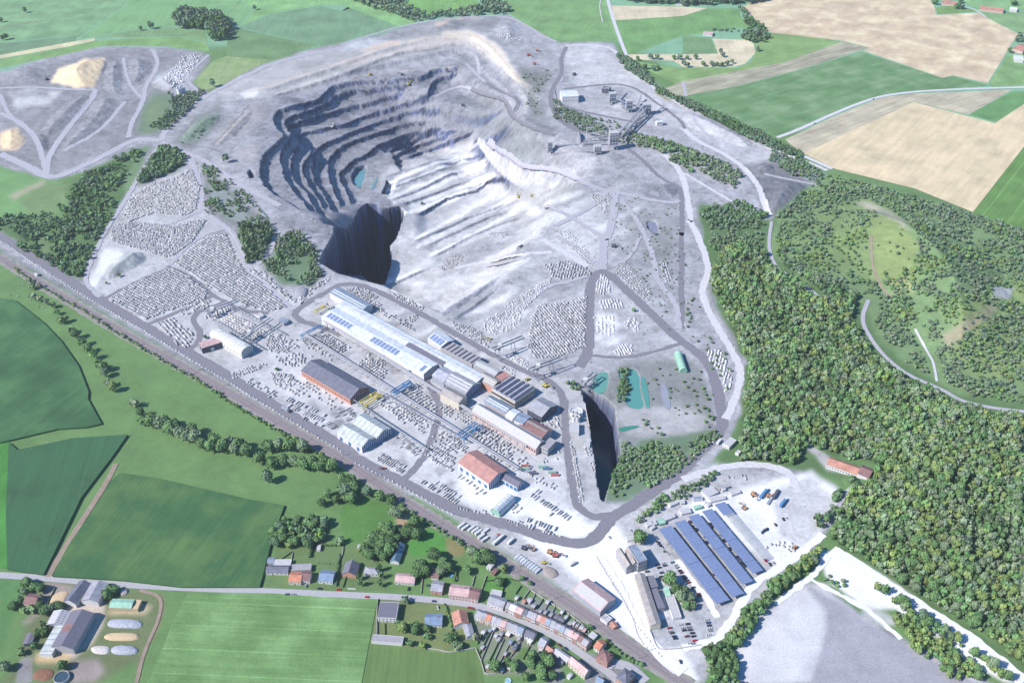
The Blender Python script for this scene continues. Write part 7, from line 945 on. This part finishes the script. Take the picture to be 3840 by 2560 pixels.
for k in range(12): a0, a1 = k * math.pi / 6, (k + 1) * math.pi / 6; wq.poly([(.32 * math.cos(a0), -.1, .32 * math.sin(a0)), (.32 * math.cos(a1), -.1, .32 * math.sin(a1)), (.32 * math.cos(a1), .1, .32 * math.sin(a1)), (.32 * math.cos(a0), .1, .32 * math.sin(a0))])
wq.poly([(.32 * math.cos(k * math.pi / 6), -.1, .32 * math.sin(k * math.pi / 6)) for k in range(12)]); wq.poly([(.32 * math.cos(-k * math.pi / 6), .1, .32 * math.sin(-k * math.pi / 6)) for k in range(12)]); ME_wh = wq.mesh('wheel', M_black)
CC_ = dict(w=('white', (232, 232, 236)), s=('silver', (176, 180, 190)), g=('dark grey', (84, 88, 100)), k=('black', (44, 46, 58)), b=('dark blue', (56, 76, 124)), r=('red', (214, 44, 52)), m=('dark red', (130, 48, 60)), t=('teal', (96, 140, 150)))
CM = {k: cb.mesh('body', mat('car_paint_' + v[0].replace(' ', '_'), v[1], .3, .03, 1, spec=.6)) for k, v in CC_.items()}
def car(fr, x, y, col, d, where, z=None):
    p, p2 = W3D(fr, [(x, y), (x + d[0], y + d[1])]); e = empty('car', (p[0], p[1], p[2] + .02 + (.3 if z is None else z)), math.atan2(p2[1] - p[1], p2[0] - p[0])); lb = '%s car %s' % (CC_[col][0], where); tag(e, lb, 'car', 'cars: ' + lb); ob('body', CM[col], e); ob('windows', ME_win, e)
    for wx in (-1.3, 1.3):
        for wy in (-.8, .8): ob('wheel', ME_wh, e, (wx, wy, .32))
def cars(fr, s, d, where, z=.1):
    for t in s.split(): x, y, c = t.split(','); car(fr, float(x), float(y), c, (d[0] + random.uniform(-2, 2), d[1] + random.uniform(-2, 2)), where, z)
cars('E', '785,805,k 802,830,b 822,852,k 838,876,w 868,913,g 890,932,w', (30, 14), 'parked in the top row beside the office tower'); cars('E', '780,1055,b 800,1085,k 862,1062,b 845,1036,w 948,1026,t 985,1056,w 1002,1082,s 1028,1118,k 1048,1140,m 1068,1178,s 1088,1202,b 1108,1226,g 1126,1250,m 1022,1282,g 1036,1306,k 1175,1305,k 1232,1376,m 1242,1396,g 1205,1422,w 1222,1448,s', (30, -8), 'parked between the office tower and the leftmost carport'); cars('E', '826,1140,b 895,1115,w 822,1185,k 820,1215,g 668,1128,g', (30, -6), 'parked left of the big round tree')
cars('E', '1935,694,b 1955,676,k 1972,668,b 1990,660,k', (8, -30), 'in the tight row of dark cars in the machine yard'); cars('E', '2080,612,g 2168,552,k 2202,542,w 2020,1048,k 2058,1034,w 1972,1006,r', (20, 30), 'standing alone at the edge of the machine yard'); cars('E', '485,678,w 250,752,w', (16, 22), 'driving on the white forecourt near the gate')
cars('F', '1275,925,w 1350,920,k 1292,962,w 1362,955,s 1310,990,k 1377,985,g 1400,1020,k 1412,1056,k 1427,1103,r 1342,1056,m 1375,1132,w 1412,1136,s', (30, -5), 'in the middle rows of the lower car park'); cars('F', '1150,964,r 1155,995,w 1176,1018,g 1200,1056,b 1214,1080,k', (30, -4), 'at the left side of the lower car park'); cars('F', '1560,872,w 1576,905,b 1586,936,b 1590,970,w 1600,992,s 1582,1040,w', (30, -4), 'at the right side of the lower car park'); cars('F', '1268,1335,g', (10, 30), 'below the lower car park on the white road')
cars('E', '1362,606,k 1382,636,k 1418,660,w 1470,730,s 1512,786,k 1556,838,w 1577,876,k 1665,970,k 1690,992,g 1717,1036,k 1742,1060,k', (20, 30), 'in the aisle before the rightmost carport'); cars('E', '1168,630,g 1210,665,k 1282,752,w 1320,808,k 1408,1168,m 1425,1195,w 1140,580,m', (20, 30), 'in the aisle between the second and third carports'); cars('E', '875,760,s 912,808,m 968,880,w 1068,1005,w 1325,1335,m', (20, 30), 'tucked under the edge of the leftmost carport')
cars('K', '706,786,k', (30, 1), 'at the driveway of the slate roofed house'); cars('K', '915,798,r', (30, 0), 'parked on the street beside the long hedge'); cars('K', '1228,880,r', (30, 2), 'parked opposite the salmon roofed house'); cars('K', '550,755,s', (2, -30), 'in front of the dull red roofed house'); cars('K', '1965,926,b 1906,752,b', (28, 4), 'near the grey roofed brick house'); cars('K', '1684,788,k', (10, -30), 'on the drive of the salmon roofed house'); cars('K', '348,850,g 420,852,s', (30, 1), 'at the field edge opposite the orange roofed house')
cars('L', '476,350,r 500,355,r', (30, 6), 'at the top of the south terrace'); cars('L', '1465,760,m', (30, 18), 'parked behind the cross gabled house'); cars('L', '1535,800,b', (26, 20), 'in the street before the long outbuilding'); cars('L', '2056,1000,w', (30, -20), 'beside the brick station house'); cars('L', '122,350,w', (4, 30), 'in the drive of the flat blue grey roofed house'); cars('t20', '1315,686,k', (30, -12), 'driving on the far curving road'); cars('t20', '910,853,k', (30, -14), 'driving lower down on the far country road')
M_or = mat('machine_orange', (214, 160, 118), .5, .1, 1); M_red = mat('machine_red', (198, 112, 106), .5, .1, 1)
def truck(label, fr, s, m, ln=12, cabm=None, box=True):
    P3 = W3D(fr, s); c = P3.mean(0); d = P3[1] - P3[0]; e = empty('lorry', (c[0], c[1], c[2] + .1), math.atan2(d[1], d[0])); tag(e, label, 'lorry'); h = ln / 2; q = MB(); q.box(-h, h - 2.8, -1.25, 1.25, 1.1, 3.6 if box else 1.6); q.build('trailer', m, e); q = MB(); q.box(h - 2.4, h, -1.2, 1.2, .7, 2.7); q.box(h - 2.2, h - .5, -1.1, 1.1, 2.7, 3.1); q.build('cab', cabm or M_frame, e)
    q = MB(); q.box(h - .01, h + .04, -1, 1, 1.7, 2.5); q.build('windscreen', M_glass, e)
    for wx in (-h + 1.5, -h + 2.9, h - 1.4):
        for wy in (-1.1, 1.1): o = ob('wheel', ME_wh, e, (wx, wy, .5)); o.scale = (1.6, 1.6, 1.6)
truck('blue tanker like lorry, leftmost in the machine yard', 'E', '1905,335 2000,215', M_bluest, 16); truck('dark grey lorry between the two blue ones', 'E', '2040,350 2120,220', M_w['dark'], 14, M_w['dark']); truck('shorter blue lorry, rightmost in the machine yard', 'E', '2125,430 2205,325', M_bluest, 14); truck('grey flatbed trailer between the two blue lorries', 'E', '1985,400 2045,310', M_steel, 11, M_w['steel'], False)
truck('white lorry with long trailer on the railway side yard', 'D', '905,1195 1030,1085', M_frame, 15); truck('dark loaded lorry beside the white one', 'D', '920,1140 965,1085', M_w['steel'], 9, M_red); truck('boxy white van lorry standing alone', 'D', '1075,1180 1130,1130', M_w['white'], 8.5); truck('lorry with pale load on the haul road beside the slab rows', 'B', '-70,680 30,728', M_w['steel'], 12, M_w['dark'])
truck('white lorry near the goods shed', 'D', '1755,1420 1815,1385', M_w['white'], 7); truck('white lorry at the haul road junction', 't21', '235,1500 262,1468', M_frame, 8)
def excavator(label, fr, s, m, sc=1.0, rz_=None):
    p = W3D(fr, s)[0]; e = empty('excavator', (p[0], p[1], p[2] + .05), random.uniform(0, 6.28) if rz_ is None else rz_); sc *= .88; e.scale = (sc, sc, sc); tag(e, label, 'excavator')
    for sy in (-1, 1): q = MB(); q.box(-2.1, 2.1, sy * 1.35 - .32, sy * 1.35 + .32, .1, .85); q.box(-2.4, 2.4, sy * 1.35 - .3, sy * 1.35 + .3, .3, .65); q.build('track', M_black, e)
    q = MB(); q.box(-2.4, 1.4, -1.3, 1.3, 1.0, 2.2); q.box(-2.4, -1.2, -1.2, 1.2, 2.2, 2.6); q.build('body', m, e); q = MB(); q.box(-.2, 1.4, .3, 1.3, 2.2, 3.2); o = q.build('cab', M_glass, e)
    q = MB(); q.beam((1.2, -.2, 1.8), (4.2, -.2, 4.4), .5, .6); q.build('boom', m, e); q = MB(); q.beam((4.2, -.2, 4.4), (6.4, -.2, 2.4), .4, .5); q.build('arm', m, e); q = MB(); q.box(5.9, 7.0, -.8, .4, 1.3, 2.4); q.build('bucket', M_steel, e)
for a in (('dark excavator at the foot of the big sand heap', 't00', '325,552', M_w['dark'], 1.6), ('excavator on the upper bench beside the drill', 't10', '200,520', M_yel, 1.5), ('drilling machine on the brown bench end', 't10', '420,520', M_w['dark'], 1.5), ('excavator at the middle of the second bench', 't10', '465,585', M_yel, 1.6), ('orange machine near the upper rim workings', 't10', '1290,385', M_red, 1.6), ('second orange machine near the upper rim workings', 't10', '1350,352', M_or, 1.5), ('machine beside the soil slope', 't10', '1330,445', M_red, 1.4), ('dark machine on the pale stock pad', 't10', '1605,518', M_w['dark'], 1.6), ('loader on the small mid bench', 't00', '2290,878', M_w['white'], 1.6), ('excavator between the rock faces on the short bench', 't10', '835,730', M_w['dark'], 1.5),
    ('yellow wheel digger at the foot of the gantry cranes', 'C', '1310,615', M_yel, 1.5), ('yellow digger beside the rubble slope', 'C', '683,98', M_yel, 1.2), ('orange and yellow digger in the railway side yard', 'D', '1540,1270', M_or, 1.4), ('red digger right beside the orange one', 'D', '1600,1305', M_red, 1.4), ('orange digger with folded boom', 'D', '1345,1235', M_or, 1.2), ('dark dumper left of the orange diggers', 'D', '1255,1225', M_w['dark'], 1.3), ('small yellow machine in the scrap yard', 'D', '1470,1385', M_yel, .9), ('orange digger left of the blue lorry', 'E', '1840,285', M_or, 1.4), ('yellow digger between the lorries', 'E', '2010,300', M_or, 1.2), ('orange digger alone in the white yard', 'E', '1735,428', M_or, 1.2), ('orange machine by the pipe stacks', 'E', '2290,870', M_or, 1.2), ('yellow machine at the stock of the loop road', 'C', '1110,545', M_yel, 1.1), ('machine on the bright cut floor', 'V', '1260,430', M_w['dark'], 1.2), ('machine in the dry basin of the quarry', 'V', '2230,860', M_w['dark'], 1.5), ('yellow drilling rig on the cut floor edge', 'W', '640,1150', M_yel, 1.4), ('dark loader on the boulder island', 't11', '1880,135', M_w['dark'], 1.6), ('small red tractor on the haul road', 'B', '1050,1345', M_red, .9), ('red tractor beside the barns', 't02', '620,1110', M_red, 1), ('dark trailer in the farmyard', 't02', '625,1165', M_red, .9), ('orange drill by the yellow one', 'W', '770,1140', M_yel, 1.2)): excavator(*a)
for k in range(9):
    x, y = 1175 + k * 28, 1325 + k * 19; P3 = W3D('D', [(x, y), (x + 24, y + 16)]); d = P3[1] - P3[0]; e = empty('skip_container', (P3[0][0], P3[0][1], .05), math.atan2(d[1], d[0]) + math.pi / 2); tag(e, 'silver covered container in the row beside the railway', 'container', 'row of silver containers by the railway'); q = MB(); q.box(-3.2, 3.2, -1.1, 1.1, 0, 1.9); q.build('body', M_w['steel'], e); q = MB(); q.v += [(-3.3, -1.2, 1.9), (3.3, -1.2, 1.9), (3.3, 1.2, 1.9), (-3.3, 1.2, 1.9), (-3.3, 0, 2.5), (3.3, 0, 2.5)]; q.f += [(0, 1, 5, 4), (2, 3, 4, 5), (1, 2, 5), (3, 0, 4), (0, 3, 2, 1)]; q.build('cover', M_r['white'], e)
for i, (x, y, c) in enumerate([(1260, 320, M_red), (1265, 352, M_w['green']), (1310, 380, M_w['steel']), (1345, 402, M_w['dark']), (560, 975, M_frame), (600, 1000, M_frame), (670, 1010, M_frame), (710, 1030, M_frame), (745, 1050, M_frame), (820, 1040, M_frame), (780, 1095, M_frame), (815, 1130, M_frame), (1450, 330, M_w['green']), (1500, 350, M_w['blue']), (1560, 390, M_w['green']), (1590, 420, M_red)]):
    P3 = W3D('D', [(x, y), (x + 28, y - 20 if 500 < x < 900 else y)]); d = P3[1] - P3[0]; e = empty('container', (P3[0][0], P3[0][1], .05), math.atan2(d[1], d[0])); wh = c is M_frame; tag(e, 'white wrapped stone pallet stack on the railway side verge' if wh else '%s steel container in the equipment yard' % {id(M_red): 'red', id(M_w['green']): 'green', id(M_w['steel']): 'grey', id(M_w['dark']): 'dark', id(M_w['blue']): 'blue'}[id(c)], 'pallet stack' if wh else 'container', 'white pallet stacks' if wh else 'containers of the equipment yard %s' % c.name); q = MB(); q.box(-4, 4, -1.2, 1.2, .15, 2.3); q.build('body', c, e); q = MB()
    for k in range(5): q.box(-3.8 + k * 1.8, -3.6 + k * 1.8, -1.26, 1.26, .05, 2.36)
    q.build('ribs', M_steel, e)
# masts of the railway, street and yards
RP = resample(RAIL, 46)[0]; dd = np.gradient(RP, axis=0); dd /= np.hypot(dd[:, 0], dd[:, 1])[:, None]
for k in range(1, len(RP) - 1):
    for s_ in (-1, 1):
        x, y = RP[k] + np.array([-dd[k][1], dd[k][0]]) * 5.4 * s_; a = math.atan2(-dd[k][0] * s_, dd[k][1] * s_) ; e = empty('catenary_mast', (x, y, 0), math.atan2(dd[k][1], dd[k][0])); tag(e, 'slender steel catenary mast on the %s side of the railway' % ('far' if s_ > 0 else 'near'), 'catenary mast', 'catenary masts on the %s side' % ('far' if s_ > 0 else 'near')); q = MB(); q.beam((0, 0, -.3), (0, 0, 7.6), .26); q.build('pole', M_steel, e); q = MB(); q.beam((0, 0, 6.8), (0, -3.3 * s_, 6.3), .12); q.beam((0, 0, 5.6), (0, -3.1 * s_, 5.9), .1); q.build('bracket', M_steel, e)
def wall_line(label, fr, s, h, m, wd=.3, name='wall', cat='wall', group=None):
    Q = wpts(fr, s, 0); Q2, _ = resample(Q, 4.0); c = Q2.mean(0); A = offset(Q2, wd / 2); B = offset(Q2, -wd / 2); z = hgt(Q2[:, 0], Q2[:, 1]); n = len(Q2); V = []
    for P_, zz in ((A, z - .3), (A, z + h), (B, z + h), (B, z - .3)): V += [(P_[i][0] - c[0], P_[i][1] - c[1], zz[i]) for i in range(n)]
    F = [(k * n + i, k * n + i + 1, (k + 1) % 4 * n + i + 1, (k + 1) % 4 * n + i) for k in range(3) for i in range(n - 1)] + [(0, n, 2 * n, 3 * n), (n - 1, 4 * n - 1, 3 * n - 1, 2 * n - 1)]; me = bpy.data.meshes.new(name); me.from_pydata(V, [], F); me.materials.append(m); o = ob(name, me, None, (c[0], c[1], 0)); tag(o, label, cat, group)
M_hedge = mat('hedge_leaves', (72, 104, 66), .85, .35, .9); M_stonew = mat('old_wall', (196, 190, 188), .9, .2, 1)
for a in (('pale wall closing the bottom of the village gardens', 'L', '540,800 600,940 640,1085 720,1080 840,1060', 1.6, M_stonew, .4), ('low white wall along the olive pasture', 'L', '0,800 120,810 240,840 400,820 540,790', 1.2, M_stonew, .5), ('white wall beside the flat roofed house', 'K', '1345,900 1335,1000 1330,1290', 1.8, M_stonew, .4), ('wall at the foot of the railway embankment', 'L', '1140,150 1290,250 1400,320 1560,410 1700,520 1790,620', 1.6, M_stonew, .4), ('white wall beside the salmon house garden', 'K', '1010,785 1105,792', 1.2, M_w['white'], .4), ('pale parapet along the flooded pit', 'C', '1725,665 1750,850 1790,1060 1830,1280 1860,1480', 1.2, M_w['white'], .6), ('pale parapet along the top of the long hall road', 'V', '960,1275 1100,1345 1280,1440', 1.2, M_w['white'], .6), ('white kerb wall beside the office road', 'E', '100,960 220,1170 330,1330 440,1500', 1.0, M_w['white'], .8), ('second white kerb wall beside the office road', 'F', '510,470 640,680 740,860 790,1040 860,1150', 1.0, M_w['white'], .8), ('long dark boundary wall of the lower car park', 'F', '930,980 1000,1160 1040,1200 1240,1190 1500,1150', 1.2, M_w['grey'], .4)): wall_line(*a)
for i, s in enumerate(('700,620 580,860', '735,610 600,930', '830,650 680,960', '850,700 740,940', '900,880 830,980', '1040,720 920,900', '1140,770 1060,920', '1190,850 1100,960', '640,610 560,750', '930,720 800,960')): wall_line('thin garden wall between the strip gardens south of the street', 'L', s, 1.5, M_stonew if i % 2 else M_hedge, .35, group='garden walls of the strip gardens')
for i, s in enumerate(('880,20 830,190', '660,0 600,170', '530,0 500,110', '1040,110 980,200', '1140,150 1060,260', '1200,190 1150,290', '1290,250 1230,340', '1350,290 1300,380', '1420,330 1380,410', '1500,380 1450,450', '1570,420 1530,490', '1640,470 1600,530', '1700,520 1660,570')): wall_line('thin garden wall between the street and the railway', 'L', s, 1.6, M_stonew if i % 3 else M_hedge, .4, group='garden walls by the railway')
for i, (fr, s) in enumerate((('K', '230,500 400,380'), ('K', '405,390 385,500'), ('K', '80,610 60,760'), ('K', '960,290 960,400 900,500'), ('K', '1000,640 960,770'), ('K', '1840,640 1820,840'), ('K', '1420,1170 1425,1290'), ('K', '1340,1165 1338,1290'), ('t12', '1000,870 1140,850 1230,870'), ('t12', '780,790 800,860'), ('t02', '320,1040 385,910'))): wall_line('low boundary wall of a garden or yard', fr, s, 1.3, M_stonew if i % 2 else M_hedge, .4, group='low yard walls')
# tall ragged steel heaps, cattle and pallets
heap('scrap_heap', 'pale scrap heap beside the machine row by the railway', 'scrap heap', 'D', '1450,1450 1500,1410 1600,1450 1640,1520 1560,1560 1470,1520', 2.2, mat('scrap', (172, 160, 156), .8, .35, 1.5)); heap('gravel_heap', 'grey gravel heap in the yard of the blocks', 'gravel heap', 't01', '2025,430 2080,412 2130,425 2120,470 2080,490 2035,475', 4, mat('gravel', (164, 164, 176), .95, .15, 1)); heap('gravel_heap', 'conical grey gravel heap at the foot of the tallest tower', 'gravel heap', 'W', '1210,560 1230,510 1270,590 1250,640 1200,640', 8, mat('gravel', (164, 164, 176), .95, .15, 1))
heap('firewood_heap', 'white and brown log pile behind the dark shrubs', 'log pile', 't02', '830,925 880,915 890,950 850,970 825,960', 2, mat('logs', (190, 178, 180), .9, .5, 1.6))
def cow(x, y, a, lb):
    e = empty('cow', (x, y, 0), a); tag(e, lb, 'cow', 'cows in the meadow'); bm = bmesh.new(); M4 = __import__('mathutils').Matrix
    sk = [((-.9, 0, 1.15), .34), ((-.3, 0, 1.15), .42), ((.5, 0, 1.15), .42), ((.95, 0, 1.25), .3), ((1.3, 0, 1.35), .2), ((1.65, 0, 1.2), .15)]; me = bpy.data.meshes.new('body'); v = [s[0] for s in sk]; ed = [(i, i + 1) for i in range(5)]; rr = [s[1] for s in sk]
    for bx in (-.85, .65):
        for sy in (-1, 1):
            b = len(v); v += [(bx, sy * .25, .95), (bx + .06, sy * .25, .5), (bx, sy * .25, .02)]; rr += [.16, .09, .07]; ed += [(0 if bx < 0 else 2, b), (b, b + 1), (b + 1, b + 2)]
    me.from_pydata(v, ed, []); me.materials.append(mat('cow_coat', (206, 200, 196), .9, .3, 1.2)); o = ob('body', me, e); o.modifiers.new('s', 'SKIN')
    for i, r_ in enumerate(rr): me.skin_vertices[0].data[i].radius = (r_, r_)
    me.skin_vertices[0].data[0].use_root = True; o.modifiers.new('d', 'SUBSURF').levels = 1
for s in ('215,505', '262,548', '120,478', '70,468', '300,555', '130,400', '160,398', '190,395'): p = W3D('t01', s)[0]; cow(p[0], p[1], random.uniform(0, 6), 'small pale cow grazing in the meadow at the left')
# ------------------------------------------------------------------ air between the camera and the far fields
hm = bpy.data.materials.new('haze'); hm.use_nodes = True; hn = hm.node_tree.nodes; hn.remove(hn['Principled BSDF']); pv_ = hn.new('ShaderNodeVolumePrincipled'); pv_.inputs['Density'].default_value = .00005; pv_.inputs['Color'].default_value = (.86, .89, .93, 1); pv_.inputs['Anisotropy'].default_value = .2
hm.node_tree.links.new(pv_.outputs[0], hn['Material Output'].inputs['Volume']); q = MB(); q.box(-30000, 30000, -300, 29000, -260, CAMZ + 12); hz = q.build('haze', hm); tag(hz, 'thin bluish summer haze over the whole landscape', 'haze', kind='stuff')
SC.cycles.volume_bounces = 0
